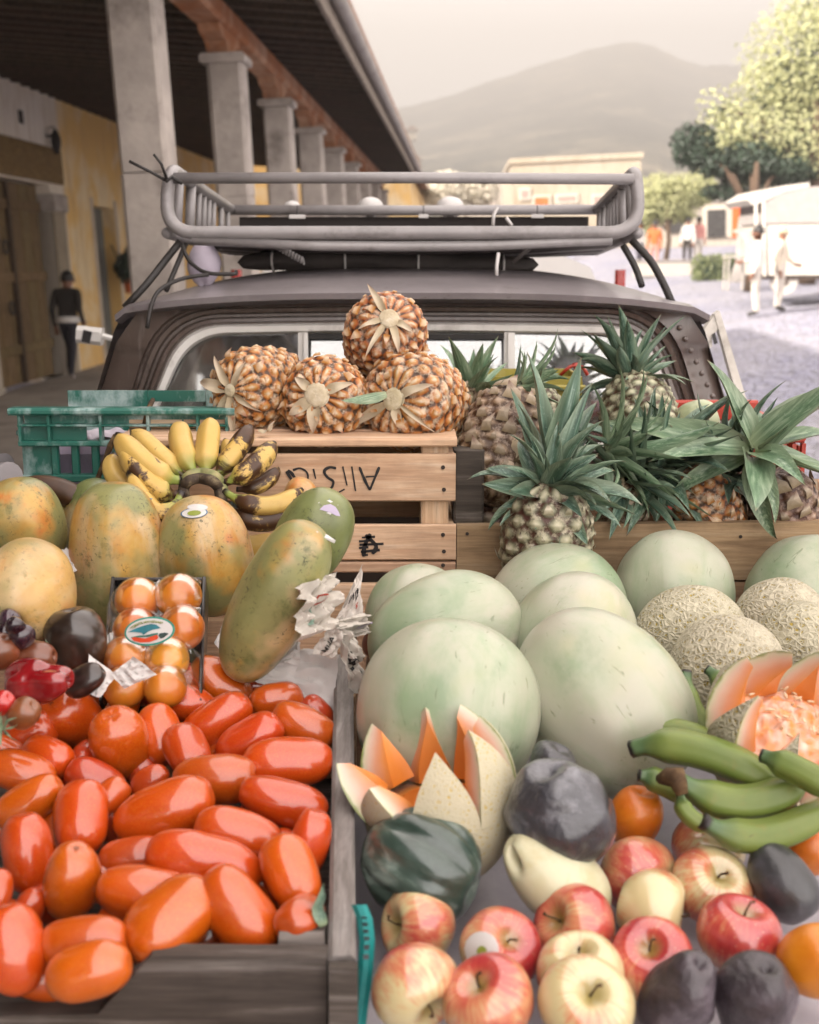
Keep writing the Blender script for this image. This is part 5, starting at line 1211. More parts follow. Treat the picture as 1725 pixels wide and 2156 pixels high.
# ---- bin and red crate on the right
yb_o = thing("plastic_bin", "olive yellow plastic bin behind the pineapple crowns by the rear window", "bin", P(1125, 860, 2.48))
b0 = MB(); zt_ = P(1125, 793, 2.45).z; xq0, xq1 = P(1026, 800, 2.45).x, P(1228, 800, 2.45).x; yq = P(1125, 800, 2.45).y
b0.prism([(xq0 + .012, yq, zt_ - .16), (xq1 - .012, yq, zt_ - .16), (xq1, yq, zt_ - .012), (xq1 - .006, yq, zt_), (xq0 + .006, yq, zt_), (xq0, yq, zt_ - .012)], (0, .006, 0)); b0.build("front_wall", YELP, yb_o)
for x in (xq0 + .004, xq1 - .004): MB().box((x, yq + .1, zt_ - .08), (.006, .19, .158)).build("side_wall", YELP, yb_o)
MB().box(((xq0 + xq1) / 2, yq + .197, zt_ - .08), (xq1 - xq0 - .002, .006, .158)).build("back_wall", YELP, yb_o); MB().box(((xq0 + xq1) / 2, yq - .004, zt_ - .022), (xq1 - xq0 + .008, .012, .012), bev=.003).build("lip", YELP, yb_o)
hg_ = thing("wire_hanger", "small red wire hanger standing behind the olive bin at the rear window", "hanger", P(1213, 795, 2.6))
MB().tube([P(1180, 790, 2.6), P(1200, 772, 2.6), P(1212, 769, 2.6), P(1228, 774, 2.6), P(1238, 790, 2.6)], .004, 6).build("bow", REDP, hg_, smooth=True); MB().tube([P(1213, 790, 2.6), P(1213, 764, 2.6), P(1207, 768, 2.6)], .004, 6).build("hook", REDP, hg_, smooth=True)
rc = thing("lattice_crate", "red orange plastic lattice crate at the right behind the drooping crown", "crate", P(1550, 1000, 2.25))
zr = P(1600, 912, 2.15).z; xr0, xr1 = P(1395, 912, 2.2).x, P(1693, 912, 2.15).x; yf, ybk = P(1690, 912, 2.15).y, P(1690, 912, 2.15).y + .30
MB().box(((xr0 + xr1) / 2, yf, zr - .008), (xr1 - xr0, .018, .016), bev=.003).build("rim", REDP, rc); MB().box(((xr0 + xr1) / 2, ybk, zr + .004), (xr1 - xr0, .02, .04), bev=.004).build("rim", REDP, rc)
for x in (xr0, xr1): MB().box((x, (yf + ybk) / 2, zr - .006), (.016, ybk - yf - .02, .02), bev=.003).build("rim", REDP, rc)
for k in range(15): MB().box((xr0 + (xr1 - xr0) * k / 14, yf, zr - .085), (.007, .012, .135)).build("bar", REDP, rc)
for k in range(3): MB().box(((xr0 + xr1) / 2, yf + .001, zr - .05 - .045 * k), (xr1 - xr0 - .004, .009, .006)).build("bar", REDP, rc)
MB().box((xr1, (yf + ybk) / 2, zr - .09), (.006, ybk - yf - .03, .13)).build("side_panel", REDP, rc); MB().box(((xr0 + xr1) / 2, ybk, zr - .09), (xr1 - xr0, .006, .12)).build("back_panel", REDP, rc); MB().box(((xr0 + xr1) / 2, (yf + ybk) / 2, zr - .155), (xr1 - xr0, ybk - yf, .006)).build("base", REDP, rc)

# ---- grey wooden crate full of plum tomatoes
tc_ = thing("tomato_crate", "grey weathered wooden crate with an uneven front board, heaped with plum tomatoes", "crate", P(420, 2150, 1.15))
A0, A1 = P(724, 1378, 1.64), P(720, 2012, 1.075); HB = .155
def beam(a, b, w, h, m, name, parent, bev=.004, lower=0):
    d_ = (b - a); L = d_.length; y = d_.normalized(); x = y.cross(Vector((0, 0, 1))).normalized(); z = x.cross(y)
    return MB().box((a + b) / 2 - z * h / 2, (w, L, h), Matrix((x, y, z)).transposed(), bev=bev).build(name, m, parent)
beam(A0, A1, .0245, HB, GRW, "side_board", tc_)
pL0, pL1 = A0 + Vector((-.62, 0, 0)), A1 + Vector((-.62, 0, 0)); beam(pL0, pL1, .0245, HB, GRW, "side_board", tc_)
beam(A0 + Vector((-.02, .012, -.05)), pL0 + Vector((.02, .012, -.05)), .02, .10, GRWX, "back_board", tc_)
fy = P(500, 2010, 1.072).y - .002
def fz(px, py): return PY(px, py, fy)
poly = [fz(688, 2018), fz(318, 2014), fz(206, 2136), fz(-120, 2142), fz(-120, 2420), fz(688, 2420)]
MB().prism(poly, (0, .021, 0)).build("front_board", GRWX, tc_)
MB().prism([fz(690, 2022) + Vector((.002, -.012, 0)), fz(754, 2022) + Vector((0, -.012, 0)), fz(756, 2420) + Vector((0, -.012, 0)), fz(690, 2420) + Vector((.002, -.012, 0))], (0, .010, 0)).build("corner_post", GRWX, tc_)
MB().prism([P(588, 1962, 1.10), P(682, 1962, 1.10), P(684, 1992, 1.095), P(586, 1992, 1.095)], (0, .03, -.006)).build("offcut", GRWX, tc_)
MB().box(((A1.x + pL1.x) / 2, (A0.y + A1.y) / 2, 1.165), (.60, A0.y - A1.y - .03, .01), ).build("bottom_board", GRWX, tc_)
# teal net band beside the crate
nb_ = thing("net_band", "bright teal plastic net band hanging beside the tomato crate's right board", "net", P(765, 2000, 1.1)); TEAL = m_plastic("teal_net_plastic", "#15807f", "#1e9a96", "#79bdb6")
npx = [(760, 1905), (772, 1935), (777, 1980), (774, 2040), (766, 2100), (756, 2175)]
def npt(v): 
    q = v * (len(npx) - 1); i = min(int(q), len(npx) - 2); k = q - i; return npx[i][0] + (npx[i + 1][0] - npx[i][0]) * k, npx[i][1] + (npx[i + 1][1] - npx[i][1]) * k
nm = MB()
for j in range(30):
    for i in range(3):
        if i == 1 and 3 < j < 16 and j % 2: continue
        q = [npt(j / 30), npt((j + 1) / 30)]; wv_ = 11
        nm.add([P(q[a][0] + (b - 1.5) * wv_ - 4, q[a][1], 1.11 - .006 * sin(pi * b / 3)) for a, b in ((0, i), (0, i + 1), (1, i + 1), (1, i))], [(0, 1, 2, 3)])
nm.build("band", TEAL, nb_)
# ------------------------------------------------------------------ plum tomatoes: px, py, length, width, angle, redness, label
TOMS = [
 (150, 1513, 140, 118, 118, 0, "plump tomato at the back left of the crate under the wrinkled red pepper"),
 (267, 1455, 150, 76, 3, .1, "long tomato lying level at the back rim below the white paper tips"),
 (400, 1440, 120, 88, -28, 0, "hindmost tomato in the middle, highest against the packed small oranges"),
 (462, 1440, 150, 90, -35, 0, "big tomato at the back leaning down to the right beside the long papaya"),
 (382, 1478, 150, 76, -14, 0, "tomato lying slantwise just in front of the hindmost pair"),
 (535, 1443, 130, 60, -12, .6, "deep red tomato half hidden at the back below the newspaper"),
 (582, 1476, 112, 80, 4, 0, "short tomato with a bright window highlight in front of the newspaper"),
 (668, 1502, 85, 58, -45, .7, "deep red tomato squeezed into the crate's back right corner"),
 (640, 1530, 146, 90, -30, .15, "tomato sloping down to the right against the right board, nearest the back"),
 (455, 1522, 172, 92, 35, 0, "large tomato pointing up right with a curled fold at its upper end"),
 (257, 1492, 82, 66, 65, 0, "small tomato end peeping above the big upright tomato"),
 (253, 1566, 156, 120, 96, 0, "big upright tomato with a dark navel at its lower end"),
 (337, 1546, 124, 92, 112, 0, "upright tomato with pale crescent highlight right of the navel tomato"),
 (393, 1582, 114, 92, 130, 0, "roundish tomato standing on end in front of the large slanted one"),
 (525, 1559, 156, 84, 30, .2, "tomato with a long pink facet pointing up right near the right board"),
 (607, 1607, 194, 100, 5, 0, "broad level tomato along the right board, second from the back"),
 (101, 1594, 116, 84, -15, 0, "blunt tomato with two light dots near the left side"),
 (62, 1547, 120, 84, 25, 0, "pale topped tomato at the left edge behind the blunt one"),
 (45, 1626, 150, 88, -18, .1, "tomato with broad pink side at the left edge, below the blunt one"),
 (5, 1575, 96, 56, -25, .2, "sliver of a tomato cut off by the left edge at the back"),
 (200, 1648, 136, 86, -30, .55, "dark red tomato sunk in the shade below the navel tomato"),
 (182, 1596, 70, 66, 60, .5, "small shaded tomato wedged left of the navel tomato"),
 (317, 1646, 88, 60, 38, .4, "small tomato in the gap above the longest one"),
 (452, 1640, 176, 102, 0, .1, "big tomato lying level right behind the longest one"),
 (345, 1708, 222, 114, 21, 0, "longest tomato in the middle of the heap, lit broadly along its top"),
 (597, 1690, 196, 92, -17, .05, "long tomato beside the right board, middle of the row"),
 (502, 1755, 190, 90, -14, 0, "tomato with a bright rim in front of the level tomatoes at right"),
 (172, 1723, 146, 114, 100, 0, "egg shaped tomato standing left of the longest one"),
 (62, 1690, 156, 88, 35, 0, "tomato slanting up right at the left edge, middle of the heap"),
 (58, 1796, 168, 108, 99, 0, "upright tomato at the left with a small square highlight"),
 (150, 1853, 168, 122, 76, 0, "upright tomato with a white dot at its lower end, left of the middle"),
 (284, 1806, 156, 80, 10, .35, "pink lit tomato lying half under the tomato with the nipple"),
 (428, 1818, 246, 118, -12, 0, "very long tomato ending in a nipple at its right end"),
 (612, 1840, 158, 118, 118, 0, "tomato with a large leaf shaped highlight near the right board"),
 (650, 1776, 146, 80, 75, .1, "narrow upright tomato pressed against the right board"),
 (312, 1886, 220, 110, -12, 0, "big dull tomato in front of the very long one"),
 (503, 1916, 210, 134, -56, 0, "large tomato sloping steeply to the front board's right part"),
 (362, 1938, 205, 152, 38, 0, "fattest tomato, resting on the raised part of the front board"),
 (178, 1984, 186, 108, 6, 0, "broad tomato lying behind the lowest front tomato"),
 (188, 2046, 182, 120, 16, 0, "lowest tomato at the front, over the cut down edge of the front board"),
 (25, 2000, 190, 134, 108, 0, "big tomato at the front left edge of the crate"),
 (58, 1918, 104, 66, 62, .4, "shaded tomato in the gap behind the front left one"),
 (634, 1932, 100, 92, 8, .3, "short red tomato in the front right corner above the wooden offcut"),
 (-12, 1882, 100, 74, 85, .2, "tomato edge just showing at the left border"),
 (230, 1678, 92, 66, 40, .2, "small pink faced tomato between the egg shaped and the longest one"),
]
def tomato_mesh(i, asp):
    rng = random.Random(i); ph = rng.uniform(0, 6.3); sh = rng.uniform(-.12, .12); pw = rng.uniform(2.45, 3.0); W_ = 2.0; L = 2.0 * asp; nip = 1 if i == 32 else 0; k3 = rng.uniform(.0, .05)
    base = ell(W_, L, pw, sh)
    def mod(a, v, r, z):
        r *= 1 + k3 * cos(3 * a + ph) * sin(pi * v) + .025 * cos(2 * a - ph)
        if v > .9: z -= .09 * ((v - .9) / .1) ** 2 * (1 + .12 * cos(5 * a))
        if v < .07: z += .05 * (1 - v / .07) ** 2
        if nip and v > .9: z += .25 * ((v - .9) / .1) ** 1.5; 
        return r, z
    return spin(base, 30, 24, .05, 1.1, i, mod).mesh("plum_tomato", TOM, True, None, 1e-5)
def tomato_d(px, py):
    z = 1.29
    for _ in range(8):
        d = dz(px, py, z); y = P(px, py, d).y; z = 1.243 + .115 * (y - .955)
    return d
TZ = []
for i, (px, py, ln, wd, an, red, lab) in enumerate(TOMS):
    rng = random.Random(100 + i); wd *= 1.02 * (1.06 if ln / wd > 1.8 else 1); d = tomato_d(px, py) + (.035 if red > .3 else 0) ; rho = max(1.03, ln / wd); A = max(1.40, rho); c2 = (rho * rho - 1) / (A * A - 1); tow = math.acos(min(1, sqrt(c2))) * (1 if i in (11, 16, 30, 22, 0) else -1)
    W_ = wd / F * d
    m = M4(P(px, py, d), frame(axis(px, py, d, an, tow)) @ Matrix.Rotation(rng.uniform(0, 6.3), 3, 'Z')) @ Matrix.Diagonal((W_ / 2,) * 3 + (1,))
    o = props(link("plum_tomato", tomato_mesh(i, A), m), lab, "tomato", "plum tomatoes heaped in the grey crate"); o.color = (red, 0, 0, 1)
    if i in (0, 11, 16, 22, 30):
        e = -1 if i % 2 else 1; sc = MB(); 
        for q in range(5): a = q * 1.257; sc.add([(0, 0, A * .985 * e), (.07 * cos(a - .3), .07 * sin(a - .3), A * .99 * e), (.13 * cos(a), .13 * sin(a), A * .975 * e), (.07 * cos(a + .3), .07 * sin(a + .3), A * .99 * e)], [(0, 1, 2, 3)])
        link("stem_scar", sc.mesh("stem_scar", STEMW), m, o)
# lower layer in the gaps
rng = random.Random(5); LOW = [(560, 1640), (430, 1700), (540, 1720), (250, 1740), (110, 1650), (120, 1760), (220, 1850), (400, 1870), (560, 1870), (100, 1900), (240, 1960), (440, 1970), (580, 1800), (300, 1620), (100, 2060), (320, 1560), (480, 1600), (130, 1560), (620, 1570), (560, 1500), (330, 1500), (200, 1510), (20, 1740), (5, 1940)]
lm = tomato_mesh(201, 1.5)
for i, (px, py) in enumerate(LOW):
    wd *= 1.02 * (1.06 if ln / wd > 1.8 else 1); d = tomato_d(px, py) + .065; W_ = .041
    o = props(link("plum_tomato", lm, M4(P(px, py, d), frame(axis(px, py, d, rng.uniform(-40, 100), rng.uniform(-.4, .4)))) @ Matrix.Diagonal((W_ / 2,) * 3 + (1,))), "shaded plum tomato deep in the heap, seen only through a gap", "tomato", "tomatoes of the lower layer"); o.color = (.35, 0, 0, 1)
gl = thing("green_leaf", "small dark green leaf stuck by the right board near the front corner", "leaf", P(678, 1905, 1.14))
link("blade", leafmesh(.5, .55, CRN, .1, 3), M4(P(684, 1945, 1.115), frame(CD(-.15, 1, .2), Vector((1, -.4, 0)))) @ Matrix.Diagonal((.042,) * 3 + (1,)), gl)
# ------------------------------------------------------------------ papayas, bananas, peppers, packed fruit on the left
def papaya(label, px, py, d, ln, wd, ang, tow, green, pale, seed, pw=2.3, sh=.08, sticker=None, nav=False):
    W_ = wd / F * d; L = ln / F * d / max(.45, cos(tow)) if tow < 1.1 else W_ * 1.35
    rng = random.Random(seed); ph = rng.uniform(0, 6)
    def mod(a, v, r, z):
        r *= 1 + .022 * cos(5 * a + ph) * sin(pi * v) + .02 * cos(2 * a + ph)
        if nav and v > .93: z -= .016 * ((v - .93) / .07) ** 1.5
        return r, z
    z = axis(px, py, d, ang, tow); t = thing("papaya", label, "papaya", P(px, py, d), "papayas", frame(z) @ Matrix.Rotation(seed * 2.1, 3, 'Z'))
    b = child("rind", spin(ell(W_, L, pw, sh), 48, 36, .0025, 18, seed, mod), PAP, t); b.color = (green, pale, 0, 1)
    if nav:
        s = MB().grid(lambda u, v: Vector((.0095 * v * cos(2 * pi * u), .0095 * v * sin(2 * pi * u), L / 2 - .011 + .004 * (1 - v * v))), 16, 4, True); child("stalk_scar", s, SCAR, t)
        s = MB().tube([Vector((.0125 * cos(a), .0125 * sin(a), L / 2 - .0105)) for a in [q * pi / 10 for q in range(20)]], .003, 6, closed=True); child("stalk_ring", s, STEMW, t)
    return t, z, W_, L
PA = {}
PA['front'] = papaya("large pale yellow papaya at the left edge with its round stalk scar facing down front", 58, 1245, 1.56, 168, 205, -80, 1.12, .24, .42, 1, 2.2, .05, nav=True)
PA['back'] = papaya("yellow papaya with pale scars at the left edge behind the stalk scar one", 50, 1105, 1.76, 190, 172, 115, .4, .38, .15, 2)
PA['main'] = papaya("tall speckled yellow papaya standing upright under the left bananas", 250, 1180, 1.74, 325, 202, 91, .25, .36, .12, 3, 2.7, -.02)
PA['behind'] = papaya("olive papaya with a sticker edge mostly hidden behind the tall speckled one", 198, 1110, 1.88, 200, 130, 80, .3, .62, .0, 4)
PA['mid'] = papaya("plump orange blushed papaya with a white heart sticker under the banana stalk", 434, 1170, 1.74, 248, 202, 95, .35, .36, .15, 5, 2.35, -.05)
PA['long'] = papaya("long green and yellow papaya leaning diagonally in front of the newspaper", 577, 1268, 1.54, 372, 166, 62, .25, .32, .12, 6, 2.6, .05)
PA['green'] = papaya("grey green papaya with a lilac sticker behind the diagonal one", 656, 1135, 1.70, 225, 158, 62, .25, .92, .0, 7, 2.4, .02)
PA['tiny'] = papaya("orange papaya end showing between the right bananas and the lettered crate", 632, 1040, 1.93, 70, 66, 60, .3, .1, .2, 8)
# stickers lie on the rind
def onfruit(key, px, py):
    """where the view ray meets that papaya's rind (ellipsoid), with its normal"""
    t, z, W_, L = PA[key]; m = WM[t.name]; mi = m.inverted(); o = mi @ CAM; r = (mi.to_3x3() @ (P(px, py, 1) - CAM)); S = Vector((2 / W_, 2 / W_, 2 / L)); o2 = Vector((o.x * S.x, o.y * S.y, o.z * S.z)); r2 = Vector((r.x * S.x, r.y * S.y, r.z * S.z))
    a = r2.dot(r2); b = 2 * o2.dot(r2); c = o2.dot(o2) - 1.02; q = b * b - 4 * a * c; k = (-b - sqrt(max(0, q))) / (2 * a)
    return CAM + (P(px, py, 1) - CAM) * k
STKW = plain("sticker_paper", "#d8d4d0", .5, .05, 20, .05, coat=.2); STKB = plain("sticker_blue_edge", "#3f6f92", .5, .1, 20, .05); STKG = plain("sticker_green_print", "#8f9a3a", .5, .1, 20, .05); STKL = plain("sticker_lilac_print", "#b9acc4", .5, .1, 20, .05)
def sticker(key, poly, rim=STKB, inner=None, im=STKG):
    t = PA[key][0]; c = Vector((sum(p[0] for p in poly) / len(poly), sum(p[1] for p in poly) / len(poly)))
    def lay(k, lift):
        pts = []
        for x, y in poly:
            q = c + (Vector((x, y)) - c) * k; w = onfruit(key, q.x, q.y); pts.append(w + (CAM - w).normalized() * lift)
        w = onfruit(key, c.x, c.y); return [w + (CAM - w).normalized() * lift] + pts
    def fan(k, lift, m, nm):
        pts = lay(k, lift); n = len(pts) - 1; return MB().add(pts, [(0, 1 + i, 1 + (i + 1) % n) for i in range(n)]).build(nm, m, t)
    fan(1.0, .0022, rim, "sticker"); fan(.9, .0030, STKW, "sticker_face")
    if inner: fan(inner, .0038, im, "sticker_print")
def oval(cx, cy, a, b, ang=0, n=18): return [(cx + a * cos(q) * cos(ang) - b * sin(q) * sin(ang), cy + a * cos(q) * sin(ang) + b * sin(q) * cos(ang)) for q in [2 * pi * i / n for i in range(n)]]
sticker('mid', oval(409, 1080, 29, 11, -.08) , STKB, .5)
sticker('mid', oval(416, 1068, 22, 7, .02), STKW)
sticker('green', [(652, 1071), (668, 1056), (694, 1050), (714, 1062), (726, 1082), (731, 1097), (716, 1095), (690, 1082)], STKB, .55, STKL)
sticker('long', [(628, 1124), (646, 1116), (668, 1118), (690, 1126), (707, 1138), (704, 1144), (680, 1132), (650, 1126)], STKW)
sticker('behind', [(203, 1054), (222, 1038), (244, 1030), (262, 1034), (240, 1040), (220, 1050), (212, 1058)], STKB)
sticker('main', [(268, 1034), (280, 1030), (296, 1034), (304, 1046), (322, 1050), (312, 1056), (290, 1052), (276, 1044)], STKB)
# banana hand: (base px, py), (middle), (tip), radius px, spots, depth base, depth tip
bh = thing("banana_hand", "hand of stubby yellow bananas with black patches fanned round a dark cut stalk", "bananas", P(425, 1040, 1.84))
BS = [((412, 1000), (385, 945), (380, 893), 22, .25, 1.85, 1.93, .01), ((432, 1000), (437, 945), (444, 882), 21, .35, 1.85, 1.92, .01), ((452, 1002), (492, 955), (528, 897), 19, .9, 1.85, 1.91, .01),
      ((474, 1016), (530, 985), (578, 932), 20, .75, 1.84, 1.88, .015), ((498, 1030), (550, 1020), (586, 986), 14, .85, 1.87, 1.91, .01), ((472, 1034), (560, 1066), (636, 1030), 18, .5, 1.82, 1.85, .02),
      ((478, 1064), (545, 1098), (618, 1074), 18, 1.0, 1.83, 1.84, .015), ((380, 1012), (312, 985), (246, 914), 23, .4, 1.83, 1.86, .02), ((388, 1004), (335, 960), (278, 907), 20, .35, 1.86, 1.91, .015),
      ((374, 1040), (318, 1020), (255, 942), 20, .55, 1.82, 1.84, .02), ((384, 1036), (330, 1082), (273, 992), 20, .55, 1.80, 1.81, .02), ((330, 1040), (250, 1010), (243, 955), 18, .2, 1.86, 1.87, .01), ((462, 1008), (478, 970), (474, 925), 12, .3, 1.89, 1.94, .01),
      ((440, 1090), (510, 1150), (590, 1128), 20, .1, 1.87, 1.88, .01), ((310, 1060), (255, 1060), (246, 1020), 14, .2, 1.9, 1.9, .01)]
for i, (a, m_, b, r, spots, d0_, d1_, up) in enumerate(BS):
    p0, p2 = P(*a, d0_), P(*b, d1_); q = P(m_[0], m_[1], (d0_ + d1_) / 2 - up); ctl = q * 2 - (p0 + p2) / 2
    o = sweep([p0, ctl, p2], banrad(r * 1.2 / F * d0_, .36), 20, .05, i * .7).build("banana", BAN, bh, smooth=True); o.color = (spots, 0, 0, 1)
ar = [P(x, y, 1.815 + .02 * (k % 2)) for k, (x, y) in enumerate([(388, 1046), (386, 1026), (396, 1012), (420, 1006), (448, 1012), (462, 1028), (466, 1052), (470, 1066)])]
MB().tube(rnd_path(ar, .01, 4), .0085, 10).build("cut_stalk", m_simple("dark_stalk", "#2a2018", "#4a3a2c", "#8a7a5c", 60, .8, 0, .6, 120, .003), bh, smooth=True)
MB().tube(rnd_path([p + UP * .006 + FW * .012 for p in ar[1:-1]], .01, 4), .0105, 10).build("crown_rim", m_simple("green_stalk", "#6d7448", "#8a8a5a", "#a59a6a", 60, .7, 0, .4, 120, .003), bh, smooth=True)
sp = thing("spotted_plantain", "pair of black spotted plantains lying behind the left papayas", "plantain", P(115, 1050, 1.86))
for pts, r, s, d_ in (([(25, 1045), (95, 995), (200, 1075)], 27, .85, 1.86), ([(90, 1085), (150, 1080), (205, 1105)], 24, .3, 1.88)):
    o = sweep([P(x, y, d_) for x, y in pts], banrad(r / F * d_, .5), 14, .08, .5).build("plantain", PLB, sp, smooth=True); o.color = (s, 0, 0, 1)

# packed small oranges with film and printed oval
pk = thing("fruit_pack", "film wrapped dark tray of eight small orange fruits with an oval teal edged printed sticker", "fruit pack", P(325, 1440, 1.5))
PF = [(290, 1264, 48, 1.600), (376, 1256, 49, 1.600), (285, 1328, 48, 1.565), (384, 1322, 48, 1.565), (265, 1386, 47, 1.530), (352, 1388, 47, 1.530), (262, 1448, 46, 1.50), (348, 1446, 46, 1.50)]
PS = []
for i, (x, y, r, d_) in enumerate(PF):
    c = P(x, y, d_); R = r / F * d_; PS.append((c, R)); mb = spin(ell(2 * R, 2 * R * .94, 2.05), 28, 20, .0015, 40, i)
    link("small_orange", mb.mesh("small_orange", PACKO, True, None, 1e-6), M4(c, frame(CD(.3 * sin(i), .4, .8))), pk)
b0, b1 = P(318, 1480, 1.52), P(335, 1220, 1.66); tn = (b1 - b0).normalized(); tr_ = Vector((1, 0, 0)); tnrm = tr_.cross(tn).normalized(); tnrm = -tnrm if tnrm.dot(CAM - b0) < 0 else tnrm
TR = Matrix((tr_, tn, tnrm)).transposed(); TRAY = m_simple("black_tray_foam", "#1f1b1a", "#2a2524", "#3a3432", 20, .35, .5, .1, 80, .001)
ctr = (b0 + b1) / 2 - tnrm * .03; MB().box(ctr, (.118, (b1 - b0).length, .006), TR, bev=.002).build("tray", TRAY, pk)
for s in (-1, 1): MB().box(ctr + tr_ * .061 * s + tnrm * .018, (.005, (b1 - b0).length, .036), TR, bev=.002).build("tray_wall", TRAY, pk)
MB().box(ctr + tn * (b1 - b0).length / 2 + tnrm * .016, (.118, .005, .034), TR, bev=.002).build("tray_wall", TRAY, pk)
def m_film():
    t = NT("clear_film"); g_ = t.n("ShaderNodeBsdfGlossy"); g_.inputs['Roughness'].default_value = .2; nb = t.bump(t.noise(t.coord(1.0, rnd=False), 60, 4, .6), .25, .003); t.put(g_.inputs['Normal'], nb)
    tr = t.n("ShaderNodeBsdfTransparent"); fr = t.n("ShaderNodeFresnel"); fr.inputs[0].default_value = 1.5; m1 = t.n("ShaderNodeMixShader"); t.put(m1.inputs[0], t.math('MULTIPLY', fr.outputs[0], .40, True))
    t.t.links.new(tr.outputs[0], m1.inputs[1]); t.t.links.new(g_.outputs[0], m1.inputs[2]); t.t.links.new(m1.outputs[0], t.out.inputs[0]); return t.m
def filmh(u, v):
    q = ctr + tr_ * (-.062 + .124 * u) + tn * ((v - .5) * (b1 - b0).length * 1.02); h = .012 + .006 * sin(pi * u) + .03 * 0
    for c, R in PS:
        dx = (c - q); pl = dx - tnrm * dx.dot(tnrm); d2 = pl.length
        if d2 < R * 1.02: h = max(h, dx.dot(tnrm) + sqrt(max(0, (R * 1.03) ** 2 - d2 * d2)))
        else:
            k = exp(-((d2 - R) / .022) ** 2); h = max(h, (dx.dot(tnrm) + .2 * R) * k)
    return q + tnrm * (h + .001)
MB().grid(filmh, 60, 110).build("film", m_film(), pk, smooth=True)
# oval sticker, slightly tilted towards the viewer
oc_ = P(314, 1329, 1.502); ox = CD(1, .10, .06); on_ = CD(-.1, .12, 1); oy = on_.cross(ox).normalized(); ox = oy.cross(on_).normalized()
px2 = 1.502 / F
def opt(x, y, lift=0): 
    return oc_ + ox * x * px2 + oy * y * px2 + on_ * (lift - .0025 * (x / 55) ** 2 - .001 * (y / 31) ** 2)
def oplate(name, pts, m, lift):
    c = (sum(p[0] for p in pts) / len(pts), sum(p[1] for p in pts) / len(pts)); n = len(pts); vs = [opt(*c, lift)] + [opt(x, y, lift) for x, y in pts]; return MB().add(vs, [(0, 1 + i, 1 + (i + 1) % n) for i in range(n)]).build(name, m, pk)
def oe(a, b, cx=0, cy=0, n=40, a0=0, a1=2 * pi): return [(cx + a * cos(a0 + (a1 - a0) * i / (n - 1 if a1 - a0 < 6 else n)), cy + b * sin(a0 + (a1 - a0) * i / (n - 1 if a1 - a0 < 6 else n))) for i in range(n)]
oplate("oval_sticker", oe(55, 30.5), TEALP, 0); oplate("sticker_field", oe(50.5, 26.5), STKW, .0008)
oplate("printed_volcano", [(-47, 2), (-38, 5), (-26, 9), (-8, 13), (6, 15), (17, 12), (26, 4), (8, 2), (-4, -2), (-12, -7), (-16, -2), (-30, 1)], plain("print_teal_blue", "#2a7480", .5, .35, 60, .05), .0014)
oplate("printed_hill", [(22, -7), (34, -6), (42, -9), (30, -17), (24, -18), (20, -12)], plain("print_dark_green", "#1f3a36", .5, .3, 60, .05), .0014)
oplate("printed_grass", [(-40, -9), (-20, -7), (-8, -8), (6, -6), (20, -5), (18, -11), (0, -12), (-20, -11), (-38, -12)], plain("print_sea_green", "#3a6f62", .5, .5, 90, .05), .0014)
oplate("printed_band", [(-39, -11), (-33, -9.5), (-20, -12), (-16, -15), (0, -13.5), (12, -11), (17, -9), (20, -14), (17, -19), (0, -23), (-20, -22), (-34, -17)], plain("print_orange_red", "#d8461a", .5, .1, 60, .05), .0018)
vs, fs = textmesh("TOMATE MANZANO", 1.0, .03)
for nm, mt, sz, rr_, lf in (("printed_text", INK, 7.4, 1.0, .0016), ("printed_text", STKG, 6.6, 1.02, .0020)):
    w_ = max(v.x for v in vs) - min(v.x for v in vs); out = []
    for v in vs:
        a = pi / 2 + .15 - v.x / w_ * 1.9; rad = 1 + (v.y * sz) / 24; out.append(opt(41 * rr_ * rad * cos(a), 19.5 * rr_ * rad * sin(a), lf))
    MB().add(out, fs).build(nm, mt, pk)

# peppers and dark fruit at the left
def knobby(name, label, cat, px, py, d, ln, wd, ang, tow, mat, seed, lob=(4, .10), lump=.006, freq=30, pw=2.3, sh=.05, grp=None, stem=None):
    W_ = wd / F * d; L = ln / F * d; rng = random.Random(seed); ph = rng.uniform(0, 6)
    def mod(a, v, r, z): return r * (1 + lob[1] * cos(lob[0] * a + ph + v) * (v ** .6)), z - (.10 * L * ((v - .88) / .12) ** 2 if v > .88 else 0)
    m = M4(P(px, py, d), frame(axis(px, py, d, ang, tow)) @ Matrix.Rotation(seed, 3, 'Z'))
    o = props(link(name, spin(ell(W_, L, pw, sh), 44, 30, lump, freq, seed, mod).mesh(name, mat, True, None, 1e-6), m), label, cat, grp)
    if stem: 
        s = MB().tube([(0, 0, L * .40), (.002, 0, L * .5), (.006, .002, L * .5 + stem)], [.004, .003, .0035], 7); link("stem", s.mesh("stem", STEMW, True), m, o)
    return o
knobby("red_pepper", "wrinkled glossy deep red pepper at the left edge of the crate", "pepper", 72, 1435, 1.40, 150, 88, 2, .2, PEPR, 3, (4, .13), .016, 26, 2.3)
knobby("dark_pepper", "large smooth brown black pepper standing beside the packed fruit", "pepper", 163, 1350, 1.52, 150, 122, 100, .2, PEPB, 4, (3, .07), .004, 25, 2.6)
knobby("dark_pepper", "brown black pepper lobe lying under the large one behind the folded paper", "pepper", 178, 1432, 1.44, 96, 60, 30, .1, PEPB, 6, (3, .08), .004, 30, 2.3)
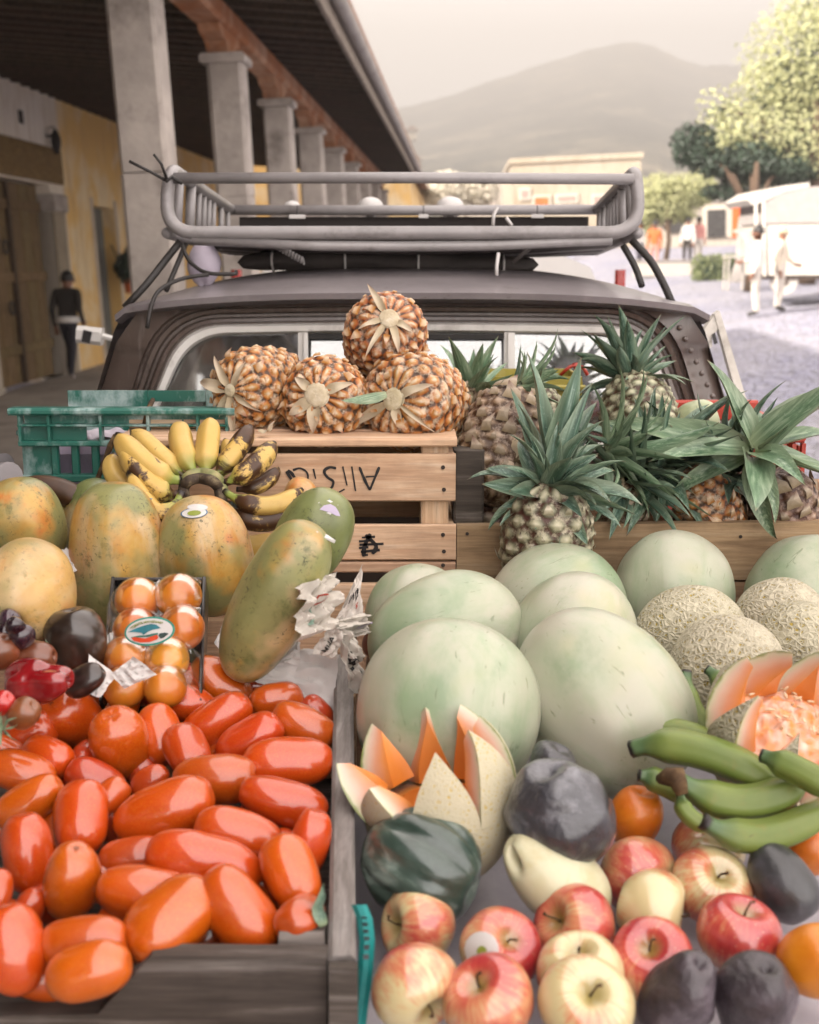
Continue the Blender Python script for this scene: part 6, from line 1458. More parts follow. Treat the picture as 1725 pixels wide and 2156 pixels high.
for k, (px, py, w, lab, an) in enumerate(((20, 1308, 50, "topmost of the small glossy purple fruits at the left edge", 60), (12, 1330, 44, "purple fruit at the border below the topmost one", 20), (46, 1340, 52, "purple fruit with a dimple next to the stalk scar papaya", 80), (36, 1318, 40, "small purple fruit wedged between its three neighbours", 120))):
    knobby("purple_fruit", lab, "plum", px, py, 1.47 - .01 * k, w * 1.15, w, an, .7, PURP, 10 + k, (3, .06), .003, 40, 2.2, .05, "purple fruits at the left edge")
knobby("tomato", "dull brown tomato at the left border under the purple fruits", "tomato", 0, 1372, 1.45, 84, 78, 60, .4, BRTOM, 21, (4, .03), .002, 20)
knobby("tomato", "brownish tomato with an orange right flank behind the wrinkled red pepper", "tomato", 68, 1385, 1.47, 110, 74, 5, .2, BRTOM, 22, (4, .03), .002, 20)
knobby("tomato", "small mottled tomato at the left below the wrinkled red pepper", "tomato", 50, 1502, 1.34, 72, 66, 40, .4, BRTOM, 24, (4, .04), .002, 20)
o = knobby("tomato", "orange red tomato cut by the left edge below the wrinkled red pepper", "tomato", 4, 1482, 1.34, 60, 52, 40, .4, TOM, 25, (4, .04), .002, 20)
lc = thing("green_calyx", "shrivelled green calyx leaves at the left edge beside the small mottled tomato", "leaf", P(8, 1545, 1.31))
for q in range(7): link("leaf", leafmesh(.9, .3, CRN2, .1, q % 3), M4(P(8, 1532, 1.31), frame(CD(cos(q * .9), sin(q * .9), .6))) @ Matrix.Diagonal((.024,) * 3 + (1,)), lc)
lc = thing("green_sprig", "small green sprig between the brown black pepper and the stalk scar papaya", "leaf", P(128, 1372, 1.5))
for q in range(6): link("leaf", leafmesh(.6, .25, CRN2, .1, q % 3), M4(P(132, 1378, 1.5), frame(CD(cos(.5 + q * .5), sin(.5 + q * .5), .3))) @ Matrix.Diagonal((.03,) * 3 + (1,)), lc)

# ---- papers
paper("paper_sheet", "large blank white paper sheet folded down behind the tomatoes by the crate board", [P(508, 1425, 1.56), P(560, 1368, 1.58), P(712, 1368, 1.565), P(705, 1500, 1.545)], amp=.005, seed=2)
paper("paper_sheet", "white paper flap standing against the diagonal papaya", [P(556, 1392, 1.575), P(604, 1343, 1.575), P(630, 1352, 1.57), P(632, 1400, 1.56)], 14, 12, .003, 3)
paper("paper_sheet", "white folded paper tip standing up behind the back left tomato", [P(186, 1462, 1.44), P(186, 1376, 1.45), P(244, 1420, 1.46), P(212, 1470, 1.44)], 14, 12, .003, 4)
paper("paper_sheet", "white creased paper tip under the packed small oranges", [P(232, 1420, 1.45), P(282, 1382, 1.455), P(330, 1420, 1.46), P(262, 1450, 1.45)], 14, 12, .004, 5)
paper("paper_sheet", "white paper corner between the packed fruit and the diagonal papaya", [P(452, 1350, 1.62), P(500, 1258, 1.64), P(520, 1310, 1.62), P(478, 1400, 1.60)], 14, 12, .003, 6)
paper("paper_sheet", "white paper bit between the two left papayas", [P(118, 1165, 1.72), P(140, 1152, 1.72), P(165, 1190, 1.70), P(140, 1230, 1.68)], 10, 10, .003, 7)
paper("paper_sheet", "small white paper point above the packed small oranges", [P(318, 1240, 1.63), P(335, 1220, 1.64), P(362, 1236, 1.64), P(345, 1250, 1.63)], 8, 8, .002, 8)
paper("paper_sheet", "narrow white paper strip between the dark pepper and the packed fruit", [P(222, 1400, 1.53), P(226, 1338, 1.55), P(238, 1330, 1.55), P(236, 1390, 1.53)], 8, 8, .002, 9)
nw = thing("newspaper", "crumpled newspaper twisted over the end of the grey crate board", "newspaper", P(712, 1350, 1.62))
_, f, n_ = paper("sheet", "", [P(628, 1352, 1.455), P(634, 1232, 1.475), P(706, 1206, 1.52), P(712, 1318, 1.50)], 30, 26, .014, 11, PAPERN, ridge=1.3, parent=nw)
_, f2, n2 = paper("sheet", "", [P(704, 1310, 1.60), P(728, 1265, 1.64), P(764, 1186, 1.66), P(760, 1300, 1.63)], 22, 20, .006, 13, PAPERN, parent=nw)
_, f3, n3 = paper("sheet", "", [P(690, 1316, 1.50), P(775, 1288, 1.60), P(778, 1332, 1.60), P(716, 1352, 1.52)], 24, 18, .010, 14, PAPERN, ridge=1.6, parent=nw)
_, f4, n4_ = paper("sheet", "", [P(656, 1374, 1.50), P(696, 1316, 1.50), P(724, 1332, 1.51), P(708, 1392, 1.52)], 20, 16, .004, 15, PAPERN, parent=nw)
_, f5, n5 = paper("sheet", "", [P(712, 1322, 1.51), P(752, 1334, 1.54), P(772, 1440, 1.55), P(742, 1466, 1.55)], 24, 20, .008, 16, PAPERN, ridge=1.4, parent=nw)
letters(nw, "NO", f2, n2, .55, .62, .30, 1.7, lift=.0025); letters(nw, "ALIM", f4, n4_, .42, .40, .26, 3.3, lift=.0022); letters(nw, "TRI", f5, n5, .32, .45, .26, 1.5, lift=.003); letters(nw, "IL", f5, n5, .70, .78, .26, 2.2, lift=.003)
letters(nw, "D", f, n_, .62, .50, .22, 1.6, REDINK, lift=.003); letters(nw, "R", f2, n2, .28, .82, .14, 1.5, REDINK, lift=.0025)
for (fa, na, u, v, w_) in ((f, n_, .2, .3, .3), (f3, n3, .6, .5, .35)):
    MB().grid(lambda a, b: fa(u + w_ * a, v + w_ * .35 * b) + na * .0022, 8, 4).build("printed_patch", STKL if fa is f3 else plain("pale_green_print", "#a9c4b4", .8, .1), nw)
# ------------------------------------------------------------------ pineapples
p_ = pineapple
def scar(t, R, L, c, ax, r, leaves, seed, end=-1):
    """cut stalk disc and papery leaves round it on the base end"""
    rng = random.Random(seed); b = Vector((0, 0, end * (L * .5 + .002)))
    s = MB().grid(lambda u, v: b + Vector((r * v * cos(2 * pi * u), r * v * sin(2 * pi * u) * .94, end * .003 * (1 - v ** 4) + .0012 * noise.noise(Vector((u * 9, v * 5, seed))))), 20, 6, True)
    s.tube([b + Vector((r * cos(a), r * .94 * sin(a), -end * .004)) for a in [q * pi / 9 for q in range(18)]], r * .12, 6, closed=True); child("cut_stalk", s, SCAR, t)
    M = WM[t.name].to_3x3()
    for (a, ln, wd, lift, bend) in leaves:                      # a: image angle of the leaf
        ar = radians(a); dv = CD(cos(ar), sin(ar), 0); dv = (dv - ax * dv.dot(ax)).normalized(); base = c - ax * (-end) * (L * .5 - .004) * 1.0 + dv * r * .8
        z = (dv * cos(lift) + ax * end * sin(lift)).normalized(); dryleaf(t, base + ax * end * .004, z, -ax * end, ln, wd, bend, rng.uniform(-.3, .3))
T = p_("topmost of the four stacked pineapples, its round cut base to the front", 810, 715, 2.16, 166, .165, CD(-.12, -.32, -1), PINE_O, 1, BRACT_O, .72, "pineapples stacked on the lettered crate", 11, 16)
scar(*T, .017, [(122, .06, .014, .3, .7), (238, .07, .012, .1, .8), (200, .045, .012, .2, 1.0), (285, .05, .016, .1, .9), (330, .035, .014, .2, 1.0)], 1)
T = p_("pineapple at the left of the stacked four, star of dry leaves round a hollow stalk", 556, 818, 2.13, 168, .185, CD(.5, .12, -.85), PINE_O, 2, BRACT_O, .72, "pineapples stacked on the lettered crate", 11, 16)
scar(*T, .0115, [(118, .06, .016, .2, .8), (168, .07, .024, .1, .9), (228, .08, .015, .0, .5), (265, .085, .018, -.05, .4), (330, .06, .012, .1, .7), (50, .05, .012, .2, .9)], 2)
T = p_("orange pineapple in the middle of the lower row of three, pale round cut base", 688, 846, 2.10, 174, .175, CD(.12, -.04, -1), PINE_O, 3, BRACT_O, .72, "pineapples stacked on the lettered crate", 11, 16)
scar(*T, .0195, [(215, .045, .022, .1, 1.0), (262, .05, .024, .0, .9), (20, .05, .018, .1, 1.1), (140, .035, .018, .2, 1.1)], 3)
T = p_("pineapple at the right of the lower row, one green leaf beside its cut base", 878, 848, 2.11, 196, .185, CD(.42, .02, -.9), PINE_O, 4, BRACT_O, .72, "pineapples stacked on the lettered crate", 11, 16)
scar(*T, .0185, [(205, .10, .018, .0, .4), (20, .06, .018, .1, 1.0), (325, .08, .008, .1, .9), (285, .04, .018, .1, 1.0)], 4)
t, R, L, c, ax = T
link("green_leaf", leafmesh(.5, .26, CRN2, .05, 1), M4(c - ax * L * .5 + CD(-.5, .4) * .015, frame(CD(-.9, -.25, .35), CD(0, .4, 1))) @ Matrix.Diagonal((.085,) * 3 + (1,)), t)
fl_ = thing("leaf_scrap", "small brown curled leaf scrap on the crate lid below the left pineapple", "leaf", P(565, 905, 2.0))
link("blade", leafmesh(1.2, .55, DRY, .2, 2), M4(P(545, 908, 1.99), frame(CD(1, .25, .1), CD(0, 1, 0))) @ Matrix.Diagonal((.034,) * 3 + (1,)), fl_)
G = "upright pineapples in the plank box"
def top(T): t, R, L, c, ax = T; return c + ax * L * .5
T = p_("big brown pineapple with torn dry leaves down its right side, nearest the lettered crate", 1055, 940, 2.10, 172, .215, CD(.25, .9, -.3), PINE_B, 11, BRACT_G, 1.15, G, 10)
crown(T[0], top(T) + CD(.3, .2) * .02, CD(.95, .36, -.1), 16, .085, .020, 1, CRN2, (4, 60))
t, R, L, c, ax = T
for (x, y, a, ln, w, b) in ((1085, 950, -60, .06, .034, 1.0), (1095, 985, -110, .07, .04, .8), (1060, 965, -75, .05, .03, 1.2), (1075, 1005, -80, .06, .03, .9), (1100, 965, -50, .05, .03, 1.1)):
    dryleaf(t, P(x, y - 25, 2.028), CD(cos(radians(a)), sin(radians(a)), .25), CD(.2, .2, 1), ln, w, b)
T = p_("shaded dark pineapple low in the box's left corner under the big brown one", 1046, 1068, 2.13, 120, .15, CD(.1, 1, -.1), PINE_B, 12, BRACT_G, 1.4, G, 7, 10)
T = p_("pale silvery pineapple at the back right, its spiky crown against the window", 1348, 890, 2.27, 158, .19, CD(-.12, .9, -.35), PINE_W, 13, BRACT_W, .5, G, 11, 14)
crown(T[0], top(T) , CD(-.1, 1, .1), 42, .115, .026, 3, CRN, (6, 88), .6)
T = p_("pale pineapple top showing between the brown pineapple and the tallest crown", 1146, 900, 2.32, 84, .16, CD(0, 1, -.1), PINE_W, 14, BRACT_W, .5, G, 10, 12)
crown(T[0], P(1095, 812, 2.34), CD(.9, .4, 0), 8, .075, .02, 4, CRN, (5, 60), .5)
T = p_("pineapple hidden behind the stacked four, only its pale green crown showing", 965, 900, 2.36, 120, .18, CD(.1, 1, 0), PINE_G, 15, BRACT_G, .9, G, 8, 12)
crown(T[0], P(992, 828, 2.36), CD(.15, 1, .2), 28, .11, .026, 5, CRN2, (5, 95), .7)
T = p_("pineapple bulging over the plank's front edge under the tallest dark crown", 1152, 1128, 1.925, 186, .17, CD(.03, .97, .22), PINE_W, 16, BRACT_W, .75, G, 8, 13)
crown(T[0], P(1158, 1030, 1.915), CD(.12, .80, .55), 40, .108, .033, 6, CRN, (14, 112), .9)
crown(T[0], P(1166, 1010, 1.94), CD(.24, .97, -.05), 15, .155, .038, 16, CRN, (2, 40), .35)
T = p_("rusty orange pineapple in the box, half covered by lying leaves", 1488, 1064, 2.075, 132, .15, CD(-.4, .75, .2), PINE_O, 17, BRACT_O, 1.1, G, 8, 12)
crown(T[0], P(1392, 975, 2.085), CD(-.25, .75, .55), 44, .135, .026, 7, CRN, (25, 98), .9)
T = p_("small yellow green pineapple low behind the plank, left of the rusty orange one", 1313, 1082, 2.065, 96, .13, CD(.1, .9, 0), PINE_G, 18, BRACT_G, 1.2, G, 7, 10)
crown(T[0], P(1330, 1010, 2.06), CD(.4, .5, .4), 34, .13, .024, 8, CRN, (25, 110), .9)
crown(T[0], P(1290, 950, 2.04), CD(.92, .05, .35), 26, .15, .026, 28, CRN2, (4, 72), .8)
T = p_("pineapple with its crown lying sideways to the left, below the wide pale crown", 1610, 1050, 2.16, 130, .17, CD(-.95, .25, .0), PINE_B, 19, BRACT_G, 1.2, G, 8, 12)
crown(T[0], P(1545, 985, 2.10), CD(-.85, .35, .3), 40, .14, .026, 9, CRN, (6, 75), .7)
T = p_("pineapple at the far right of the box under the widest pale crown", 1655, 1078, 2.075, 140, .15, CD(-.3, .8, .3), PINE_B, 20, BRACT_G, 1.5, G, 7, 11)
crown(T[0], P(1588, 945, 1.99), CD(-.05, .62, .78), 13, .19, .050, 10, CRN2, (36, 104), 1.1)

# ------------------------------------------------------------------ melons
MG = "pale green melons"
def melon(label, px, py, d, ln, wd, ang, tow, seed, mat=HONEY, name="pale_melon", grp=MG, pw=2.12):
    W_ = wd / F * d; L = max(W_ * 1.0, sqrt(max(1e-6, (ln / F * d) ** 2 - (W_ * sin(tow)) ** 2)) / cos(tow))
    m = M4(P(px, py, d), frame(axis(px, py, d, ang, tow)) @ Matrix.Rotation(seed * 1.9, 3, 'Z')); ph = seed
    def mod(a, v, r, z): return r * (1 + .008 * cos(10 * a + ph) * sin(pi * v) + .012 * cos(2 * a + ph)), z - (.05 * L * ((v - .95) / .05) ** 2 if v > .95 else 0)
    o = props(link(name, spin(ell(W_, L, pw, .02), 72, 48, .0016, 14, seed, mod).mesh(name, mat, True, None, 1e-6), m), label, "melon", grp)
    s = MB(); s.tube([(0, 0, L * .45 - .002), (.001, 0, L * .455 + .002)], [.007, .005], 10); link("stem_scar", s.mesh("stem_scar", STEMW, True), m, o)
    return o
melon("pale melon at the back left by the crate, mostly hidden behind the whitest one", 878, 1304, 1.80, 230, 226, 70, -.6, 1)
melon("whitish melon in the second row beside the newspaper", 940, 1336, 1.66, 335, 258, 14, -.4, 2)
melon("largest front pale melon behind the zigzag cut melon", 944, 1500, 1.46, 350, 392, 82, -.3, 3)
melon("pale melon touching the plank under the overhanging pineapple", 1170, 1288, 1.86, 300, 284, 20, -.4, 4)
melon("mottled green melon in the middle of the second row", 1205, 1352, 1.68, 300, 262, 60, -.5, 5)
melon("long pale melon with a brown scuff leaning to the lower right in the front row", 1272, 1478, 1.50, 420, 345, -52, .35, 6)
melon("green striped pale melon alone against the plank, right of centre", 1420, 1250, 1.90, 265, 250, 80, -.5, 7)
melon("pale green melon cut by the right edge against the plank", 1700, 1256, 1.92, 265, 255, 30, -.5, 8)
CG = "netted cantaloupes"
melon("netted cantaloupe at the back, right of the striped pale melon", 1452, 1350, 1.74, 250, 236, 20, -.3, 21, NET, "cantaloupe", CG, 2.05)
melon("large netted cantaloupe behind the right cut melon", 1530, 1424, 1.60, 262, 246, 70, -.5, 22, NET, "cantaloupe", CG, 2.05)
melon("yellowish netted cantaloupe at the right below the edge melon", 1640, 1312, 1.80, 200, 192, 15, -.4, 23, NET, "cantaloupe", CG, 2.05)
melon("netted cantaloupe at the right border with a hollow stalk end facing left", 1692, 1362, 1.68, 205, 196, 168, .3, 24, NET, "cantaloupe", CG, 2.05)
melon("netted cantaloupe sliver at the right border above the cut melon's mush", 1738, 1432, 1.56, 132, 128, 40, -.5, 25, NET, "cantaloupe", CG, 2.05)
# zigzag cut melons
NETF = m_net("fine_netted_rind", ("#b89c40", "#c9ac58"), "#cfc5a8", 190, .25)
def cutmelon(label, px, py, d, wd, ax, seed, teeth, lat0=-.05, rind=NET, rot=0.0, tall=1.15, sharp=2.0):
    """ax: direction of the opening; teeth: (centre deg, half width deg, tip latitude, splay)"""
    R = wd / F * d / 2; t = thing("cut_cantaloupe", label, "melon", P(px, py, d), "zigzag cut cantaloupes", frame(ax) @ Matrix.Rotation(rot, 3, 'Z'))
    def sph(th, la, r): return Vector((r * cos(la) * cos(th), r * cos(la) * sin(th), r * tall * sin(la)))
    nb = 14; th = .42
    bowl = MB().grid(lambda u, v: sph(2 * pi * u, -pi / 2 + (lat0 + pi / 2) * v, R), 48, nb, True); child("rind", bowl, rind, t)
    bi = MB(); bi.grid(lambda u, v: sph(2 * pi * u, -pi / 2 + (lat0 + pi / 2) * v, R * (1 - th)), 40, nb, True, att={"k": lambda u, v: .9}); bi.grid(lambda u, v: sph(2 * pi * u, lat0 - .002, R * (1 - th * v) - .0005), 40, 4, True, att={"k": lambda u, v: .9 * v}); child("flesh", bi, FLESH, t)
    for i, (cen, hw, tip, splay) in enumerate(teeth):
        cen = radians(cen); hw = radians(hw); piv = sph(cen, lat0, R); axr = Vector((-sin(cen), cos(cen), 0)); RM = Matrix.Rotation(splay, 3, axr)
        def shp(a, b, r, e=1.0):
            q = sph(cen + hw * a * (1 - b ** sharp) * e, lat0 + (tip - lat0) * b, r); return piv + RM @ (q - piv)
        NA, NBB = 8, 10; mo = MB(); mo.grid(lambda u, v: shp(2 * u - 1, v, R * 1.0), NA, NBB)
        pt = child("petal", mo, rind, t)
        mf = MB(); ri = lambda b: R * (1 - th * (1 - .6 * b ** 3))
        mf.grid(lambda u, v: shp(2 * u - 1, v, ri(v) , .9), NA, NBB, att={"k": lambda u, v: .95 - .3 * v})
        for sgn in (-1, 1): mf.grid(lambda u, v: shp(sgn, v, R + (ri(v) - R) * u, 1 - .1 * u), 6, NBB, att={"k": lambda u, v: u * (.85 - .2 * v)})
        link("petal_flesh", mf.mesh("petal_flesh", FLESH, True), WM[t.name], pt)
    return t, R
# teeth are listed by angle round the opening axis; local x points roughly to the right of the picture
A1_ = CD(-.12, .92, .18)
t1, R1 = cutmelon("netted melon cut in tall zigzag points at the front left, orange flesh inside", 925, 1680, 1.31, 330, A1_, 1,
    [(-36, 25, 1.02, .06), (-86, 25, .88, .02), (-134, 22, .55, .42), (-178, 22, .62, .55), (-222, 22, .78, .36), (-266, 24, 1.0, .10), (-312, 24, 1.06, .12), (-352, 18, 1.0, .10)], -.08, rind=NETF, tall=1.14)
A2_ = CD(.14, .72, .60)
t2, R2 = cutmelon("wide open zigzag cut melon at the right edge with orange seed mush inside", 1655, 1552, 1.40, 330, A2_, 2,
    [(200, 21, 1.02, .26), (154, 21, 1.0, .28), (246, 21, .92, .18), (108, 21, 1.15, .08), (62, 22, 1.05, .16), (18, 22, .95, .25), (292, 21, .75, .2), (335, 22, .8, .28)], -.16, tall=1.08, sharp=1.25)
rng = random.Random(4); sd = MB()
mu = MB().grid(lambda u, v: Vector((cos(2 * pi * u) * v, sin(2 * pi * u) * v, 0)) * R2 * .80 + Vector((0, 0, R2 * (.02 + .26 * (1 - v * v) + .10 * noise.noise(Vector((cos(2 * pi * u) * v * 6, sin(2 * pi * u) * v * 6, 1))) + .07 * abs(noise.noise(Vector((cos(2 * pi * u) * v * 17, sin(2 * pi * u) * v * 17, 4))))))), 60, 30, True, att={"k": lambda u, v: .50 + .55 * noise.noise(Vector((cos(2 * pi * u) * v * 8, sin(2 * pi * u) * v * 8, 8)))})
child("pulp", mu, FLESH, t2)
for _ in range(34):
    a, r = rng.uniform(0, 6.28), R2 * .75 * sqrt(rng.random()); c = Vector((r * cos(a), r * sin(a), R2 * (.30 * (1 - (r / R2 / .8) ** 2) + .08 + rng.uniform(-.02, .05)))); zz = Vector((rng.gauss(0, 1), rng.gauss(0, 1), rng.gauss(0, .6))).normalized(); fr = frame(zz)
    sd.grid(lambda u, v: c + fr @ Vector((.0022 * sin(pi * v) * cos(2 * pi * u), .0012 * sin(pi * v) * sin(2 * pi * u), .0048 * cos(pi * v))), 6, 5, True)
props(child("seeds", sd, m_simple("melon_seed", "#d8b48a", "#e0c6a0", "#e8d8bc", 30, .4, .4, .1, 80, .001), t2), kind="stuff")

# ------------------------------------------------------------------ green plantains
GP = "green plantains beside the right cut melon"
def plantain(label, pts, r, d0_, d1_, green=.2, seed=0, neck=.5):
    k = len(pts) - 1; p3 = [P(x, y, d0_ + (d1_ - d0_) * i / k) for i, (x, y) in enumerate(pts)]; c = p3
    if k == 2: c = [p3[0], p3[1] * 2 - (p3[0] + p3[2]) / 2, p3[2]]
    o = props(sweep(c, banrad(.80 * r / F * (d0_ + d1_) / 2, neck), 20, .07, seed).build("plantain", PLN, smooth=True), label, "plantain", GP); o.color = (green, 0, 0, 1); return o
plantain("upper thin green plantain whose black tip points left in the middle right", [(1338, 1548), (1440, 1540), (1540, 1592)], 30, 1.42, 1.40, .3, .3)
plantain("broad green plantain lit on top, just under the thin upper one", [(1328, 1578), (1470, 1580), (1650, 1662)], 46, 1.36, 1.31, .2, .5)
plantain("short green plantain end with a pale tip left of the yellowish one", [(1345, 1632), (1400, 1650), (1470, 1690)], 32, 1.33, 1.33, .2, .2)
plantain("large yellowish green plantain with a dark scab in the middle", [(1420, 1635), (1560, 1690), (1700, 1640)], 47, 1.29, 1.29, .35, .9)
plantain("lowest green plantain above the apples, curving to the right edge", [(1480, 1728), (1610, 1760), (1760, 1690)], 44, 1.25, 1.27, .1, .4)
plantain("small shaded green plantain tip under the yellowish one", [(1432, 1668), (1450, 1715), (1500, 1742)], 24, 1.275, 1.255, .1, .2)
plantain("dark grey green plantain crossing the right cut melon's lower edge", [(1604, 1590), (1680, 1622), (1770, 1672)], 38, 1.285, 1.24, .1, .8)
plantain("green plantain standing behind the right cut melon's left petals", [(1446, 1412), (1462, 1500), (1530, 1560)], 30, 1.50, 1.46, .1, .1)
plantain("green plantain tip just above the right cut melon's left petals", [(1488, 1408), (1530, 1450), (1560, 1510)], 26, 1.51, 1.48, .1, .1)
br = thing("plantain_stalk", "dark dried stalk joining the tips of the lower green plantains", "stalk", P(1425, 1640, 1.28))
MB().tube([P(1392, 1640, 1.30), P(1410, 1636, 1.275), P(1426, 1634, 1.27), P(1430, 1652, 1.265), P(1438, 1674, 1.262)], [.006, .010, .011, .009, .006], 9).build("stub", STEMW, br, smooth=True)

# ------------------------------------------------------------------ squashes, chayote, avocados, citrus
def ribbed(name, label, cat, px, py, z_, ln, wd, ang, tow, mat, seed, ribs=(8, .05), lump=.003, freq=20, pw=2.2, sh=.05, col=None, dent=.12, extra=None, d=None):
    d = d or dz(px, py, z_); W_ = wd / F * d; L = ln / F * d
    def mod(a, v, r, z):
        r *= 1 - ribs[1] * (1 - abs(sin(ribs[0] / 2 * a + seed))) ** 2.2 * sin(pi * v) if ribs[1] > 0 else 1
        if v > .85: z -= dent * L * ((v - .85) / .15) ** 2
        if extra: r, z = extra(a, v, r, z)
        return r, z
    m = M4(P(px, py, d), frame(axis(px, py, d, ang, tow)) @ Matrix.Rotation(seed * 1.1, 3, 'Z'))
    o = props(link(name, spin(ell(W_, L, pw, sh), 64, 40, lump, freq, seed, mod).mesh(name, mat, True, None, 1e-6), m), label, cat); return o, m, L, W_, d
ribbed("green_squash", "dark green ribbed squash with pale sheen in front of the zigzag cut melon", "squash", 888, 1822, 1.245, 262, 238, -22, .35, SQG, 2, (10, .13), .004, 24)
ribbed("grey_squash", "big dark grey squash with wrinkled bloomy skin in the middle foreground", "squash", 1180, 1722, 1.26, 236, 224, 105, .3, GREYF, 3, (5, .03), .009, 30, d=1.25)
ribbed("grey_squash", "smaller grey green squash end peeping behind the big dark grey one", "squash", 1162, 1618, 1.27, 110, 104, 70, .3, GREYF, 5, (5, .03), .006, 30, d=1.36)
def cleft(a, v, r, z):
    a = (a + pi) % (2 * pi) - pi
    k = exp(-(a / .30) ** 2) * sstep(.68, .98, v); return r * (1 - .38 * k) * (1 + .05 * cos(2 * a)) * (1.0 if v < .5 else 1 - .16 * sstep(.5, .85, v)), z - .03 * k
o, m, L, W_, d = ribbed("chayote", "pale ivory chayote with a cleft at its upper left end among the apples", "chayote", 1170, 1850, 1.235, 262, 168, 140, .15, CHAY, 0, (2, 0), .002, 20, 2.5, -.06, None, .03, cleft)
_p = o.matrix_basis.translation.copy(); o.matrix_basis = M4(_p, frame(axis(1170, 1850, d, 140, .15), CD(-.55, -.35, 1)))
ribbed("orange", "orange mandarin standing between the grey squash and the green plantains", "orange", 1338, 1722, 1.235, 140, 112, 78, .3, ORA, 4, (10, .015), .002, 30, 2.4)
ribbed("orange", "orange at the right edge beside the lowest green plantain", "orange", 1708, 1782, 1.225, 122, 122, 60, .6, ORA, 6, (10, .015), .002, 30)
ribbed("orange", "orange with a dark stalk end cut by the right edge, lower down", "orange", 1722, 2022, 1.215, 168, 152, 35, .6, ORA, 7, (10, .02), .003, 30)
AG = "avocados"
props(ribbed("avocado", "smooth shiny dark avocado at the right between two oranges", "avocado", 1648, 1858, 1.225, 178, 130, -58, .25, AVO, 8, (2, 0), .002, 30, 2.2, .10)[0], group=AG)
props(ribbed("avocado", "wrinkled dark avocado at the bottom right, left one of two", "avocado", 1432, 2092, 1.205, 225, 148, 68, .5, AVOW, 9, (3, .03), .006, 34, 2.2, -.12)[0], group=AG)
props(ribbed("avocado", "wrinkled dark avocado at the bottom right, right one of two", "avocado", 1592, 2098, 1.205, 200, 165, 82, .5, AVOW, 10, (3, .03), .006, 34, 2.2, -.08)[0], group=AG)
ribbed("red_onion", "dull reddish fruit wedged between the newspaper and the pale melons", "fruit", 792, 1352, 1.25, 70, 60, 60, .3, m_simple("dull_red_skin", "#4f2820", "#6d3a2e", "#85503f", 20, .4, .4, .1, 80, .001), 11, (4, 0), .002, 30, d=1.66)
ribbed("green_mango", "pale green fruit in the red lattice crate behind the drooping crown", "fruit", 1466, 885, 1.5, 100, 84, 20, .2, m_simple("pale_green_skin", "#8f9c72", "#a9b28a", "#b9bd9a", 14, .4, .3, .1, 80, .001), 12, (4, 0), .002, 30, d=2.26)
wb = MB().grid(lambda u, v: P(1572 + 92 * u, 905 - 22 * sin(pi * u) * sin(pi * v * .9 + .2) , 2.20 + .16 * v) , 16, 10)
props(wb.build("white_cloth", PAPERW, smooth=True), "white cloth heaped in the red lattice crate at the right", "cloth")

# ------------------------------------------------------------------ apples: px, py, width, stem direction angle, towards, red, label
APS = [(882, 1950, 174, 168, .45, .35, "orange red apple at the left with its stalk hollow facing left", 0),
 (873, 2078, 196, -40, .75, .40, "apple at the front left corner with its stalk hollow at the lower right", 0),
 (1052, 2000, 178, 62, .75, .38, "apple with a round white sticker between the two left apples", 0),
 (1030, 2108, 198, 120, .5, .48, "apple at the bottom edge, second from the left, no stalk showing", 0),
 (1212, 1952, 182, 150, .5, .55, "red apple with a dark stalk hollow leaning on the chayote", 0),
 (1222, 2050, 184, 95, .35, .14, "yellow apple tucked behind the bottom middle apple", 0),
 (1234, 2118, 206, 85, .80, .16, "pale apple at the bottom middle with its hollow facing up", 0),
 (1340, 1840, 168, -25, .85, .34, "apple with a stalk in its centre below the standing mandarin", 0),
 (1372, 1915, 176, -10, .3, .10, "yellow apple in the middle of the apples", 0),
 (1374, 2024, 182, 110, .7, .42, "streaky orange and red apple in front of the yellow middle one", 0),
 (1490, 1790, 158, 70, .4, .30, "apple with a red right cheek at the back under the plantains", 0),
 (1498, 1868, 174, 75, .75, .26, "pale topped apple with a long curved stalk, right of the middle", 0),
 (1556, 1968, 182, 80, .25, .62, "deep red apple at the right in front of the smooth avocado", 0)]
def apple_mesh(seed):
    rng = random.Random(seed); ph = rng.uniform(0, 6); R = .04
    def prof(v):
        ph_ = pi * (1 - v); s, c = sin(ph_), cos(ph_); r = R * s * (1 + .09 * c); z = R * (.90 * c - (.40 * exp(-(s / .34) ** 2) if c > 0 else -.26 * exp(-(s / .30) ** 2))); return r, z
    def mod(a, v, r, z): return r * (1 + .02 * cos(5 * a + ph) * (1 - v) + .018 * cos(2 * a - ph)), z * (1 + .02 * cos(a + ph))
    return spin(prof, 40, 40, .0008, 30, seed, mod).mesh("apple", APP, True, None, 1e-6)
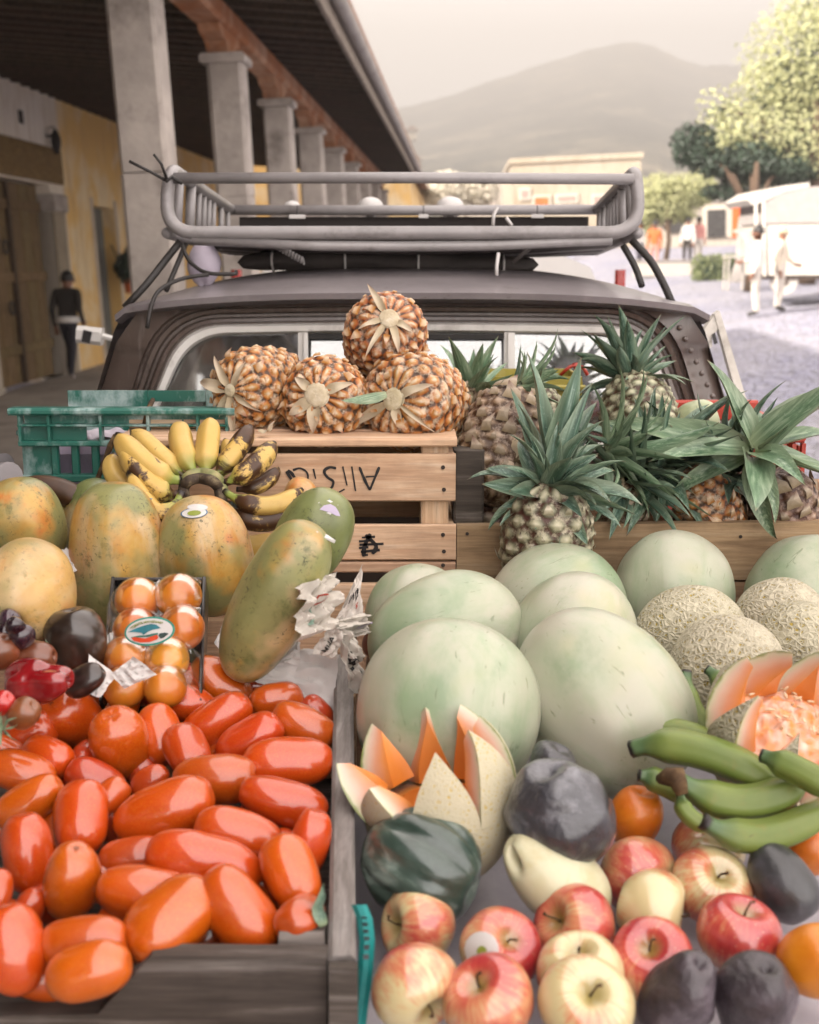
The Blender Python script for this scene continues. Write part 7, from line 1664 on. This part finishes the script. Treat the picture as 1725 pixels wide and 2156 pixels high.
for i, (px, py, w, an, tow, red, lab, _) in enumerate(APS):
    zc_ = 1.213 + .0; d = dz(px, py, zc_)
    for _k in range(3): R = w / 2 / F * d; d = dz(px, py, 1.168 + R * 1.0)
    s = R / .0405; m = M4(P(px, py, d), frame(axis(px, py, d, an, tow)) @ Matrix.Rotation(i * 2.1, 3, 'Z')) @ Matrix.Diagonal((s, s, s, 1))
    t = props(link("apple", None, m), lab, "apple", "apples spread on the white paper"); o = link("apple_skin", apple_mesh(i), m, t); o.color = (red, 0, 0, 1)
    st = MB().tube([(0, 0, .017), (.001, 0, .026), (.004, .002, .034), (.008, .003, .042 if i in (2, 11, 7) else .034)], [.0014, .0011, .0011, .0017], 6); link("stalk", st.mesh("stalk", STEMW, True), m, t)
    if i == 2:
        c = P(1010, 1974, d); n0 = (c - P(px, py, d)); 
        for rr2, lift, mt, nm in ((.0152, .0012, STKW, "sticker"), (.0045, .0018, STKG, "sticker_print")):
            def stp(u, v):
                q = c + CD(1, .1) * rr2 * v * cos(2 * pi * u) + CD(.1, 1) * rr2 * v * sin(2 * pi * u); k = P(px, py, d); dx = q - k; lat = dx - FW * dx.dot(FW); h = sqrt(max(1e-6, (R * 1.05) ** 2 - lat.length_squared)); return k + lat - FW * (h + lift)
            MB().grid(stp, 18, 5, True).build(nm, mt, t, smooth=True)
# ------------------------------------------------------------------ the air
zs_ = [v.z for v in [ST(t, s, gz(t, s)) for s in ss for t in ts]]
hz = NT("haze_air"); pv = hz.n("ShaderNodeVolumePrincipled"); pv.inputs['Color'].default_value = (.515, .488, .462, 1); pv.inputs['Density'].default_value = .0023; pv.inputs['Anisotropy'].default_value = .1
hz.t.links.new(pv.outputs[0], hz.out.inputs['Volume'])
zlo, zhi = min(min(zs_), min((o.matrix_basis @ Vector(c)).z for o in [mm] for c in mm.bound_box)) - 1, max((mm.matrix_basis @ Vector(c)).z for c in mm.bound_box) + 6
hb_ = MB().box((30, 690, (zlo + zhi) / 2), (1960, 1480, zhi - zlo)); props(hb_.build("haze", hz.m), kind="stuff")
